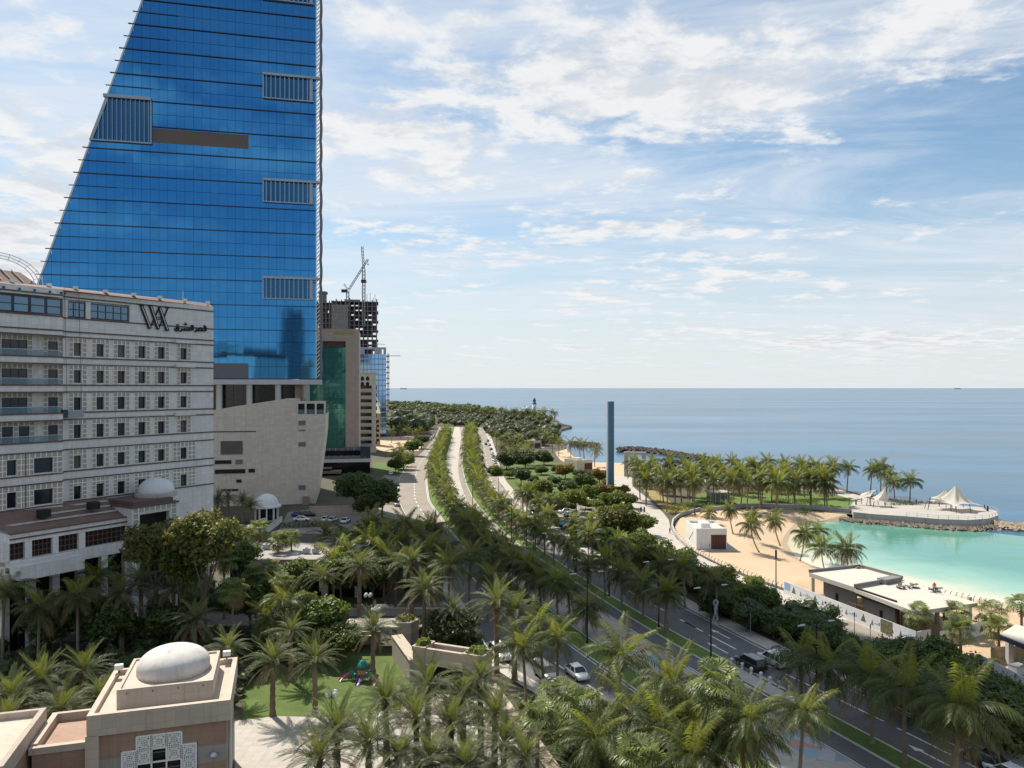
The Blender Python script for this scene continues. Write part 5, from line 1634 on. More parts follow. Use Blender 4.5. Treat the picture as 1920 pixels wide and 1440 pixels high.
def tk_lean(trunk):
    return trunk != 'beach'
def palm(pos, h, label, group, kind='coconut', s=1.0, near=False, lod=1, seed=None, name=None, trunk=None):
    sd_ = seed if seed is not None else rnd.randint(0, 10 ** 6)
    r = random.Random(sd_)
    nm = name or {'coconut': 'coconut_palm', 'date': 'date_palm', 'fan': 'fan_palm'}[kind]
    T = thing(nm, label, 'palm', (pos[0], pos[1], 0.0), r.uniform(0, 6.28), group)
    if kind == 'coconut' and tk_lean(trunk):
        T.rotation_euler = (r.gauss(0, 0.035), r.gauss(0, 0.035), T.rotation_euler.z)
    tk = trunk or kind
    put('trunk', trunk_mesh(tk, r.randint(0, 4)), T, scale=(h if tk == 'beach' else 7.0 * s ** 0.5, h if tk == 'beach' else 7.0 * s ** 0.5, h + 0.1))
    if near:
        az = r.uniform(0, 6)
        for pose, cnt in POSES[kind]:
            if pose == 'dry':
                cnt = r.choice([1, 2, 3, 6, 8])
            for i in range(max(1, int(cnt * r.uniform(0.75, 1.1)))):
                az += 2.399 + r.uniform(-0.25, 0.25)
                f = put('frond', frond_mesh(kind, pose, r.randint(0, 3)), T, (0, 0, h))
                k = s * r.uniform(0.82, 1.1)
                f.rotation_euler = (r.uniform(-0.14, 0.14), r.uniform(-0.16, 0.16), az)
                f.scale = (k, k, k)
        if kind == 'date':
            put('leaf_bases', boot_mesh, T, (0, 0, h), scale=s)
        elif kind == 'coconut':
            put('coconuts', nut_mesh, T, (0, 0, h), scale=s)
    else:
        c = put('crown', crown_mesh(kind, r.randint(0, 4), lod), T, (0, 0, h))
        k = s * r.uniform(0.88, 1.2)
        c.rotation_euler = (r.uniform(-0.18, 0.18), r.uniform(-0.18, 0.18), r.uniform(0, 6.28))
        c.scale = (k, k, k * r.uniform(0.9, 1.1))
    return T

# ------------------------------------------------------------------ broad-leaved trees, shrubs and hedges
def leaf_cloud(name, blobs, n, size, mats, seed=1, flat_=0.0, shell=0.55):
    """leaf-sized faces scattered through lumpy volumes"""
    r = np.random.default_rng(seed)
    vol = np.array([b[3] * b[4] * b[5] for b in blobs]) ** 0.67
    cnt = np.maximum(8, (n * vol / vol.sum()).astype(int))
    P = []; Nn = []
    for b, c in zip(blobs, cnt):
        d = r.normal(size=(c, 3)); d /= np.linalg.norm(d, axis=1)[:, None]
        rad = shell + (1 - shell) * r.random(c) ** 0.5
        lump = 1 + 0.22 * np.sin(d[:, 0] * 5 + seed) * np.cos(d[:, 1] * 6 + b[0]) + 0.15 * np.sin(d[:, 2] * 9 + b[1])
        P.append(np.array(b[:3]) + d * (rad * lump)[:, None] * np.array(b[3:6])); Nn.append(d)
    P = np.concatenate(P); Nn = np.concatenate(Nn)
    n_ = len(P)
    nr = Nn * 0.7 + r.normal(size=(n_, 3)) * 0.65 + np.array([0, 0, 0.35])
    nr /= np.linalg.norm(nr, axis=1)[:, None]
    a = np.cross(nr, r.normal(size=(n_, 3))); a /= np.linalg.norm(a, axis=1)[:, None] + 1e-9
    bb = np.cross(nr, a)
    sz = size * r.uniform(0.6, 1.35, n_)[:, None]
    V = np.empty((n_ * 4, 3))
    V[0::4] = P - a * sz; V[1::4] = P + bb * sz * 0.55 - nr * sz * 0.15; V[2::4] = P + a * sz; V[3::4] = P - bb * sz * 0.55 - nr * sz * 0.15
    me = bpy.data.meshes.new(name)
    me.vertices.add(n_ * 4); me.vertices.foreach_set('co', V.ravel())
    me.loops.add(n_ * 4); me.loops.foreach_set('vertex_index', np.arange(n_ * 4))
    me.polygons.add(n_); me.polygons.foreach_set('loop_start', np.arange(0, n_ * 4, 4))
    mats = mats if isinstance(mats, (list, tuple)) else [mats]
    for m in mats:
        me.materials.append(m)
    if len(mats) > 1:
        me.polygons.foreach_set('material_index', r.choice(len(mats), n_, p=[0.7] + [0.3 / (len(mats) - 1)] * (len(mats) - 1)))
    me.update(calc_edges=True)
    return me
m_lf = leafmat('leaf_green', (0.085, 0.125, 0.026), 0.5, 0.35)
m_lfb = leafmat('leaf_bright', (0.17, 0.21, 0.034), 0.5, 0.4)
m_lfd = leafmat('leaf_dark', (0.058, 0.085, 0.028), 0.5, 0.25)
m_lfo = leafmat('leaf_olive', (0.155, 0.145, 0.045), 0.55, 0.35)
m_lfr = leafmat('leaf_rust', (0.20, 0.125, 0.035), 0.55, 0.35, (1.3, 1.1, 0.6))
LC = {}
def tree_crown(style, v):
    key = (style, v)
    if key in LC:
        return LC[key]
    r = random.Random(v * 17 + 1)
    bl = []
    for k in range(9):
        q = k * 2.4 + r.uniform(-0.4, 0.4); d = r.uniform(0.25, 0.62)
        bl.append((d * math.cos(q), d * math.sin(q), r.uniform(-0.15, 0.45), r.uniform(0.34, 0.5), r.uniform(0.34, 0.5), r.uniform(0.28, 0.42)))
    bl.append((0, 0, 0.1, 0.55, 0.55, 0.45))
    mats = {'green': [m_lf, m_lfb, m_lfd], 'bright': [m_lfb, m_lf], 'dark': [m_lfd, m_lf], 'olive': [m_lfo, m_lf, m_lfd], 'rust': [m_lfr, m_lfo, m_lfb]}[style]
    LC[key] = leaf_cloud('leafy_crown', bl, 8000, 0.062, mats, v + 1, shell=0.5)
    return LC[key]
BT = {}
def bt_mesh(v):
    if v in BT:
        return BT[v]
    r = random.Random(v)
    mb = MB()
    mb.tube([(0, 0, 0), (0.01, 0.02, 0.45), (0.03, 0, 0.75)], [0.055, 0.042, 0.03], 8)
    for k in range(5):
        q = k * 1.26 + r.uniform(-0.3, 0.3)
        mb.tube([(0.02, 0.01, 0.42 + 0.05 * k), (0.2 * math.cos(q), 0.2 * math.sin(q), 0.7), (0.42 * math.cos(q), 0.42 * math.sin(q), 0.95)], [0.028, 0.018, 0.008], 6)
    BT[v] = mb.mesh('branching_trunk', m_wood)
    return BT[v]
def tree(px, py, rad, label, style='green', hc=None, group=None, sy=1.0, sz=0.85, name='broadleaf_tree'):
    """crown centre seen at (px, py), radius in metres, crown centre hc above the ground"""
    hc = hc if hc is not None else rad * 1.05
    p = G(px, py, hc)
    T = thing(name, label, 'tree' if 'tree' in name else 'shrub', (p.x, p.y, 0), rnd.uniform(0, 6.28), group)
    put('trunk', bt_mesh(rnd.randint(0, 3)), T, scale=(rad * 0.9, rad * 0.9, hc))
    put('crown', tree_crown(style, rnd.randint(0, 2)), T, (0, 0, hc), scale=(rad, rad * sy, rad * (1.05 if hc > 10 else sz)))
    return T
def hedge(name, pts, width, h, label, mats, dens=26, size=0.16, group=None):
    """clipped or loose hedge along a line"""
    mb = []
    pts = [Vector(p) for p in pts]
    for a, b in zip(pts[:-1], pts[1:]):
        n = max(1, int((b - a).length / (width * 0.6)))
        for i in range(n + 1):
            p = a.lerp(b, i / n)
            mb.append((p.x, p.y, h * 0.5, width * 0.62, width * 0.62, h * 0.55))
    me = leaf_cloud(name, mb, int(dens * len(mb) * max(1, h) * 4), size, mats, len(mb))
    return put(name, me, None, label=label, category='hedge', **({'group': group} if group else {}))

# --- the two palm rows along the boulevard medians
def row(ea, eb, fr, y0, y1, step, tag, gname, jitter=0.5, hmin=5.6, hmax=7.4, smin=0.85, smax=1.05, nearY=0):
    i = 0; Y = y0
    while Y < y1:
        i += 1
        x = ea(Y) * (1 - fr) + eb(Y) * fr + rnd.uniform(-jitter, jitter)
        h = rnd.uniform(hmin, hmax) * rnd.choice([0.8, 0.92, 1.0, 1.0, 1.08, 1.15])
        palm((x, Y), h, 'coconut palm, ' + ORD(i) + ' from the near end of ' + tag, gname, 'coconut', rnd.uniform(smin, smax) * (1.0 if Y < 200 else min(1.35, 1.0 + (Y - 200) / 200)), Y < nearY, 1 if Y < 230 else 2)
        Y += step * rnd.uniform(0.8, 1.2)
row(E1, E2, 0.55, 118, 560, 5.4, 'the left median row', 'palms of the left median', hmin=4.6, hmax=6.2, smin=0.78, smax=0.98)
row(E2, E3, 0.10, 112, 200, 9.0, 'the walkway row', 'palms along the walkway', hmin=4.2, hmax=5.6, smin=0.7, smax=0.85)
row(E4, E5, 0.5, 113, 330, 5.8, 'the right median row', 'palms of the right median', hmin=4.6, hmax=6.0, smin=0.74, smax=0.92)
row(E4, E5, 0.5, 330, 600, 5.4, 'the far right median row', 'palms of the right median', hmin=5.0, hmax=6.6, smin=0.9, smax=1.1)
row(E6, E6, 0.5, 118, 225, 8.5, 'the row beside the coast road', 'palms beside the coast road', 2.4, 4.8, 7.0, 0.8, 1.0)

# --- single palms, placed by the seen crown and a trunk height
def seen_palm(px, py, h, kind, s, label, group=None, near=True, lod=1, trunk=None):
    p = G(px, py, h)
    return palm(p, h, label, group, kind, s, near, lod, trunk=trunk)
for i, (bx, by, h, s) in enumerate(((1248, 1190, 6.0, 0.95), (1500, 1325, 5.6, 1.15), (1553, 1352, 6.2, 1.15), (1628, 1392, 6.6, 1.25), (1705, 1434, 7.2, 1.25), (1800, 1490, 7.6, 1.35))):
    palm(G(bx, by), h, 'shaded coconut palm in the median grass, ' + ORD(i + 1) + ' of the close ones', 'near palms of the right median', 'coconut', s, True)
gd = 'date palms of the hotel garden'
for px, py, h, s, lb in (
    (512, 1243, 6, 1.0, 'date palm with a straight trunk at the lawn corner beside the domed pavilion'),
    (590, 1240, 6, 1.0, 'date palm on the lawn next to the globe lamp cluster'),
    (605, 1086, 8, 0.95, 'date palm behind the playground beside the driveway wall'),
    (675, 1062, 8.5, 1.1, 'tall date palm with a rusty thick trunk behind the garden wall'),
    (772, 1056, 9, 1.15, 'large date palm behind the gatehouse, beside the dark coconut palm'),
    (796, 1108, 8, 1.15, 'full grey green date palm just behind the gatehouse roof'),
    (850, 1146, 6, 0.8, 'shaded date palm behind the gatehouse right end'),
    (931, 1134, 9, 1.15, 'bright date palm by the kerb above the parked white car'),
    (965, 1150, 8.5, 1.1, 'bright date palm leaning over the service road'),
    (723, 1318, 6, 1.05, 'date palm in the paved plaza beside the black lamp post'),
    (803, 1290, 6, 1.1, 'date palm in front of the gatehouse gate'),
    (900, 1277, 7.5, 1.05, 'date palm beside the gatehouse front corner'),
    (633, 1372, 5, 1.15, 'broad date palm in the plaza nearest the domed pavilion'),
    (845, 1366, 5, 1.1, 'date palm in the middle of the sunlit plaza'),
    (928, 1345, 6, 1.05, 'date palm in the plaza close to the tan garden wall'),
    (945, 1395, 5.5, 1.1, 'date palm at the foot of the tan garden wall'),
    (748, 1421, 4.5, 1.0, 'date palm cut by the bottom of the picture, beside the plaza lamp post'),
    (872, 1440, 4.5, 1.1, 'lowest date palm of the plaza, cut by the bottom of the picture'),
    (690, 1398, 5, 1.1, 'date palm in the plaza between the lamp post and the broad palm'),
    (780, 1352, 5.5, 1.05, 'date palm in the plaza left of the low hedge'),
    (870, 1312, 6, 1.0, 'date palm behind the low plaza hedge'),
    (985, 1425, 5.5, 1.1, 'date palm outside the garden wall at the bottom'),
    (598, 1425, 4.5, 1.05, 'date palm at the bottom of the picture near the pavilion side'),
    (805, 1425, 4.5, 1.05, 'date palm at the bottom of the picture, centre of the plaza'),
    (545, 1188, 6, 0.95, 'date palm at the back edge of the lawn'),
    (700, 1180, 6.5, 0.95, 'date palm behind the garden shelter'),
    (264, 1096, 8.5, 1.25, 'big bushy date palm before the hotel podium'),
    (228, 1118, 8, 1.15, 'date palm left of the bushy one before the hotel podium'),
    (326, 1104, 8, 1.1, 'date palm between the bushy palm and the fan palm'),
    (365, 1166, 6, 1.0, 'grey date palm directly behind the egg dome'),
    (427, 1218, 6, 0.85, 'small date palm peeping over the pavilion roof corner'),
    (156, 1262, 5, 1.05, 'date palm in sun left of the domed pavilion, highest of its clump'),
    (76, 1285, 5, 1.15, 'date palm in the sunny clump left of the domed pavilion'),
    (115, 1335, 5, 1.1, 'date palm close to the pavilion side wing'),
    (20, 1310, 5, 1.1, 'date palm at the left frame edge, upper one'),
    (10, 1365, 5, 1.1, 'date palm at the left frame edge, lower one above the annex roof'),
    (190, 1310, 4.5, 0.95, 'small date palm touching the pavilion parapet'),
    (611, 1004, 7, 1.15, 'grey date palm behind the fan palms, left of the two'),
    (640, 1020, 7, 1.15, 'grey date palm behind the fan palms, right of the two')):
    seen_palm(px, py, h, 'date', s, lb, gd)
gc = 'coconut palms of the hotel garden'
for px, py, h, s, lb in (
    (841, 1061, 9, 1.15, 'dark coconut palm with long drooping leaves between the date palms and the road'),
    (884, 1045, 9, 1.05, 'dark coconut palm leaning at the service road kerb'),
    (914, 1082, 7, 0.9, 'small dark coconut palm at the edge of the left median'),
    (1018, 1172, 8.5, 0.95, 'sunny coconut palm over the parked cars, upper of three'),
    (1050, 1197, 8.5, 0.9, 'sunny coconut palm right of the parked van'),
    (983, 1218, 8, 1.0, 'sunny coconut palm in front of the parked van'),
    (146, 1120, 9, 1.0, 'tall coconut palm with a pale straight trunk in front of the dark hotel base'),
    (180, 1082, 9, 0.95, 'coconut palm with yellow new leaves below the podium corner'),
    (535, 1134, 7.5, 1.2, 'broad coconut palm with arching yellow green leaves behind the lawn'),
    (10, 1110, 9.5, 1.05, 'dark coconut palm with a tall pale trunk at the left frame edge'),
    (75, 1140, 8, 1.0, 'dark coconut palm in the hotel shadow'),
    (505, 1160, 6, 0.9, 'small coconut palm under the broad arching one')):
    seen_palm(px, py, h, 'coconut', s, lb, gc)
gf = 'fan palms'
for px, py, h, s, lb in (
    (462, 1002, 9, 1.15, 'fan palm by the pink banded garden building, leftmost of four'),
    (487, 993, 9, 1.2, 'fan palm by the pink banded garden building, tallest of four'),
    (521, 1013, 9, 1.05, 'fan palm by the pink banded garden building, third of four'),
    (546, 1010, 9, 1.05, 'fan palm by the pink banded garden building, rightmost of four'),
    (368, 1089, 9, 1.15, 'fan palm with a bright round head behind the egg dome'),
    (437, 1107, 9, 1.1, 'fan palm with a round head behind the pavilion right corner'),
    (528, 1092, 8, 1.0, 'fan palm above the broad arching coconut palm'),
    (420, 1050, 9.5, 1.15, 'fan palm under the two big leafy trees'),
    (478, 1078, 8.5, 1.1, 'fan palm before the pink banded building, left one'),
    (505, 1068, 8.5, 1.05, 'fan palm before the pink banded building, right one')):
    seen_palm(px, py, h, 'fan', s, lb, gf)
def kerb_palm(px, py, kind, s, lb, group):
    for h in np.arange(6.5, 17, 0.5):
        p = G(px, py, float(h))
        if p.x < E0(p.y) - 0.9:
            break
    palm(p, float(h), lb, group, kind, s, True)
gm = 'palms crowding the service road edge'
for px, py, k, s, lb in (
    (1160, 1236, 'coconut', 1.35, 'big windswept coconut palm with curved yellow leaves at the top of the roadside clump'),
    (1262, 1288, 'coconut', 1.1, 'coconut palm of the roadside clump beside the street painting'),
    (1345, 1292, 'fan', 1.35, 'yellow topped fan palm of the roadside clump'),
    (1046, 1307, 'fan', 1.2, 'grey green fan palm next to the tan garden wall'),
    (1098, 1332, 'fan', 1.3, 'fan palm in the roadside clump with hanging leaf skirts'),
    (1185, 1335, 'coconut', 1.2, 'coconut palm in the heart of the roadside clump'),
    (1120, 1392, 'coconut', 1.15, 'coconut palm low in the roadside clump near the garden wall'),
    (1250, 1372, 'coconut', 1.2, 'coconut palm with a rust coloured heart in the roadside clump'),
    (1320, 1352, 'coconut', 1.15, 'coconut palm right of centre in the roadside clump'),
    (1412, 1345, 'coconut', 0.95, 'dark coconut palm at the right edge of the roadside clump'),
    (1390, 1395, 'coconut', 1.15, 'coconut palm at the lower right of the roadside clump'),
    (1310, 1425, 'coconut', 1.2, 'coconut palm cut by the bottom of the picture, right of two in the clump'),
    (1195, 1425, 'fan', 1.3, 'fan palm cut by the bottom of the picture in the roadside clump'),
    (1010, 1352, 'fan', 1.1, 'small fan palm on the red earth by the garden wall'),
    (1488, 1335, 'coconut', 0.8, 'ragged coconut palm with a shaggy trunk of dead leaf stalks')):
    kerb_palm(px, py, k, s, lb, gm)
gb = 'palms of the lagoon beach'
for px, py, h, s, lb in (
    (1412, 966, 6.0, 0.72, 'leaning beach palm, rear one of the crossed pair'), (1408, 985, 6.0, 0.85, 'leaning beach palm, front one of the crossed pair'), (1452, 975, 5.8, 0.7, 'slim leaning beach palm right of the crossed pair'),
    (1368, 955, 6.0, 0.7, 'beach palm behind the white kiosk'), (1508, 1002, 5.5, 0.8, 'beach palm at the waterline, leftmost of four'), (1533, 995, 5.5, 0.7, 'beach palm at the waterline, rear one of four'),
    (1540, 1028, 4.5, 0.9, 'low full beach palm at the waterline'), (1588, 1028, 4.5, 0.95, 'broad beach palm at the waterline, rightmost of four'), (1330, 962, 3.0, 0.75, 'low bushy palm on the bank behind the white kiosk')):
    seen_palm(px, py, h, 'coconut', s, lb, gb, False, 1, 'beach')
gp = 'palms of the peninsula'
for i in range(62):
    px = 1192 + (i * 6.1) + rnd.uniform(-5, 5); py = 866 + (i % 5) * 8.5 + rnd.uniform(-4, 5) + (px - 1190) * 0.012
    seen_palm(px, py, rnd.uniform(7.6, 9.4), 'coconut', rnd.uniform(0.95, 1.15), 'coconut palm of the peninsula grove, ' + ORD(i + 1) + ' from its landward end', gp, False, 1)
for px, py, lb in ((1590, 878, 'lone palm closing the peninsula grove'), (1634, 882, 'palm of the clump before the terrace, leftmost'), (1650, 876, 'palm of the clump before the terrace, tallest'), (1664, 892, 'palm of the clump before the terrace, centre one'), (1676, 905, 'palm of the clump before the terrace, lowest'), (1706, 903, 'single palm between the small sail and the big tent')):
    seen_palm(px, py, 8.5 if py < 900 else 7.0, 'coconut', 1.05, lb, gp, False, 1)
for px, py, h, lb in ((1724, 1155, 3.6, 'fan palm before the building site hoarding end'), (1793, 1152, 3.4, 'fan palm under the site canopy corner'), (1800, 1182, 3.6, 'fan palm by the white site panels, front one'), (1872, 1178, 3.6, 'fan palm next to the bare concrete porch'), (1858, 1150, 3.2, 'fan palm beside the mesh fence'), (1915, 1136, 4.5, 'fan palm on the sand at the right frame edge')):
    seen_palm(px, py, h, 'fan', 1.15, lb, gf, True)
for i, (px, py, h) in enumerate(((700, 982, 7), (728, 1000, 7), (760, 985, 7), (655, 1040, 7), (690, 1025, 8), (722, 1040, 8), (755, 1020, 7), (782, 1005, 7), (800, 1038, 8), (825, 1030, 8), (630, 1052, 7), (745, 1062, 7), (812, 990, 7))):
    seen_palm(px, py, h, 'coconut', 1.15, 'dark coconut palm in the shaded belt left of the service road, ' + ORD(i + 1) + ' of the belt', 'shaded palms left of the road', False, 1)
for i, (px, py) in enumerate(((408, 940), (428, 935), (455, 940), (470, 950))):
    seen_palm(px, py, 6, 'date', 1.05, 'grey palm before the stone clad building, ' + ORD(i + 1) + ' from the hotel corner', 'palms before the stone clad building', False, 1)
for i, (px, py, h) in enumerate(((735, 808, 8), (750, 803, 8), (765, 806, 8), (778, 810, 8), (790, 806, 7), (742, 846, 8), (756, 842, 8), (748, 856, 7))):
    seen_palm(px, py, h, 'coconut', 1.1, 'palm by the sandy lot left of the far road, ' + ORD(i + 1) + ' of eight', 'palms by the sandy lot', False, 2)
for i, (px, py, h) in enumerate(((930, 815, 8), (945, 822, 8), (960, 828, 8), (975, 820, 8), (940, 838, 8), (990, 832, 8), (1005, 812, 8), (1022, 815, 8), (970, 842, 7), (985, 845, 7), (955, 848, 7), (1035, 822, 8), (1047, 828, 8), (1070, 832, 8), (1088, 832, 8), (1094, 834, 8), (1116, 843, 8))):
    seen_palm(px, py, h, 'coconut', 1.15, 'palm of the cove park, ' + ORD(i + 1) + ' counted from the road', 'palms of the cove park', False, 2)

# --- trees and shrubs one can tell apart
for a in (
    (292, 1022, 4.6, 'large rounded leafy tree before the domed hotel entrance, left of two', 'olive', 14.5), (386, 1020, 5.2, 'large rounded leafy tree at the hotel corner, right of two', 'olive', 15), (340, 1062, 4.2, 'leafy tree below and between the two big rounded ones', 'green', 11.5),
    (668, 915, 7.2, 'big dark tree beside the car park, left crown', 'dark', 7), (716, 926, 6.6, 'big dark tree beside the car park, right crown', 'dark', 7), (690, 945, 5.0, 'dark tree before the two big ones at the car park', 'dark', 5),
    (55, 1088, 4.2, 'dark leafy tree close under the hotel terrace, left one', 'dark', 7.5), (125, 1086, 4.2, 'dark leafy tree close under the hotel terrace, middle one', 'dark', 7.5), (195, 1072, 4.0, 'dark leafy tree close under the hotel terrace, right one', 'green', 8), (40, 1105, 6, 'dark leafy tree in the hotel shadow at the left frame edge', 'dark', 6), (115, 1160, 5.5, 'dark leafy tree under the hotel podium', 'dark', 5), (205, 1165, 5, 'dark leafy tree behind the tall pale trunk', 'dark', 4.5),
    (590, 1160, 5, 'leafy green tree behind the lawn', 'green', 5), (445, 1050, 4.0, 'leafy green tree at the end of the pink banded building', 'green', 8.5), (640, 1070, 4.2, 'dark leafy tree before the pink banded building', 'green', 6.5), (700, 1080, 4.2, 'dark leafy tree behind the tall date palm', 'dark', 5.5), (560, 1075, 3.6, 'leafy green tree before the pink banded building pillars', 'green', 6), (640, 1205, 3.4, 'bright leafy shrub tree beside the playground', 'green', 3), (470, 1120, 5, 'green tree among the fan palms', 'green', 5.5), (320, 1165, 4.5, 'dark shrub tree under the palms behind the egg dome', 'dark', 4), (565, 1195, 3.5, 'dark shrub tree at the lawn edge', 'green', 3), (850, 1185, 4.2, 'dark spreading shrub behind the gatehouse', 'dark', 3),
    (977, 892, 4.4, 'dark tree on the park lawn', 'dark', 3.5), (1060, 882, 4.4, 'rust coloured tree in the park', 'rust', 3.5), (1094, 902, 4.6, 'dark round tree left of the blue column', 'dark', 3.5), (1068, 916, 4.4, 'dark round tree in front of the rust coloured one', 'dark', 3.5), (1124, 892, 4.0, 'rusty tree left of the column top path', 'rust', 3.2),
    (1133, 921, 3.8, 'olive tree at the foot of the blue column', 'rust', 3), (1166, 922, 3.2, 'orange leaved small tree right of the blue column', 'rust', 2.6), (1019, 916, 4.4, 'light green tree over the park path', 'bright', 3.8), (1041, 944, 4.2, 'light green tree over the parked cars, middle one', 'bright', 4), (1080, 936, 4.4, 'light green tree over the parked cars, right one', 'bright', 4), (1012, 938, 3.8, 'light green tree at the car park entrance', 'bright', 4), (1150, 940, 4.8, 'light green spreading tree beside the promenade', 'bright', 2.5), (1110, 925, 4.4, 'light green tree between park and column', 'bright', 2.5), (1180, 938, 3.0, 'small green tree on the promenade edge', 'green', 2.5),
    (1162, 984, 6.0, 'big olive brown tree beside the promenade', 'olive', 4.5), (1210, 982, 3.2, 'small yellow green tree on the promenade', 'bright', 3), (1200, 1018, 4.2, 'dark green tree below the olive brown one', 'green', 3.4), (1097, 1000, 4.4, 'bright shrubby tree beside the car park', 'bright', 2.5), (1135, 1008, 4.4, 'green shrubby tree at the coast road', 'green', 2.5), (1170, 1040, 4.0, 'bright green shrub by the shaded palms', 'bright', 2.2),
    (1235, 1048, 5.0, 'dense dark green round tree by the promenade, left half', 'green', 3.8), (1272, 1056, 4.6, 'dense dark green round tree by the promenade, right half', 'green', 3.6), (1340, 1088, 4.4, 'yellow green tree on the promenade verge', 'olive', 3.4), (1413, 1094, 2.2, 'thin small tree with yellow leaves on the promenade', 'bright', 2.8),
    (1392, 1118, 3.8, 'bright hedge like shrub below the promenade', 'bright', 1.8), (1430, 1128, 3.4, 'bright shrub beside the site hoarding', 'green', 1.8), (1400, 1156, 2.8, 'dark shrub of the roadside thicket, first from the yellow green tree', 'dark', 2.4), (1455, 1166, 3.0, 'dark shrub of the roadside thicket, second from the yellow green tree', 'dark', 2), (1505, 1176, 3.0, 'dark shrub of the roadside thicket, third from the yellow green tree', 'green', 2), (1550, 1195, 2.9, 'dark shrub of the roadside thicket beside the lamp post', 'dark', 1.9), (1588, 1212, 2.3, 'dark shrub ending the roadside thicket', 'green', 1.8), (1350, 1132, 3.6, 'dark shrub at the pavement before the promenade', 'dark', 2.2),
    (1670, 1248, 3.8, 'leafy green tree by the net barrier', 'green', 3.2), (1735, 1240, 4.4, 'leafy green tree before the site rubble', 'green', 3.4), (1790, 1262, 4.2, 'leafy green tree before the blue hoarding', 'green', 3.2), (1715, 1295, 4.2, 'dark leafy tree behind the roadside palms', 'dark', 3), (1785, 1315, 4.4, 'dark leafy tree beside the warning sign', 'dark', 3), (1850, 1330, 4.4, 'dark leafy tree at the right roadside', 'dark', 3), (1905, 1365, 4.2, 'dark leafy tree at the right frame edge, lower', 'olive', 2.8), (1895, 1318, 3.4, 'dark leafy tree at the right frame edge, upper', 'green', 2.6),
    (775, 838, 6.0, 'green tree beside the far service road, upper', 'green', 5), (757, 862, 5.4, 'green tree beside the far service road, middle', 'bright', 4.5), (790, 826, 5.4, 'green tree beside the far service road, top', 'dark', 5), (742, 872, 4.0, 'green tree over the parked car left of the service road', 'green', 3.5), (930, 884, 4.2, 'bright clipped shrub at the coast road corner', 'bright', 1.6), (1020, 858, 5.5, 'dark green tree by the cove, right', 'dark', 3.5), (985, 862, 6.0, 'dark green tree by the cove, middle', 'dark', 3.8), (950, 864, 6.0, 'dark green tree by the cove, left', 'dark', 3.8)):
    tree(a[0], a[1], a[2], a[3], a[4], a[5], name='leafy_shrub' if 'shrub' in a[3] and 'tree' not in a[3] else 'broadleaf_tree')
for i, (px, py, rr, st) in enumerate(((955, 890, 2.8, 'bright'), (1000, 898, 3.0, 'green'), (1040, 902, 3.2, 'dark'), (1085, 888, 3.0, 'green'), (1105, 888, 2.8, 'olive'), (1045, 880, 3.2, 'dark'), (1015, 882, 3.4, 'green'), (990, 918, 2.6, 'bright'), (1055, 930, 2.8, 'bright'), (1098, 945, 2.8, 'bright'), (1120, 948, 3.0, 'bright'), (1070, 950, 2.2, 'green'), (1135, 960, 3.0, 'bright'), (1175, 952, 2.4, 'green'), (1030, 968, 2.4, 'bright'), (1050, 982, 2.4, 'bright'), (1075, 990, 2.6, 'olive'), (1120, 985, 3.2, 'bright'), (1150, 1020, 3.4, 'green'), (1185, 1050, 3.4, 'bright'), (1215, 1062, 3.2, 'green'), (1295, 1075, 3.2, 'bright'), (1310, 1090, 3.2, 'olive'), (1365, 1105, 3.0, 'bright'), (1260, 1088, 3.0, 'green'), (1225, 1035, 3.0, 'dark'), (1160, 955, 2.6, 'bright'), (1140, 905, 2.6, 'rust'), (1110, 908, 3.0, 'green'), (1080, 905, 3.0, 'bright'))):
    tree(px, py, rr, st.replace('rust', 'rust brown').replace('olive', 'olive green') + (' leafy' if st in ('bright', 'dark') else '') + ' shrub of the seaside park, ' + ORD(i + 1) + ' of thirty from the lawn to the road', st, rr * 0.55, 'shrubs of the seaside park', 1.0, 0.75, 'leafy_shrub')
hedge('clipped_hedge', GP([(530, 990), (632, 986)]), 1.8, 1.6, 'long clipped dark hedge in front of the small car park', [m_lfd, m_lf])
hedge('clipped_hedge', GP([(405, 992), (465, 990)]), 1.8, 1.6, 'short dark hedge below the grey palms', [m_lfd, m_lf])
hedge('green_hedge', GP([(1262, 962), (1275, 955), (1300, 950)]), 4.0, 1.8, 'rounded green hedge at the promenade bend', [m_lfb, m_lf])
hedge('green_hedge', GP([(1455, 944), (1530, 944)]), 2.4, 1.6, 'bright green hedge on the peninsula lawn', [m_lfb, m_lf])
hedge('green_hedge', GP([(1668, 952), (1702, 952)]), 2.6, 2.4, 'green hedge under the terrace palms', [m_lf, m_lfd])
hedge('green_hedge', GP([(1505, 966), (1512, 964)]), 2.6, 2.6, 'single dark bush on the peninsula wall', [m_lfd, m_lf])
hedge('green_hedge', GP([(1000, 955), (1030, 975), (1060, 992)]), 2.0, 1.2, 'bright verge hedge between slip road and car park', [m_lfb, m_lfo])
hedge('green_hedge', GP([(800, 1302), (700, 1345)]), 1.6, 0.9, 'low yellow green hedge dividing lawn and plaza', [m_lfb, m_lfo])
hedge('green_hedge', GP([(845, 1320), (905, 1352)]), 2.0, 1.4, 'low plaza hedge beside the date palms', [m_lfo, m_lf])

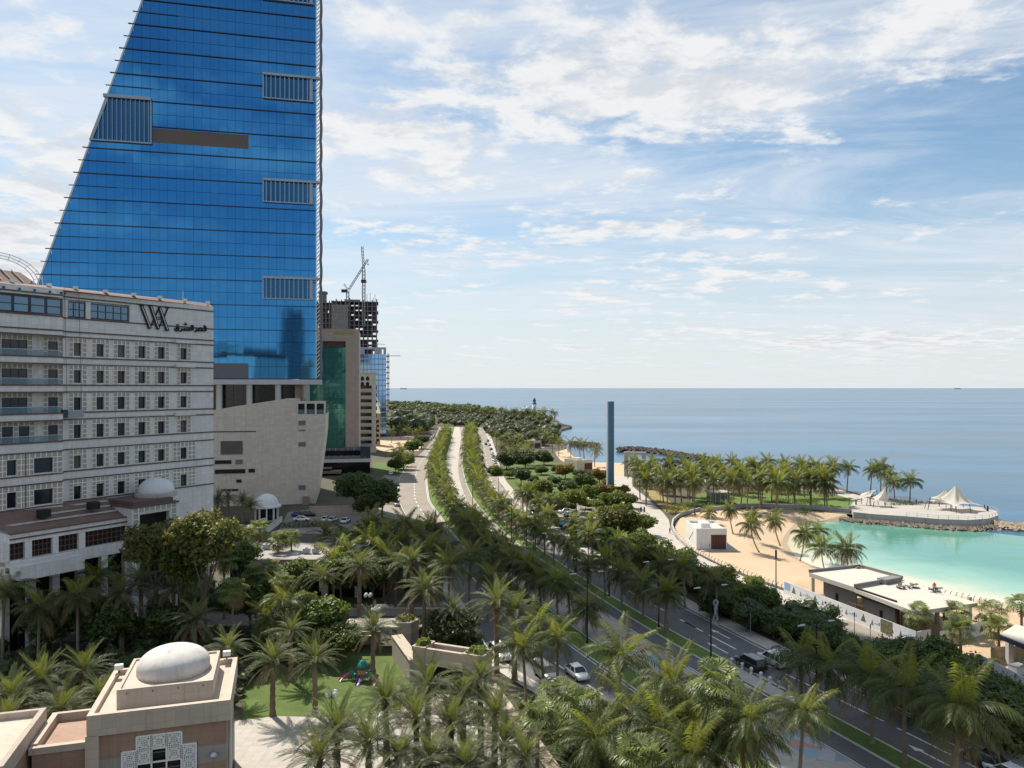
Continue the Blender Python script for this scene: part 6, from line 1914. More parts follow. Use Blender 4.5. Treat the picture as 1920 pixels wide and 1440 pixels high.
# --- the far belts of trees read as one mass
def far_wood(name, poly, n, r0, r1, mats, label, leaf, size, seed):
    r = random.Random(seed)
    P = GP(poly)
    xs_ = [p.x for p in P]; ys_ = [p.y for p in P]
    def inside(x, y):
        c = False; j = len(P) - 1
        for i in range(len(P)):
            if (P[i].y > y) != (P[j].y > y) and x < (P[j].x - P[i].x) * (y - P[i].y) / (P[j].y - P[i].y) + P[i].x:
                c = not c
            j = i
        return c
    bl = []; tries = 0
    while len(bl) < n and tries < 20000:
        tries += 1
        x, y = r.uniform(min(xs_), max(xs_)), r.uniform(min(ys_), max(ys_))
        if inside(x, y):
            k = r.uniform(r0, r1)
            bl.append((x, y, k * r.uniform(0.8, 1.2), k, k, k * 0.8))
    me = leaf_cloud(name, bl, leaf, size, mats, seed, shell=0.82)
    o = put(name, me, None, kind='stuff', label=label, category='woodland')
    core = MB()
    for b in bl:           # inner leaf masses that close the gaps between the outer leaves
        k0 = len(core.v)
        core.lathe([(0.25, -0.80), (0.72, -0.35), (0.84, 0.15), (0.58, 0.60), (0.12, 0.84)], (0, 0, 0), 9)
        for i in range(k0, len(core.v)):
            v = core.v[i]; w = r.uniform(0.82, 1.08)
            core.v[i] = (b[0] + v[0] * b[3] * w, b[1] + v[1] * b[4] * w, b[2] + v[2] * b[5] * w)
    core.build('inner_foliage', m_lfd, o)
    return o
far_wood('far_woodland', [(728, 757), (780, 758), (850, 763), (935, 771), (945, 777), (860, 779), (735, 784)], 240, 3.2, 5.6, [m_lfd, m_lf], 'far belt of mixed trees along the shore', 42000, 0.55, 3)
far_wood('far_woodland', [(728, 784), (800, 783), (812, 800), (800, 815), (770, 818), (725, 815)], 80, 4, 7, [m_lfd, m_lf], 'dark grove left of the far road', 30000, 0.36, 4)
far_wood('far_woodland', [(820, 779), (1000, 776), (1035, 786), (1042, 796), (1020, 805), (960, 806), (905, 803), (880, 801), (820, 801), (822, 788)], 330, 2.0, 3.8, [m_lfd, m_lf], 'dark trees of the headland park', 46000, 0.42, 5)
far_wood('far_woodland', [(908, 806), (1000, 808), (1045, 812), (1040, 832), (1005, 842), (960, 838), (930, 828)], 75, 3, 5, [m_lfd, m_lf, m_lfo], 'dark trees of the cove park behind the coast road', 20000, 0.38, 6)
for i in range(34):
    px = 745 + i * 9.0 + rnd.uniform(-4, 4)
    if i > 13:
        px = 868 + (i - 14) * 9.2 + rnd.uniform(-4, 4)
    py = 756 + (px - 745) * 0.055 + rnd.uniform(0, 7)
    seen_palm(px, py, rnd.uniform(8, 12), 'coconut', rnd.uniform(1.2, 1.6), 'far palm of the shore skyline, ' + ORD(i + 1) + ' counted seawards', 'palms on the far shore', False, 2)

far_wood('undergrowth', [(-60, 1240), (250, 1200), (440, 1190), (560, 1195), (560, 1240), (455, 1290), (450, 1330), (-60, 1345)], 150, 0.7, 1.5, [m_lfd, m_lf, m_lfo], 'low undergrowth of the hotel garden', 15000, 0.17, 11)
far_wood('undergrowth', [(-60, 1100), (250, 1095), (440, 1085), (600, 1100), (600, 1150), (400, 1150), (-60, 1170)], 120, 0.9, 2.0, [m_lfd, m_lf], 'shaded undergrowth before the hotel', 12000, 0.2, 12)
far_wood('undergrowth', [(780, 1180), (860, 1160), (905, 1230), (905, 1250), (800, 1215)], 60, 0.7, 1.5, [m_lfd, m_lf], 'shaded undergrowth behind the gatehouse', 7000, 0.17, 13)
far_wood('undergrowth', [(965, 1310), (1050, 1330), (1170, 1400), (1250, 1450), (1320, 1520), (1100, 1520), (1060, 1450)], 130, 0.6, 1.3, [m_lf, m_lfo, m_lfb], 'roadside planting under the palm clump', 13000, 0.16, 14)
far_wood('undergrowth', [(640, 1010), (760, 1000), (800, 1060), (830, 1110), (640, 1120), (620, 1040)], 110, 0.9, 2.0, [m_lfd, m_lf], 'shaded undergrowth left of the service road', 11000, 0.22, 15)
far_wood('undergrowth', [(1580, 1235), (1700, 1228), (1900, 1310), (1960, 1420), (1860, 1395), (1700, 1315)], 130, 0.9, 1.9, [m_lfd, m_lf], 'dark bushes between the coast road and the site', 14000, 0.2, 16)
far_wood('undergrowth', [(1300, 1110), (1400, 1118), (1560, 1165), (1620, 1210), (1560, 1235), (1440, 1195), (1330, 1145)], 110, 0.9, 1.8, [m_lfd, m_lf], 'dark bushes between the coast road and the promenade', 13000, 0.2, 17)
# ================================================================== OBJECTS
m_tyre = mat('tyre_rubber', (0.02, 0.02, 0.02), 0.9)
m_rim = mat('wheel_rim', (0.45, 0.45, 0.46), 0.35, 0.8)
m_cglass = mat('car_glass', (0.02, 0.025, 0.03), 0.05, 0.0, spec=0.9)
m_lampw = mat('headlamp', (0.75, 0.75, 0.72), 0.15)
m_lampr = mat('tail_lamp', (0.35, 0.02, 0.02), 0.2)
CARC = {'white': (0.72, 0.72, 0.70), 'black': (0.012, 0.012, 0.014), 'silver': (0.42, 0.43, 0.44), 'grey': (0.14, 0.145, 0.15), 'blue': (0.03, 0.07, 0.20), 'red': (0.30, 0.03, 0.03), 'green': (0.03, 0.10, 0.07)}
def car_paint(c):
    return mat('car_paint_' + c, CARC[c], 0.3, 0.15, var=0.05, coat=0.7)
CARM = {}
def car_meshes(kind):
    if kind in CARM:
        return CARM[kind]
    suv = kind == 'suv'
    st = [(-2.28, .70, .42, .80), (-2.12, .85, .28, .93), (-1.3, .90, .24, .96), (0, .91, .22, .94), (1.05, .91, .22, .92), (1.85, .87, .26, .80), (2.2, .72, .36, .66)]
    if suv:
        st = [(-2.3, .80, .48, 1.05), (-2.2, .93, .34, 1.12), (-1.3, .97, .30, 1.14), (0, .98, .28, 1.12), (1.2, .97, .28, 1.10), (2.05, .93, .32, 1.0), (2.35, .80, .42, .82)]
    b = MB(); n = 8
    for x, hw, zb, zt in st:
        for y, z in ((-hw * .9, zb), (-hw, zb + .16), (-hw, zt - .14), (-hw * .88, zt), (hw * .88, zt), (hw, zt - .14), (hw, zb + .16), (hw * .9, zb)):
            b.v.append((x, y, z))
    for i in range(len(st) - 1):
        for k in range(n):
            k2 = (k + 1) % n
            b.f.append((i * n + k, (i + 1) * n + k, (i + 1) * n + k2, i * n + k2)); b.m.append(0)
    b.f.append(tuple(range(n))); b.f.append(tuple(reversed(range((len(st) - 1) * n, len(st) * n)))); b.m += [0, 0]
    bx0, bx1, rx0, rx1, zb, zr_, hb, ht = (-1.8, 1.08, -1.0, 0.38, .92, 1.43, .82, .62) if not suv else (-2.22, 1.2, -1.95, 0.5, 1.08, 1.74, .90, .74)
    base = [(bx0, -hb, zb), (bx1, -hb, zb), (bx1, hb, zb), (bx0, hb, zb)]; top = [(rx0, -ht, zr_), (rx1, -ht, zr_), (rx1, ht, zr_), (rx0, ht, zr_)]
    g = MB().add(base + top, [(0, 1, 5, 4), (1, 2, 6, 5), (2, 3, 7, 6), (3, 0, 4, 7), (4, 5, 6, 7)])
    r = MB().add([(rx0 - .06, -ht - .03, zr_ - .02), (rx1 + .08, -ht - .03, zr_ - .02), (rx1 + .08, ht + .03, zr_ - .02), (rx0 - .06, ht + .03, zr_ - .02), (rx0 + .05, -ht + .08, zr_ + .05), (rx1 - .05, -ht + .08, zr_ + .04), (rx1 - .05, ht - .08, zr_ + .04), (rx0 + .05, ht - .08, zr_ + .05)],
                 [(0, 1, 5, 4), (1, 2, 6, 5), (2, 3, 7, 6), (3, 0, 4, 7), (4, 5, 6, 7)])
    for a, c in zip(base, top):
        r.bar(a, c, .09, .09)
    for s_ in (-1, 1):
        for xx in ((-.35,) if not suv else (-.3, -1.25)):
            r.bar((xx, s_ * hb, zb), (xx, s_ * ht, zr_), .10, .05)
    wr = .33 if not suv else .38
    w = MB().tube([(0, -.11, 0), (0, .11, 0)], wr, 16)
    rim = MB().tube([(0, -.12, 0), (0, .12, 0)], wr * .6, 10)
    hl = MB().box(-.12, .06, -.19, .19, -.08, .08); tl = MB().box(-.04, .1, -.16, .16, -.1, .1)
    CARM[kind] = dict(body=b.mesh('car_body', m_fin, True), cab=g.mesh('car_cabin', m_cglass), roof=r.mesh('car_roof', m_fin), wheel=w.mesh('car_wheel', m_tyre), rim=rim.mesh('car_rim', m_rim), hl=hl.mesh('car_headlight', m_lampw), tl=tl.mesh('car_taillight', m_lampr), wr=wr, suv=suv, st=st)
    return CARM[kind]
def car(pos, ang, kind, colour, label, group, full=True):
    M_ = car_meshes(kind)
    T = thing('suv' if kind == 'suv' else 'sedan_car', label, 'car', (pos[0], pos[1], 0.016), ang, group)
    p = car_paint(colour)
    def paint(o):
        o.material_slots[0].link = 'OBJECT'; o.material_slots[0].material = p
    paint(put('body', M_['body'], T))
    rf = put('roof', M_['roof'], T); paint(rf)
    put('window_glass', M_['cab'], T)
    for x in (-1.38, 1.40):
        for y in (-.80, .80):
            w = put('wheel', M_['wheel'], T, (x, y * (1.06 if M_['suv'] else 1), M_['wr']))
            if full:
                put('rim', M_['rim'], w)
    if full:
        zf = .68 if not M_['suv'] else .86
        for y in (-.6, .6):
            put('headlight', M_['hl'], T, (2.12 if not M_['suv'] else 2.26, y, zf)); put('taillight', M_['tl'], T, (-2.27 if not M_['suv'] else -2.3, y, zf + .12))
    return T
def heading(e, Y, away=True):
    d = math.atan2(8.0, e(Y + 4) - e(Y - 4))
    return d if away else d + math.pi
def road_car(px, py, e, away, kind, colour, label, group, full=True):
    p = G(px, py)
    car(p, heading(e, p.y, away), kind, colour, label, group, full)
gr = 'cars on the service road'
road_car(938, 1234, E1, False, 'suv', 'white', 'white car parked at the kerb beside the gatehouse', gr)
road_car(1024, 1272, E1, False, 'suv', 'grey', 'dark van with a pale bonnet on the service road behind the coconut palms', gr)
road_car(1003, 1240, E1, False, 'sedan', 'silver', 'pale car half hidden behind the sunny coconut palms', gr)
road_car(1082, 1269, E1, False, 'sedan', 'white', 'white sedan driving towards the camera on the service road', gr)
gr = 'cars on the coast road'
road_car(1408, 1253, E5, True, 'suv', 'black', 'black estate car turning at the crossing of the coast road', gr)
road_car(1450, 1246, E5, True, 'suv', 'white', 'white off-road car beside the black one on the coast road', gr)
road_car(1848, 1436, E5, True, 'sedan', 'black', 'black car at the bottom right on the coast road', gr)
road_car(1893, 1462, E5, True, 'sedan', 'white', 'white car at the bottom right corner, partly under palm leaves', gr)
for i, (px, py, c, aw) in enumerate(((900, 829, 'black', True), (911, 834, 'black', True), (904, 860, 'black', True), (906, 874, 'black', True), (899, 822, 'silver', True), (895, 816, 'white', True))):
    road_car(px, py, E5, aw, 'sedan', c, c + ' car driving on the far coast road, ' + ORD(6 - i if i > 3 else i + 1) + (' from the shore end' if i > 3 else ' of four in the sunny stretch'), gr, False)
gk = 'cars parked along the coast road'
for i, (px, py, c) in enumerate(((915, 828, 'black'), (918, 836, 'silver'), (921, 844, 'black'), (923, 852, 'white'), (925, 858, 'grey'), (926.5, 864, 'white'), (928.5, 870, 'silver'), (931, 877, 'white'), (932.5, 885, 'blue'), (1000, 964, 'white'), (1010, 975, 'silver'))):
    road_car(px, py, E6, True, 'sedan', c, c + ' car parked at the sea side kerb, ' + ORD(11 - i) + ' from the near end', gk, False)
gk = 'cars along the far service road'
for i, (px, py, c) in enumerate(((800, 878, 'silver'), (808, 825, 'silver'), (811, 821, 'white'), (814, 818, 'silver'), (820, 828, 'grey'), (733, 890, 'white'), (744, 911, 'blue'), (744, 948, 'silver'))):
    road_car(px, py, E0, True, 'sedan', c, c + ' car beside the far service road, ' + ORD(i + 1) + ' of eight', gk, False)
gk = 'cars in the small car park'
for i, (px, py, c, a) in enumerate(((561, 968, 'blue', 0.2), (566, 977, 'white', 0.1), (577, 968, 'black', 0.15), (596, 963, 'white', 1.6), (615, 962, 'green', 1.6), (633, 962, 'black', 1.6), (611, 977, 'white', 1.5), (624, 978, 'white', 1.5), (648, 980, 'white', 1.5), (680, 985, 'silver', 0.4))):
    car(G(px, py), a, 'sedan', c, c + ' car in the small car park under the stone clad building, ' + ORD(i + 1) + ' of ten', gk, False)
gk = 'cars in the park car park'
for i, (px, py, c) in enumerate(((1053, 956, 'silver'), (1061, 962, 'white'), (1069, 968, 'silver'), (1080, 976, 'white'), (1127, 961, 'white'), (1134, 966, 'silver'))):
    car(G(px, py), 0.5, 'sedan', c, c + ' car under the light green park trees, ' + ORD(i + 1) + ' from the road', gk, False)

# ------------------------------------------------------------------ street lamps
m_pole = mat('lamp_black', (0.015, 0.015, 0.017), 0.5, 0.3)
m_lum = mat('luminaire_white', (0.42, 0.43, 0.44), 0.4)
pole_m = MB().tube([(0, 0, 0), (0, 0, 0.6), (0, 0, 0.61), (0, 0, 3.5), (0, 0, 10.4)], [0.17, 0.17, 0.12, 0.10, 0.06], 10).mesh('lamp_pole', m_pole)
arm_m = MB().tube([(0, 0, 9.9), (0.8, 0, 10.35), (1.9, 0, 10.4)], [0.05, 0.045, 0.04], 6).mesh('lamp_arm', m_pole)
head_m = MB().add([(1.7, -.14, 10.36), (2.7, -.1, 10.36), (2.7, .1, 10.36), (1.7, .14, 10.36), (1.75, -.09, 10.5), (2.6, -.06, 10.45), (2.6, .06, 10.45), (1.75, .09, 10.5)], [(3, 2, 1, 0), (0, 1, 5, 4), (1, 2, 6, 5), (2, 3, 7, 6), (3, 0, 4, 7), (4, 5, 6, 7)]).mesh('lamp_head', m_lum)
base_m = MB().cbox((0, 0, 0), 0.5, 0.5, 0.25).mesh('lamp_base', m_kerb)
for i, (px, py, e) in enumerate(((1531, 1343, E5), (1333, 1247, E5), (1235, 1180, E5), (1142, 1122, E5), (1103, 1098, E5), (1080, 1086, E5), (959, 1016, E4), (886, 975, E3), (935, 935, E5), (1101, 1211, E2), (1000, 1110, E2), (905, 880, E5))):
    p = G(px, py)
    T = thing('street_lamp', 'black double armed street lamp on the median grass, ' + ORD(i + 1) + ' counted from the near crossing', 'street lamp', (p.x, p.y, 0.1), heading(e, p.y) - math.pi / 2, 'double armed street lamps')
    put('pole', pole_m, T); put('base', base_m, T)
    for a in (0, math.pi):
        put('arm', arm_m, T, rz=a); put('luminaire', head_m, T, rz=a)
post_m = MB().tube([(0, 0, 0), (0, 0, 5.2)], [0.10, 0.07], 8).mesh('post', mat('post_grey', (0.22, 0.22, 0.21), 0.6, 0.3))
cap_m = MB().tube([(0, 0, 5.2), (0, 0, 6.3)], [0.13, 0.13], 10).mesh('lamp_cap', m_fin)
for i, (px, py, h) in enumerate(((1455, 1122, 1.35), (1602, 1198, 0.62), (1632, 1216, 0.55), (1407, 1195, 0.7), (1330, 1050, 0.55), (1178, 930, 0.6), (1238, 938, 0.7), (1213, 930, 0.7))):
    p = G(px, py)
    T = thing('lamp_column', 'slim grey lamp column on the promenade, ' + ORD(i + 1) + ' in order of the survey along the hoarding and path', 'lamp', p, 0, 'promenade lamp columns', h)
    put('post', post_m, T); put('lamp_cap', cap_m, T)
    T['label'] = ['tall thin lamp column on the promenade before the hoarding start', 'grey column at the middle of the site hoarding', 'dark thick post at the service lane bend', 'thin pole in the dark roadside thicket', 'short dark post at the beach rail corner', 'short post near the blue column', 'lamp column under the first peninsula palms, right', 'lamp column under the first peninsula palms, left'][i]
gpole = MB().tube([(0, 0, 0), (0, 0, 0.5), (0, 0, 0.52), (0, 0, 3.6)], [0.13, 0.10, 0.06, 0.045], 10).mesh('globe_pole', m_pole)
garm = MB().tube([(0, 0, 3.4), (0.25, 0, 3.3), (0.5, 0, 3.5)], [0.03, 0.03, 0.03], 6).mesh('globe_arm', m_pole)
globe = MB().lathe([(0.05, -0.28)] + [(0.29 * math.cos(q), 0.29 * math.sin(q)) for q in np.linspace(-1.25, 1.45, 10)], (0.5, 0, 3.78), 16).mesh('globe', mat('globe_white', (0.78, 0.78, 0.77), 0.25, trans=(0.3, (1, 1, 1)), var=0.02), True)
for (px, py), lb in (((622, 1365), 'four globe garden lamp on the lawn beside the plaza edge'), ((705, 1190), 'four globe garden lamp beside the hotel driveway'), ((690, 1160), 'four globe garden lamp behind the driveway wall'), ((708, 1412), 'black lamp post with globes standing in the sunlit plaza'), ((1008, 1240), 'globe lamp at the kerb behind the sunny palms')):
    T = thing('globe_lamp', lb, 'lamp', G(px, py), rnd.uniform(0, 1), 'garden globe lamps')
    put('pole', gpole, T)
    for k in range(4):
        put('arm', garm, T, rz=k * math.pi / 2); put('globe', globe, T, rz=k * math.pi / 2)

# ------------------------------------------------------------------ blue column, gate, kiosks
c = G(1144.5, 934)
T = thing('blue_monument_column', 'tall slender blue square column rising from the park shrubs', 'column', c, R(8))
hcol = A(1144.5, 752.5, c.y).z
mb = MB().box(-1.0, 1.0, -1.0, 1.0, 0.4, hcol); mb.build('shaft', mat('column_blue', (0.075, 0.17, 0.275), 0.35, 0.35, var=0.06, scale=0.2, tile=(2.0, 3.2), joint=0.8), T)
MB().box(-1.35, -1.01, -1.05, 0.2, 0.4, hcol).build('white_edge', mat('column_white', (0.52, 0.56, 0.58), 0.4, 0.2), T)
MB().box(-1.6, 1.6, -1.6, 1.6, 0, 0.4).build('plinth', m_conc, T)
p = G(1174, 893)
T = thing('concrete_gate', 'bare concrete gate frame standing at the beach entrance', 'gate', p, R(-6))
MB().box(-0.9, 0.9, -0.9, 0.9, 0, 9.2).build('pillar', m_conc, T)
MB().box(-0.9, 8.0, -0.9, 0.9, 9.2, 10.2).build('beam', m_conc, T)
MB().box(6.4, 8.0, -0.9, 0.9, 0, 9.2).build('pillar', m_conc, T)
def kiosk(pl, pr, hz_, deg, dep, label, m, lx=None, door=(0.48, 0.97)):
    a, b = G(*pl), G(*pr)
    d = b - a
    T = thing('beach_kiosk', label, 'kiosk', a, math.atan2(d.y, d.x))
    L = d.length
    t = 0.28
    MB().box(0, L, 0, t, 0, hz_).box(0, L, dep - t, dep, 0, hz_).box(0, t, t, dep - t, 0, hz_).box(L - t, L, t, dep - t, 0, hz_ - 0.5).build('wall', m, T)
    MB().box(t, L - t, t, dep - t, hz_ - 0.9, hz_ - 0.6).build('roof', mat('kiosk_roof', (0.55, 0.50, 0.43), 0.9), T)
    D_ = put('door', MB().box(L * door[0], L * door[1], -0.05, -0.004, 0.05, hz_ * 0.70).mesh('door', mat('door_brown', (0.075, 0.030, 0.020), 0.6)), T)
    for k in range(6):
        x = L * door[0] + 0.15 + k * L * (door[1] - door[0]) / 6
        MB().box(x, x + L * (door[1] - door[0]) / 6 * 0.55, -0.11, -0.052, 0.08, hz_ * 0.69).build('slat', mat('slat_brown', (0.11, 0.05, 0.032), 0.6), D_)
    MB().box(L * 0.25, L * 0.55, dep * 0.25, dep * 0.55, hz_ - 0.6, hz_ + 0.7).build('roof_box', m, T)
    MB().box(L * 0.1, L * 1.35, -2.2, dep + 0.4, 0.0, 0.18).build('plinth', m_conc, T)
    # dark lettering strokes on the side wall
    s_ = MB()
    for k in range(4):
        s_.box(-0.04, -0.003, dep * (0.30 + 0.1 * k), dep * (0.36 + 0.1 * k), hz_ * (0.62 - 0.13 * k), hz_ * (0.70 - 0.13 * k))
    s_.build('wall_lettering', m_fin, T)
    return T
kiosk((1306, 1031), (1363, 1031), 4.9, 0, 10.5, 'white beach kiosk with a dark brown slatted door beside the lagoon', m_white)
kiosk((1082, 884), (1111, 882), 4.9, 0, 10.0, 'beige kiosk with a dark door left of the blue column', mat('kiosk_beige', (0.62, 0.54, 0.43), 0.85))
kiosk((1001, 841), (1015, 840), 4.6, 0, 9.0, 'small far kiosk with dark windows in the cove park', mat('kiosk_beige', (0.62, 0.54, 0.43), 0.85), door=(0.1, 0.9))

# ------------------------------------------------------------------ terrace with sails, rails, rocks
ter = [(1592, 951), (1600, 960), (1640, 964), (1700, 968), (1760, 973), (1815, 975), (1855, 972), (1872, 966), (1868, 958), (1840, 951), (1780, 946), (1715, 944), (1650, 939), (1600, 941)]
TP = GP(ter, 1.0)
T = thing('sea_terrace', 'curved white concrete sea terrace with railings round its edge', 'terrace', (0, 0, 0))
MB().prism([(p.x, p.y) for p in TP], -3.0, 0.98).build('terrace_wall', mat('terrace_concrete', (0.40, 0.385, 0.365), 0.85, var=0.2, scale=0.3, stain=0.4), T)
flat('terrace_deck', TP, mat('terrace_paving', (0.40, 0.37, 0.33), 0.85, var=0.1, tile=(1.5, 1.5, 0), joint=0.8), z=1.0, kind='thing').parent = T
rl = MB()
for i in range(3, len(TP) - 2):
    a, b = TP[i], TP[i + 1]
    n = max(1, int((b - a).length / 2))
    for k in range(n):
        q = a.lerp(b, k / n)
        rl.cbox((q.x, q.y, 1.0), 0.09, 0.09, 1.05)
    for z in (1.5, 2.0):
        rl.bar((a.x, a.y, z), (b.x, b.y, z), 0.06)
rl.build('railing', m_alu, T)
def wall_line(name, pts, h, w, m, label, cat='wall', z0=0.0):
    P = GP(pts)
    mb = MB()
    for a, b in zip(P[:-1], P[1:]):
        mb.bar((a.x, a.y, z0 + h / 2), (b.x, b.y, z0 + h / 2), w, h)
    return mb.build(name, m, None, label=label, category=cat)
wall_line('retaining_wall', [(1330, 958), (1400, 951), (1500, 953), (1560, 958), (1594, 962)], 1.2, 0.5, mat('terrace_concrete', (0.5, 0.48, 0.45)), 'pale low retaining wall along the peninsula lawn')
wall_line('curved_wall', [(1312, 957), (1290, 963), (1272, 970), (1262, 979), (1260, 990), (1266, 1003), (1278, 1018), (1297, 1033)], 0.9, 0.4, m_conc, 'curved low concrete wall between promenade and beach')
m_cloth = mat('sail_fabric', (0.72, 0.69, 0.63), 0.7, var=0.05, trans=(0.45, (1.0, 0.97, 0.9)))
def tent(pos, h, corners, label, masts, name='sail_tent'):
    """membrane pulled up to a peak from low corner points, with hollow curves between them"""
    T = thing(name, label, 'canopy', pos)
    n = len(corners); K = 6; Rn = 5
    mb = MB()
    pk = Vector((masts[0][0], masts[0][1], h))
    ring = []
    for i in range(n):
        a, b = Vector(corners[i]), Vector(corners[(i + 1) % n])
        for k in range(K):
            t = k / K
            p = a.lerp(b, t); mid = (a + b) / 2
            p = p + (Vector((pk.x, pk.y, p.z + 1.0)) - p) * (0.22 * math.sin(math.pi * t))
            ring.append(p)
    m_ = len(ring)
    for j in range(Rn + 1):
        s_ = j / Rn
        for p in ring:
            q = p.lerp(pk, s_); q.z = p.z + (pk.z - p.z) * s_ ** 2.1
            mb.v.append(tuple(q))
    for j in range(Rn):
        for i in range(m_):
            i2 = (i + 1) % m_
            mb.f.append((j * m_ + i, j * m_ + i2, (j + 1) * m_ + i2, (j + 1) * m_ + i)); mb.m.append(0)
    mb.build('membrane', m_cloth, T, True)
    for (x, y, hh) in masts:
        MB().tube([(x, y, 0), (x, y, hh)], 0.12, 8).build('mast', m_alu, T)
    for c_ in corners:
        MB().bar((c_[0] * 1.12, c_[1] * 1.12, 0), c_, 0.14).build('strut', m_fin, T)
    return T
q = G(1792, 957, 1.0)
tent(q, 7.4, [(-6.6, 3, 2.4), (-2.6, -4.6, 1.9), (1.2, -4.6, 2.6), (7.5, -1.2, 1.6), (5.0, 5.0, 2.6), (-1, 6, 2.6)], 'big white peaked tent canopy on the sea terrace', [(0.2, 0.4, 7.4)])
q2 = G(1772, 955, 1.0)
tent(q2, 6.0, [(-4.8, -0.5, 3.4), (-0.4, -3.4, 2.2), (3.0, 2.0, 3.0), (-2, 4.2, 3.0)], 'lower white sail joined to the left of the big tent', [(1.0, 1.2, 6.0)])
q3 = G(1656, 950, 1.0)
tent(q3, 5.8, [(-3.2, -1.0, 1.8), (1.2, -2.2, 1.2), (1.6, 2.4, 2.2), (-3.4, 2.4, 2.4)], 'small white sail with a sharp peak beside the terrace palms', [(0.9, 0.4, 5.8)])
q4 = G(1618, 947, 1.0)
tent(q4, 4.4, [(-4.0, 0, 1.6), (1.5, -1.5, 2.8), (4.4, 0.4, 4.6), (0.5, 2, 3.2)], 'slanting white sail left of the sharp peaked one', [(2.2, 0.2, 4.4)])
q5 = G(1442, 915, 0)
tent(q5, 5.6, [(-5, -2, 3.0), (5, -2, 3.0), (5, 3, 3.4), (-5, 3, 3.4)], 'pale sail canopy behind the peninsula palms', [(0.5, 0.5, 5.6)])
# rocks
def rocks(name, pts, n, spread, r0, r1, label, zc, seed, m=None):
    r = random.Random(seed)
    P = GP(pts, zc)
    mb = MB()
    ln = [0]
    for a, b in zip(P[:-1], P[1:]):
        ln.append(ln[-1] + (b - a).length)
    for i in range(n):
        t = r.uniform(0, ln[-1])
        k = max(j for j in range(len(P) - 1) if ln[j] <= t)
        q = P[k].lerp(P[k + 1], (t - ln[k]) / max(0.01, ln[k + 1] - ln[k]))
        w = r.gauss(0, 0.45)
        rad = r.uniform(r0, r1)
        cx_, cy_, cz_ = q.x + r.uniform(-1, 1) * 0.5, q.y + w * spread, zc + (1 - min(1, abs(w))) * spread * 0.22 + r.uniform(-0.2, 0.3)
        o = len(mb.v)
        for (a, b, c_) in ((1, 0, 0), (-1, 0, 0), (0, 1, 0), (0, -1, 0), (0, 0, 1), (0, 0, -1)):
            k1 = rad * r.uniform(0.7, 1.25)
            mb.v.append((cx_ + a * k1 + r.uniform(-.2, .2) * rad, cy_ + b * k1 + r.uniform(-.2, .2) * rad, cz_ + c_ * k1 * 0.75))
        for f in ((0, 2, 4), (2, 1, 4), (1, 3, 4), (3, 0, 4), (2, 0, 5), (1, 2, 5), (3, 1, 5), (0, 3, 5)):
            mb.f.append(tuple(o + v for v in f)); mb.m.append(0)
    mb.build(name, m or m_rock, None, kind='stuff', label=label, category='rocks')
rocks('breakwater_rocks', [(1158, 846), (1200, 846), (1250, 852), (1300, 861), (1340, 868)], 900, 9, 0.7, 1.6, 'dark rock breakwater beyond the peninsula', SEA, 1, mat('dark_rock', (0.085, 0.07, 0.06), 0.95, var=0.35, scale=0.7))
rocks('breakwater_rocks', [(1068, 835), (1098, 835), (1122, 837)], 350, 7, 0.7, 1.5, 'low dark rock groyne left of the column', SEA, 2, MATS['dark_rock'])
rocks('breakwater_rocks', [(1048, 801), (1070, 803)], 200, 8, 0.8, 1.6, 'dark rocks at the headland pier', SEA, 3, MATS['dark_rock'])
rocks('shore_rocks', [(1575, 975), (1620, 981), (1700, 986), (1760, 992), (1820, 995), (1862, 991)], 620, 2.0, 0.45, 0.95, 'tumbled shore rocks below the sea terrace', SEA, 4)
rocks('shore_rocks', [(1830, 985), (1880, 989), (1930, 993), (2000, 1000)], 700, 5, 0.4, 1.0, 'pale rock bank closing the lagoon at the right', SEA, 5, mat('pale_rock', (0.36, 0.285, 0.205), 0.95, var=0.3, scale=0.7, bump=0.5, bscale=4))
rocks('shore_rocks', [(1600, 926), (1700, 945), (1780, 946)], 260, 2.0, 0.5, 0.9, 'rocks along the seaward edge of the peninsula', SEA, 6)

# ------------------------------------------------------------------ lighthouse, domed house, pier, ships
p = G(1002, 777)
k = p.y / FPX
T = thing('lighthouse', 'white lighthouse with a dark lantern on the far headland', 'lighthouse', p)
H_ = 32 * k
MB().lathe([(4.4 * k, 0), (3.4 * k, H_ * 0.62)], (0, 0, 0), 14).build('tower', m_white, T, True)
MB().lathe([(4.4 * k, H_ * 0.62), (4.4 * k, H_ * 0.66), (2.8 * k, H_ * 0.67), (2.6 * k, H_ * 0.80), (3.2 * k, H_ * 0.82), (1.6 * k, H_ * 0.92), (0.3 * k, H_)], (0, 0, 0), 14).build('lantern', mat('lantern_slate', (0.10, 0.14, 0.16), 0.5), T, True)
for q in range(3):
    MB().box(-0.5, 0.5, -4.3 * k, -3.0 * k, H_ * (0.1 + 0.13 * q), H_ * (0.16 + 0.13 * q)).build('window', m_dglass, T)
p = G(988, 778)
T = thing('domed_white_house', 'small white domed building beside the far lighthouse', 'building', p)
MB().box(-5 * k, 5 * k, -4 * k, 4 * k, 0, 10 * k).build('wall', m_white, T)
MB().lathe([(4 * k, 10 * k)] + [(4 * k * math.cos(q), 10 * k + 5 * k * math.sin(q)) for q in np.linspace(0.1, 1.5, 6)], (0, 0, 0), 14).build('dome', m_white, T, True)
for x in (-3, -1, 1, 3):
    MB().box((x - 0.5) * k, (x + 0.5) * k, -4.1 * k, -4.0 * k - 0.01, 3 * k, 7 * k).build('window', m_dglass, T)
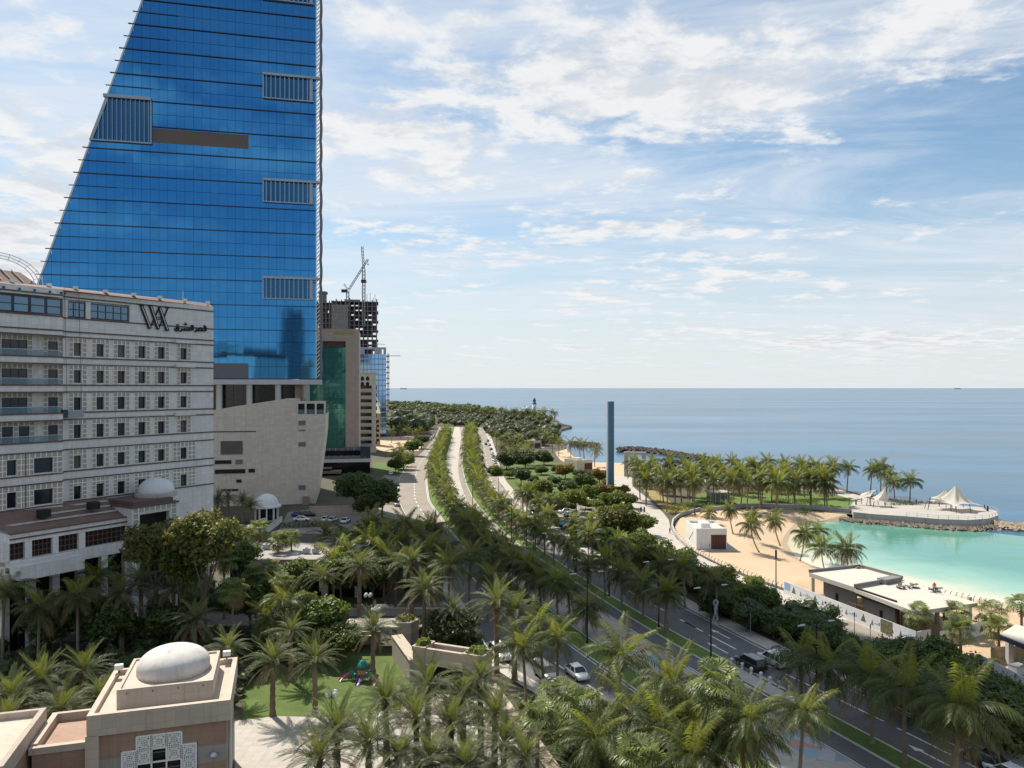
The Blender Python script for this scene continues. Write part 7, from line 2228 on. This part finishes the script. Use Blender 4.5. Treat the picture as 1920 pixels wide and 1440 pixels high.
for px, lb in ((1795, 'far cargo ship on the horizon at the right'), (757, 'faint cargo ship on the horizon beside the blue glass block')):
    Y = 21000
    X = (px - CX) / FPX * Y
    T = thing('cargo_ship', lb, 'ship', (X, Y, SEA), 0.05)
    MB().front([(-95, 0), (90, 0), (105, 14), (-95, 14)], -14, 14).build('hull', mat('ship_hull', (0.20, 0.22, 0.26), 0.7), T)
    MB().box(-85, -60, -10, 10, 14, 38).build('bridge', mat('ship_white', (0.5, 0.52, 0.55), 0.7), T)
    MB().box(-45, 80, -12, 12, 14, 23).build('cargo', mat('ship_cargo', (0.3, 0.28, 0.28), 0.7), T)

# ------------------------------------------------------------------ building site by the lagoon
m_blk = mat('grey_blockwork', (0.20, 0.19, 0.185), 0.9, var=0.12, tile=(0.6, 0.3, 1), joint=1.25)
m_slab = mat('site_concrete', (0.52, 0.475, 0.41), 0.9, var=0.14, scale=0.5, fine=3, stain=0.1)
ZR = 4.3
ZRU = ZR + 0.45
def site():
    T = thing('unfinished_beach_building', 'low unfinished concrete building with a flat roof slab beside the lagoon', 'building', (0, 0, 0))
    A_ = [G(x, y, ZR) for x, y in ((1517, 1076), (1612, 1066), (1692, 1088), (1602, 1104))]
    B_ = [G(x, y, ZR) for x, y in ((1602, 1104.3), (1692, 1088), (1833, 1131), (1714, 1147))]
    MB().prism([(p.x, p.y) for p in A_], ZR - 0.5, ZR + 0.25).build('roof_slab', m_slab, T)
    MB().prism([(p.x, p.y) for p in B_], ZR - 0.55, ZR + 0.05).build('roof_slab', m_slab, T)
    par = MB()
    for a, b in zip((A_[0], A_[1], A_[2]), (A_[1], A_[2], A_[3])):
        par.bar((a.x, a.y, ZR + 0.5), (b.x, b.y, ZR + 0.5), 0.25, 0.5)
    par.build('roof_parapet', m_dconc, T)
    for px, py in ((1524, 1112), (1694, 1175), (1757, 1170), (1772, 1168), (1818, 1163), (1620, 1130)):
        p = G(px, py)
        MB().cbox((p.x, p.y, 0), 0.5, 0.5, ZR - 0.56).build('column', m_conc, T)
    def panel(name, pa, pb, z0, z1, m, t=0.25):
        a, b = G(*pa), G(*pb)
        return MB().bar((a.x, a.y, (z0 + z1) / 2), (b.x, b.y, (z0 + z1) / 2), t, z1 - z0).build(name, m, T)
    panel('block_wall', (1545, 1125), (1606, 1150), 0, ZR - 0.55, m_blk)
    panel('block_wall', (1622, 1157), (1680, 1180), 0, ZR - 0.6, m_blk)
    a, b = G(1606, 1105, ZR), G(1681, 1130, ZR)
    MB().bar((a.x, a.y, ZR - 0.35), (b.x, b.y, ZR - 0.35), 0.3, 1.3).bar((b.x, b.y - 0.2, 0), (b.x, b.y - 0.2, ZR - 1.0), 0.5).build('dark_fascia', mat('dark_brown_clad', (0.030, 0.018, 0.015), 0.6), T)
    for px, py in ((1572, 1136), (1655, 1170)):
        p = G(px, py)
        MB().cbox((p.x - 0.05, p.y - 0.2, 0), 1.0, 0.08, 2.1, R(-40)).build('doorway', m_dark, T)
    fa, fb, fc = A_[3] + (A_[2] - A_[3]) * 0.55, A_[2] + (A_[3] - A_[2]) * 0.12, A_[3]
    MB().bar((fa.x, fa.y, ZRU), (fb.x, fb.y, ZRU), 1.6, 0.8).build('roof_rubble_wall', m_blk, T)
    a, b = G(1590, 1145), G(1670, 1170)
    MB().bar((a.x, a.y, 1.5), (b.x, b.y, 1.5), 0.25, 0.12).build('plank', mat('pale_wood', (0.5, 0.38, 0.26), 0.8), T)
    # things left lying on the roof
    for i, (px, py) in enumerate(((1655, 1092), (1690, 1100), (1710, 1100), (1752, 1106), (1612, 1064.5))):
        p = G(px, py, ZR + 0.3)
        mb = MB()
        for k in range(7):
            mb.cbox((p.x + rnd.uniform(-.8, .8), p.y + rnd.uniform(-.5, .5), ZR + 0.06 + k * 0.08), rnd.uniform(.4, 1.2), rnd.uniform(.2, .6), rnd.uniform(.1, .3), rnd.uniform(0, 3))
        mb.build('debris_heap', m_dconc, None, label='heap of building scraps on the unfinished roof, ' + ORD(i + 1) + ' of five', category='debris', kind='stuff')
site()
ZR = 4.3
def hoarding(pa, pb, n, h, label, blue=(0,)):
    a, b = G(*pa), G(*pb); d = (b - a); L = d.length
    T = thing('site_hoarding', label, 'hoarding', a, math.atan2(d.y, d.x))
    m_h = mat('hoarding_white', (0.70, 0.70, 0.69), 0.6, var=0.06, stain=0.1)
    m_pg = mat('print_green', (0.10, 0.13, 0.06), 0.6); m_pb = mat('print_blue', (0.25, 0.40, 0.58), 0.6); m_pd = mat('print_grey', (0.16, 0.18, 0.22), 0.6)
    w = L / n
    for i in range(n):
        P_ = MB().box(i * w + 0.01, (i + 1) * w - 0.01, -0.04, 0.04, 0.05, h).build('panel', m_h, T)
        x = i * w + w * 0.5
        if i in blue:
            MB().box(i * w + 0.2, i * w + w * 0.95, -0.055, -0.045, h * 0.35, h * 0.95).build('printed_sea_picture', m_pb, P_)
        elif i % 3 == 1:
            MB().front([(x - 0.55, h * 0.3), (x + 0.55, h * 0.3), (x, h * 0.85)], -0.055, -0.045).build('printed_triangle_mark', m_pg, P_)
        elif i % 3 == 2:
            MB().front([(x - 0.3, h * 0.3), (x + 0.3, h * 0.3), (x, h * 0.7)], -0.055, -0.045).build('printed_tree_mark', m_pd, P_)
            MB().box(x + 0.5, x + 1.1, -0.055, -0.045, h * 0.45, h * 0.5).build('printed_line', m_pd, P_)
        else:
            lg_ = MB()
            for k in range(3):
                lg_.box(x - 0.6 + k * 0.4, x - 0.35 + k * 0.4, -0.055, -0.045, h * 0.42, h * (0.62 + 0.08 * (k % 2)))
            lg_.build('printed_emblem', m_pb if i % 2 else m_pd, P_)
        MB().bar((i * w, 0.05, 0), (i * w, 0.9, 0.02), 0.06).build('brace', m_conc, P_)
    return T, L, h, w
Th, Lh, hh, wh = hoarding((1470, 1112), (1718, 1213), 16, 2.2, 'long white printed site hoarding beside the promenade')
x = 12.4 * wh
o = MB().box(x, x + wh * 1.25, -0.07, -0.056, 0.15, 2.15).build('printed_garden_picture', mat('print_garden', (0.14, 0.13, 0.07), 0.6, var=0.9, scale=2.0, fine=5), Th)
hoarding((1720, 1213), (1745, 1208), 2, 2.2, 'short white panels turning the corner of the hoarding', ())
hoarding((1762, 1210), (1848, 1190), 5, 2.0, 'white site panels behind the fan palms', (9,))
hoarding((1838, 1262), (1940, 1318), 6, 2.4, 'white and blue printed hoarding at the right frame edge', (0,))
T = thing('concrete_porch', 'bare concrete porch roof on thick columns at the right frame edge', 'porch', (0, 0, 0))
PZ = 4.6
pr = [G(x, y, PZ) for x, y in ((1874, 1190), (1905, 1172), (2040, 1212), (2010, 1245))]
MB().prism([(p.x, p.y) for p in pr], PZ - 0.6, PZ).build('roof_slab', m_fin, T)
MB().prism([(p.x * 0.999 + 0.1, p.y * 0.999 + 0.1) for p in pr], PZ, PZ + 0.12).build('roof_finish', m_slab, T)
for px, py in ((1893, 1248), (1915, 1236), (1990, 1285)):
    p = G(px, py)
    MB().cbox((p.x, p.y, 0), 0.7, 0.7, PZ - 0.6).build('column', m_conc, T)
T = thing('bamboo_fence', 'tan slatted fence panel behind the concrete porch column', 'fence', G(1858, 1243), R(8))
for k in range(26):
    MB().box(k * 0.24, k * 0.24 + 0.2, 0, 0.05, 0, 2.1).build('slat', mat('fence_slat', (0.30, 0.24, 0.16), 0.85, rand=0.2), T)
for z in (0.5, 1.6):
    MB().box(0, 26 * 0.24, 0.05, 0.1, z, z + 0.08).build('rail', m_wood, T)
p = G(1908, 1262)
T = thing('white_site_crate', 'white box crate behind the blue printed hoarding', 'crate', p, 0.3)
MB().cbox((0, 0, 0), 1.8, 1.2, 1.0).build('box', m_white, T); MB().cbox((0, 0, 1.0), 1.9, 1.3, 0.08).build('lid', m_alu, T)
# net barrier at the end of the service lane
a, b = G(1690, 1222), G(1572, 1245)
T = thing('net_barrier', 'sagging grey green net barrier between the road thicket and the lane', 'barrier', a, math.atan2((b - a).y, (b - a).x))
L_ = (b - a).length
mb = MB(); n = 14
for i in range(n + 1):
    t = i / n
    zt = 2.1 - 0.5 * math.sin(math.pi * t) - 0.3 * t; y = 0.25 * math.sin(7 * t)
    mb.v += [(L_ * t, y, 0.05), (L_ * t, y * 0.4, zt)]
for i in range(n):
    mb.f.append((2 * i, 2 * i + 2, 2 * i + 3, 2 * i + 1)); mb.m.append(0)
mb.build('net', mat('net_fabric', (0.22, 0.25, 0.24), 0.8, var=0.3, alpha=0.85), T)
for i in range(5):
    MB().tube([(L_ * i / 4, 0, 0), (L_ * i / 4, 0, 2.2)], 0.05, 6).build('post', m_pole, T)
# beach rails
rp = MB().tube([(0, 0, 0), (0, 0, 0.7), (0.12, 0, 1.0), (0.35, 0, 1.1)], 0.05, 6).mesh('rail_post', m_pole)
def post_rail(pts, n, label, rail=True):
    P = resample(GP(pts), n)
    T = thing('beach_railing', label, 'railing', P[0])
    for i, p in enumerate(P):
        put('post', rp, T, p - P[0], rnd.uniform(-0.3, 0.3))
    if rail:
        mb = MB()
        for z in (0.5, 0.95):
            for a, b in zip(P[:-1], P[1:]):
                mb.bar(a - P[0] + Vector((0, 0, z)), b - P[0] + Vector((0, 0, z)), 0.05)
        mb.build('rail', m_alu, T)
post_rail([(1300, 1036), (1330, 1052), (1400, 1080), (1465, 1106)], 26, 'dark post railing between promenade and lagoon beach')
post_rail([(1680, 1100), (1750, 1114), (1830, 1130), (1900, 1148)], 22, 'row of hooked posts along the beach behind the unfinished building', False)
post_rail([(1262, 992), (1268, 1005), (1284, 1022), (1300, 1035)], 12, 'railing on the curved promenade wall')
# glass house on the peninsula
p = G(1333, 944)
T = thing('glass_pavilion', 'small pale glass pavilion under the peninsula palms', 'pavilion', p, 0.02)
MB().box(0, 6, 0.1, 5, 0, 3.2).build('glass_wall', mat('pav_glass', (0.16, 0.24, 0.24), 0.1, 0.2), T)
MB().box(-0.5, 6.5, -0.5, 5.5, 3.2, 3.6).build('roof', m_conc, T)
for k in range(5):
    MB().box(k * 1.5 - 0.08, k * 1.5 + 0.08, -0.05, 0.09, 0, 3.2).build('mullion', m_white, T)
p = G(1371, 915)
T = thing('blue_tarpaulin_tent', 'bright blue tarpaulin tent behind the peninsula palms', 'tent', p)
MB().add([(-2.5, -1.5, 2.0), (2.5, -1.5, 2.0), (2.5, 1.5, 2.0), (-2.5, 1.5, 2.0), (-2.0, 0, 3.2), (2.0, 0, 3.2)], [(0, 1, 5, 4), (2, 3, 4, 5), (1, 2, 5), (0, 4, 3)]).build('canopy', mat('tarp_blue', (0.05, 0.20, 0.50), 0.6), T)
for x in (-2.4, 2.4):
    for y in (-1.4, 1.4):
        MB().tube([(x, y, 0), (x, y, 2.0)], 0.05, 6).build('pole', m_alu, T)
p = G(1056, 996)
T = thing('blue_awning', 'small bright blue awning over a cart beside the coast road', 'awning', p, 0.4)
MB().add([(-1.2, -0.9, 1.8), (1.2, -0.9, 1.8), (1.2, 0.9, 2.0), (-1.2, 0.9, 2.0), (-1.0, 0, 2.5), (1.0, 0, 2.5)], [(0, 1, 5, 4), (2, 3, 4, 5), (1, 2, 5), (0, 4, 3)]).build('canopy', MATS['tarp_blue'], T)
MB().cbox((0, 0, 0.5), 1.6, 0.9, 0.6).build('cart', m_fin, T)
for x in (-1.1, 1.1):
    MB().tube([(x, 0.6, 0), (x, 0.6, 1.9)], 0.04, 6).build('pole', m_alu, T)

# ------------------------------------------------------------------ hotel garden: gatehouse, walls, playground
m_gs = mat('garden_stone', (0.46, 0.385, 0.30), 0.85, var=0.1, scale=0.4, tile=(2.4, 0.7), joint=0.7, stain=0.2)
m_gs2 = mat('garden_stone_grey', (0.36, 0.32, 0.275), 0.85, var=0.1, scale=0.4, stain=0.2)
def gatehouse():
    Z = 4.2
    a, b = G(796, 1221, Z), G(868, 1232, Z)
    d = b - a; L = d.length
    T = thing('garden_gatehouse', 'striped tan stone gatehouse with planted corner towers and a dark grille gate', 'gatehouse', (a.x, a.y, 0), math.atan2(d.y, d.x))
    pl = MB()
    def tw(x0, x1, nm='corner_tower'):
        o = [(x0, 0), (x1, 0), (x1 + 0.0, 2.6), (x0, 2.6)]
        n = 6
        hgt = Z / n
        for k in range(n):
            MB().prism([(p[0] * 1.0, p[1]) for p in o], k * hgt, (k + 1) * hgt - 0.003).build('stone_course', m_gs if k % 2 else m_gs2, T)
        MB().box(x0 - 0.08, x1 + 0.08, -0.08, 0.2, Z, Z + 0.45).box(x0 - 0.08, x1 + 0.08, 2.4, 2.68, Z, Z + 0.45).box(x0 - 0.08, x0 + 0.15, 0.2, 2.4, Z, Z + 0.45).box(x1 - 0.15, x1 + 0.08, 0.2, 2.4, Z, Z + 0.45).build('planter_rim', m_gs, T)
        me = leaf_cloud('planter_foliage', [((x0 + x1) / 2, 1.3, Z + 0.55, (x1 - x0) * 0.42, 1.1, 0.55)], 900, 0.16, [m_lfb, m_lf], 3)
        put('planter_foliage', me, T)
    tw(-1.7, 0.0); tw(L, L + 2.7)
    MB().box(0.0, L, 0.1, 0.6, Z - 1.7, Z + 0.3).box(0.0, L, 2.1, 2.6, Z - 1.7, Z + 0.3).build('lintel', m_gs, T)
    MB().box(0.0, L, 0.6, 2.1, Z - 1.7, Z - 0.3).build('roof_gutter', m_dconc, T)
    G_ = MB().box(0, L, 0.95, 1.0, 0, Z - 1.7).build('gate_back', m_dark, T)
    for k in range(14):
        x = L * (k + 0.5) / 14
        MB().box(x - 0.05, x + 0.05, 0.8, 0.9, 0, Z - 1.7).build('grille_bar', m_pole, T)
    return T
gatehouse()
def gwall(pts, z, w, h0, label, m=None):
    P = [G(x, y, z) for x, y in pts]
    T = thing('garden_wall', label, 'wall', (0, 0, 0))
    for a, b in zip(P[:-1], P[1:]):
        MB().bar((a.x, a.y, (z - 0.15 + h0) / 2), (b.x, b.y, (z - 0.15 + h0) / 2), w, z - 0.15 - h0).build('wall_body', m or m_gs2, T)
        MB().bar((a.x, a.y, z - 0.075), (b.x, b.y, z - 0.075), w + 0.2, 0.15).build('coping', m_gs, T)
    return T
gwall([(744, 1190), (778, 1236)], 3.0, 1.3, 0, 'broad topped garden wall running from the shaded pavilion to the gatehouse')
gwall([(918, 1278), (955, 1330), (985, 1366), (1045, 1450)], 2.0, 1.1, 0, 'long tan garden wall dividing the plaza from the street planting')
gwall([(560, 1203), (640, 1196), (705, 1190)], 1.2, 0.6, 0, 'low wall behind the playground lawn')
gwall([(0, 1190), (200, 1184), (420, 1172), (560, 1165)], 1.2, 0.5, 0, 'low shaded wall along the hotel driveway', m_dconc)
gwall([(620, 1142), (720, 1140), (850, 1140)], 1.2, 0.5, 0, 'shaded kerb wall on the far side of the hotel driveway', m_conc)
p = G(668, 1212)
T = thing('garden_shelter', 'flat roofed grey garden shelter beside the round planted tower', 'shelter', p, R(2))
MB().box(-1.5, 6.5, -2, 2, 3.0, 3.35).build('roof', m_gs2, T)
for x in (-1.0, 2.6):
    MB().box(x, x + 0.5, -1.7, -1.2, 0, 3.0).build('pillar', m_gs2, T)
MB().box(-1.2, 3.2, 1.5, 1.8, 0, 1.6).build('back_wall', m_gs2, T)
o = [(7.0 + 1.9 * math.cos(q), 1.9 * math.sin(q)) for q in np.linspace(0, 2 * math.pi, 7)[:-1]]
for k_ in range(5):
    MB().prism(o, k_ * 0.76, (k_ + 1) * 0.76 - 0.003).build('tower_course', m_gs if k_ % 2 else m_gs2, T)
put('tower_planting', leaf_cloud('tower_planting', [(7.0, 0, 3.95, 1.4, 1.4, 0.5)], 800, 0.16, [m_lfo, m_lf], 5), T)
# playground
p = G(680, 1276)
T = thing('playground_tower', 'colourful playground tower with teal roof and pink slides on the lawn', 'playground', p, R(-10), None, 0.62)
pl_ = {k: mat('toy_' + k, c, 0.4, var=0.05) for k, c in dict(teal=(0.03, 0.22, 0.22), pink=(0.52, 0.12, 0.30), purple=(0.17, 0.07, 0.28), orange=(0.65, 0.22, 0.06), blue=(0.04, 0.10, 0.35)).items()}
for x, y in ((-0.8, -0.8), (0.8, -0.8), (0.8, 0.8), (-0.8, 0.8)):
    MB().tube([(x, y, 0), (x, y, 3.1)], 0.09, 8).build('post', pl_['teal'], T)
MB().box(-0.85, 0.85, -0.85, 0.85, 1.3, 1.45).build('platform', pl_['blue'], T)
MB().box(-0.8, 0.8, -0.86, -0.8, 1.5, 2.3).build('panel', pl_['orange'], T)
MB().lathe([(1.1, 3.0), (0.95, 3.4), (0.55, 4.0), (0.05, 4.4)], (0, 0, 0), 8).build('roof', pl_['teal'], T)
for sx in (-1, 1):
    for x, y in ((sx * 1.7, -0.5), (sx * 2.6, -0.5), (sx * 2.6, 0.5), (sx * 1.7, 0.5)):
        MB().tube([(x, y, 0), (x, y, 2.4)], 0.07, 8).build('post', pl_['blue'], T)
    MB().box(min(sx * 1.6, sx * 2.7), max(sx * 1.6, sx * 2.7), -0.55, 0.55, 1.1, 1.22).build('side_platform', pl_['teal'], T)
    MB().box(min(sx * 1.6, sx * 2.7), max(sx * 1.6, sx * 2.7), -0.6, -0.55, 1.25, 2.0).build('panel', pl_['teal'], T)
def chute(pts, m):
    mb = MB()
    P = [Vector(q) for q in pts]
    for i in range(len(P) - 1):
        t_ = (P[i + 1] - P[i]); s_ = Vector((-t_.y, t_.x, 0)).normalized() * 0.35
        a, b = P[i], P[i + 1]; u = Vector((0, 0, 0.28))
        mb.add([a - s_, a + s_, b + s_, b - s_, a - s_ + u, a + s_ + u, b + s_ + u, b - s_ + u], [(0, 1, 2, 3), (0, 3, 7, 4), (1, 5, 6, 2)])
    mb.build('slide', m, T)
chute([(0, -0.9, 1.4), (0, -1.6, 1.0), (0, -2.4, 0.45), (0, -3.0, 0.2), (0, -3.5, 0.2)], pl_['purple'])
chute([(2.7, 0, 1.2), (3.3, -0.2, 1.0), (3.6, -0.9, 0.7), (3.5, -1.7, 0.4), (3.2, -2.4, 0.2)], pl_['pink'])
chute([(-2.7, 0, 1.2), (-3.4, -0.3, 0.9), (-4.0, -0.9, 0.5), (-4.3, -1.6, 0.2)], pl_['pink'])
# low pink banded building behind the fan palms
F = Frame(G(430, 1118), 92)
T = thing('pink_banded_building', 'low garden building with a pink fascia and dark windows behind the fan palms', 'building', F.o, F.rz)
x0, x1 = F.x(430), F.x(720); zt = F.z(530, 1049)
MB().box(x0, x1, 0.3, 14, 0, zt - 0.2).build('wall', m_dglass, T)
MB().box(x0, x1, 0, 14.3, zt - 1.2, zt).build('fascia', mat('pink_fascia', (0.36, 0.235, 0.20), 0.85, var=0.1, stain=0.2), T)
MB().box(x0 + 0.4, x1 - 0.4, 0.4, 14, zt, zt + 0.05).build('roof_deck', mat('pale_roof_deck', (0.34, 0.32, 0.30), 0.9, var=0.1, stain=0.2), T)
for px in (500, 560, 610, 670):
    x = F.x(px)
    MB().box(x - 0.45, x + 0.45, -0.1, 0.29, 0, zt - 1.2).build('pillar', m_white, T)
# domed kiosk by the stone clad building
p = G(500, 976)
T = thing('domed_garden_kiosk', 'small round kiosk with a white dome on white posts before the stone clad building', 'kiosk', p)
MB().lathe([(3.6, 0), (3.6, 0.4)], (0, 0, 0), 18).build('floor', m_conc, T)
for k in range(10):
    q = k * math.pi / 5
    MB().cbox((3.1 * math.cos(q), 3.1 * math.sin(q), 0.4), 0.35, 0.35, 3.4, q).build('post', m_white, T)
MB().lathe([(2.7, 0.4), (2.7, 3.8)], (0, 0, 0), 18).build('glazing', m_wglass, T)
MB().lathe([(3.9, 3.8), (3.9, 4.3), (3.3, 4.5)], (0, 0, 0), 22).build('cornice', m_white, T)
MB().lathe([(3.2, 4.4)] + [(3.2 * math.cos(q), 4.5 + 3.0 * math.sin(q)) for q in np.linspace(0.05, 1.5, 9)], (0, 0, 0), 22).build('dome', m_white, T, True)
gwall([(440, 992), (505, 985), (528, 968)], 1.6, 0.4, 0, 'white ramp wall beside the domed garden kiosk', m_white)
gwall([(580, 950), (640, 948), (700, 945)], 2.6, 0.5, 0, 'tan boundary wall behind the small car park', m_gs)
# ------------------------------------------------------------------ small street things
bol = MB().lathe([(0.24, 0), (0.24, 0.12), (0.14, 0.2), (0.14, 0.55), (0.22, 0.62), (0.24, 0.78), (0.12, 0.9)], (0, 0, 0), 12).mesh('bollard', m_white)
for i, (px, py) in enumerate(((1372, 1246), (1392, 1255), (1409, 1264), (1427, 1273), (1444, 1282), (1461, 1290), (1480, 1300))):
    put('bollard', bol, None, G(px, py, 0.02), label='round white bollard at the crossing, ' + ORD(i + 1) + ' from the far end', category='bollard', group='bollards at the crossing')
flat('crossing_island', GP([(1372, 1250), (1390, 1247), (1490, 1302), (1500, 1318), (1480, 1330), (1400, 1290)]), m_pave, z=0.14)
p = G(1831, 1375)
T = thing('warning_sign', 'red bordered triangular warning sign among the dark roadside bushes', 'sign', p)
MB().tube([(0, 0.03, 0), (0, 0.03, 3.2)], 0.04, 8).build('post', m_alu, T)
MB().front([(-0.5, 2.3), (0.5, 2.3), (0, 3.2)], 0.0, 0.025).build('red_plate', mat('sign_red', (0.45, 0.02, 0.02), 0.4), T)
MB().front([(-0.34, 2.40), (0.34, 2.40), (0, 3.0)], -0.012, -0.002).build('white_plate', m_white, T)
MB().box(-0.04, 0.04, -0.02, -0.013, 2.46, 2.8).build('black_mark', m_pole, T)
p = G(1342, 1170)
T = thing('stacked_sculpture', 'pale twisted sculpture of stacked rings in the dark roadside trees', 'sculpture', p)
for k in range(4):
    q = k * 0.9
    ring = [(0.30 * math.cos(t_) * math.cos(q), 0.30 * math.cos(t_) * math.sin(q), 0.9 + k * 0.8 + 0.42 * math.sin(t_)) for t_ in np.linspace(0, 2 * math.pi, 15)]
    MB().tube(ring, 0.16, 8, cap=False).build('ring', m_lum, T, True)
MB().lathe([(0.6, 0), (0.5, 0.4)], (0, 0, 0), 12).build('plinth', m_conc, T)
# ------------------------------------------------------------------ people
def person_mesh(top, legs, robe):
    V = [(0, 0, .95), (0, 0, 1.2), (0, 0, 1.42), (0, 0, 1.52), (0, .02, 1.66), (.18, 0, 1.40), (.24, .02, 1.12), (.24, .10, .90), (-.18, 0, 1.40), (-.24, .0, 1.12), (-.24, -.06, .90), (.10, 0, .90), (.11, .10, .50), (.11, .12, .08), (.11, .24, .04), (-.10, 0, .90), (-.11, -.06, .50), (-.11, -.16, .08), (-.11, -.04, .04), (.245, .13, .80), (-.245, -.05, .80)]
    E_ = [(0, 1), (1, 2), (2, 3), (3, 4), (2, 5), (5, 6), (6, 7), (7, 19), (2, 8), (8, 9), (9, 10), (10, 20), (0, 11), (11, 12), (12, 13), (13, 14), (0, 15), (15, 16), (16, 17), (17, 18)]
    Rr = [.15, .16, .15, .06, .11, .08, .055, .045, .08, .055, .045, .10, .075, .05, .045, .10, .075, .05, .045, .035, .035]
    me = bpy.data.meshes.new('person_body')
    me.from_pydata(V, E_, [])
    o = bpy.data.objects.new('tmp', me); COL.objects.link(o)
    sk = o.modifiers.new('s', 'SKIN')
    for i, r_ in enumerate(Rr):
        me.skin_vertices[0].data[i].radius = (r_, r_ * 0.8)
    me.skin_vertices[0].data[0].use_root = True
    sb = o.modifiers.new('u', 'SUBSURF'); sb.levels = sb.render_levels = 1
    dg = bpy.context.evaluated_depsgraph_get()
    out = bpy.data.meshes.new_from_object(o.evaluated_get(dg))
    bpy.data.objects.remove(o)
    for m in (mat('skin', (0.30, 0.17, 0.11), 0.6), top, legs, mat('hair_black', (0.012, 0.010, 0.009), 0.6)):
        out.materials.append(m)
    for f in out.polygons:
        z = f.center.z
        f.material_index = 3 if z > 1.68 else 0 if z > 1.50 or (z < .86 and abs(f.center.x) > .2) else 1 if z > .92 else 2
        f.use_smooth = True
    return out
m_blackc = mat('black_cloth', (0.012, 0.012, 0.014), 0.85)
pm = [person_mesh(m_blackc, m_blackc, True), person_mesh(mat('dark_shirt', (0.03, 0.04, 0.06), 0.85), m_blackc, False), person_mesh(mat('orange_vest', (0.6, 0.16, 0.04), 0.8), mat('worker_trousers', (0.06, 0.07, 0.12), 0.85), False)]
robe = MB().lathe([(0.30, 0.06), (0.27, 0.5), (0.21, 0.95), (0.23, 1.25), (0.20, 1.42), (0.08, 1.52)], (0, 0, 0), 14, sy=0.8).mesh('robe', m_blackc, True)
for i, (px, py, k, z, lb) in enumerate(((1202, 960, 0, 0.03, 'person in a long black robe walking on the promenade, left of the pair'), (1208, 960, 0, 0.03, 'person in a long black robe walking on the promenade, right of the pair'), (1256, 1001, 1, 0.03, 'person in dark clothes by the curved promenade wall'),
        (1215, 931, 1, 0.03, 'person in dark clothes under the first peninsula palms'), (1846, 955, 1, 1.0, 'person in dark clothes at the terrace rail, left one'), (1852, 958, 0, 1.0, 'person in a black robe at the terrace rail, right one'), (1718, 946, 1, 1.0, 'person in dark clothes between palm and tent on the terrace'),
        (1605, 946, 0, 1.0, 'person in a black robe beside the slanting sail'), (1916, 1296, 1, 0.03, 'person in dark clothes walking at the right frame edge by the hoarding'), (1752, 1111, 2, 4.4, 'worker in an orange vest on the unfinished roof'), (1390, 1172, 2, 0.13, 'worker in orange beside the roadside thicket'))):
    T = thing('person', lb, 'person', G(px, py, z), rnd.uniform(0, 6), None)
    put('body', pm[k], T)
    if k == 0:
        put('robe', robe, T)

ac = MB().box(-0.6, 0.6, -0.45, 0.45, 0.15, 1.0).mesh('unit_case', mat('ac_grey', (0.45, 0.45, 0.44), 0.6, var=0.1, stain=0.2))
acf = MB().lathe([(0.34, 1.0), (0.34, 1.06), (0.1, 1.07)], (0, 0, 0), 12).mesh('unit_fan', m_fin)
for i, (px, py) in enumerate(((476, 1036), (500, 1030), (575, 1038), (592, 1038), (640, 1034))):
    p = G(px, py, zt + 0.05)
    T = thing('air_conditioning_unit', 'grey air conditioning unit on the pale flat roof, ' + ORD(i + 1) + ' of five from the hotel', 'air conditioner', p, rnd.uniform(-0.1, 0.1), 'roof air conditioners')
    put('case', ac, T); put('fan', acf, T)
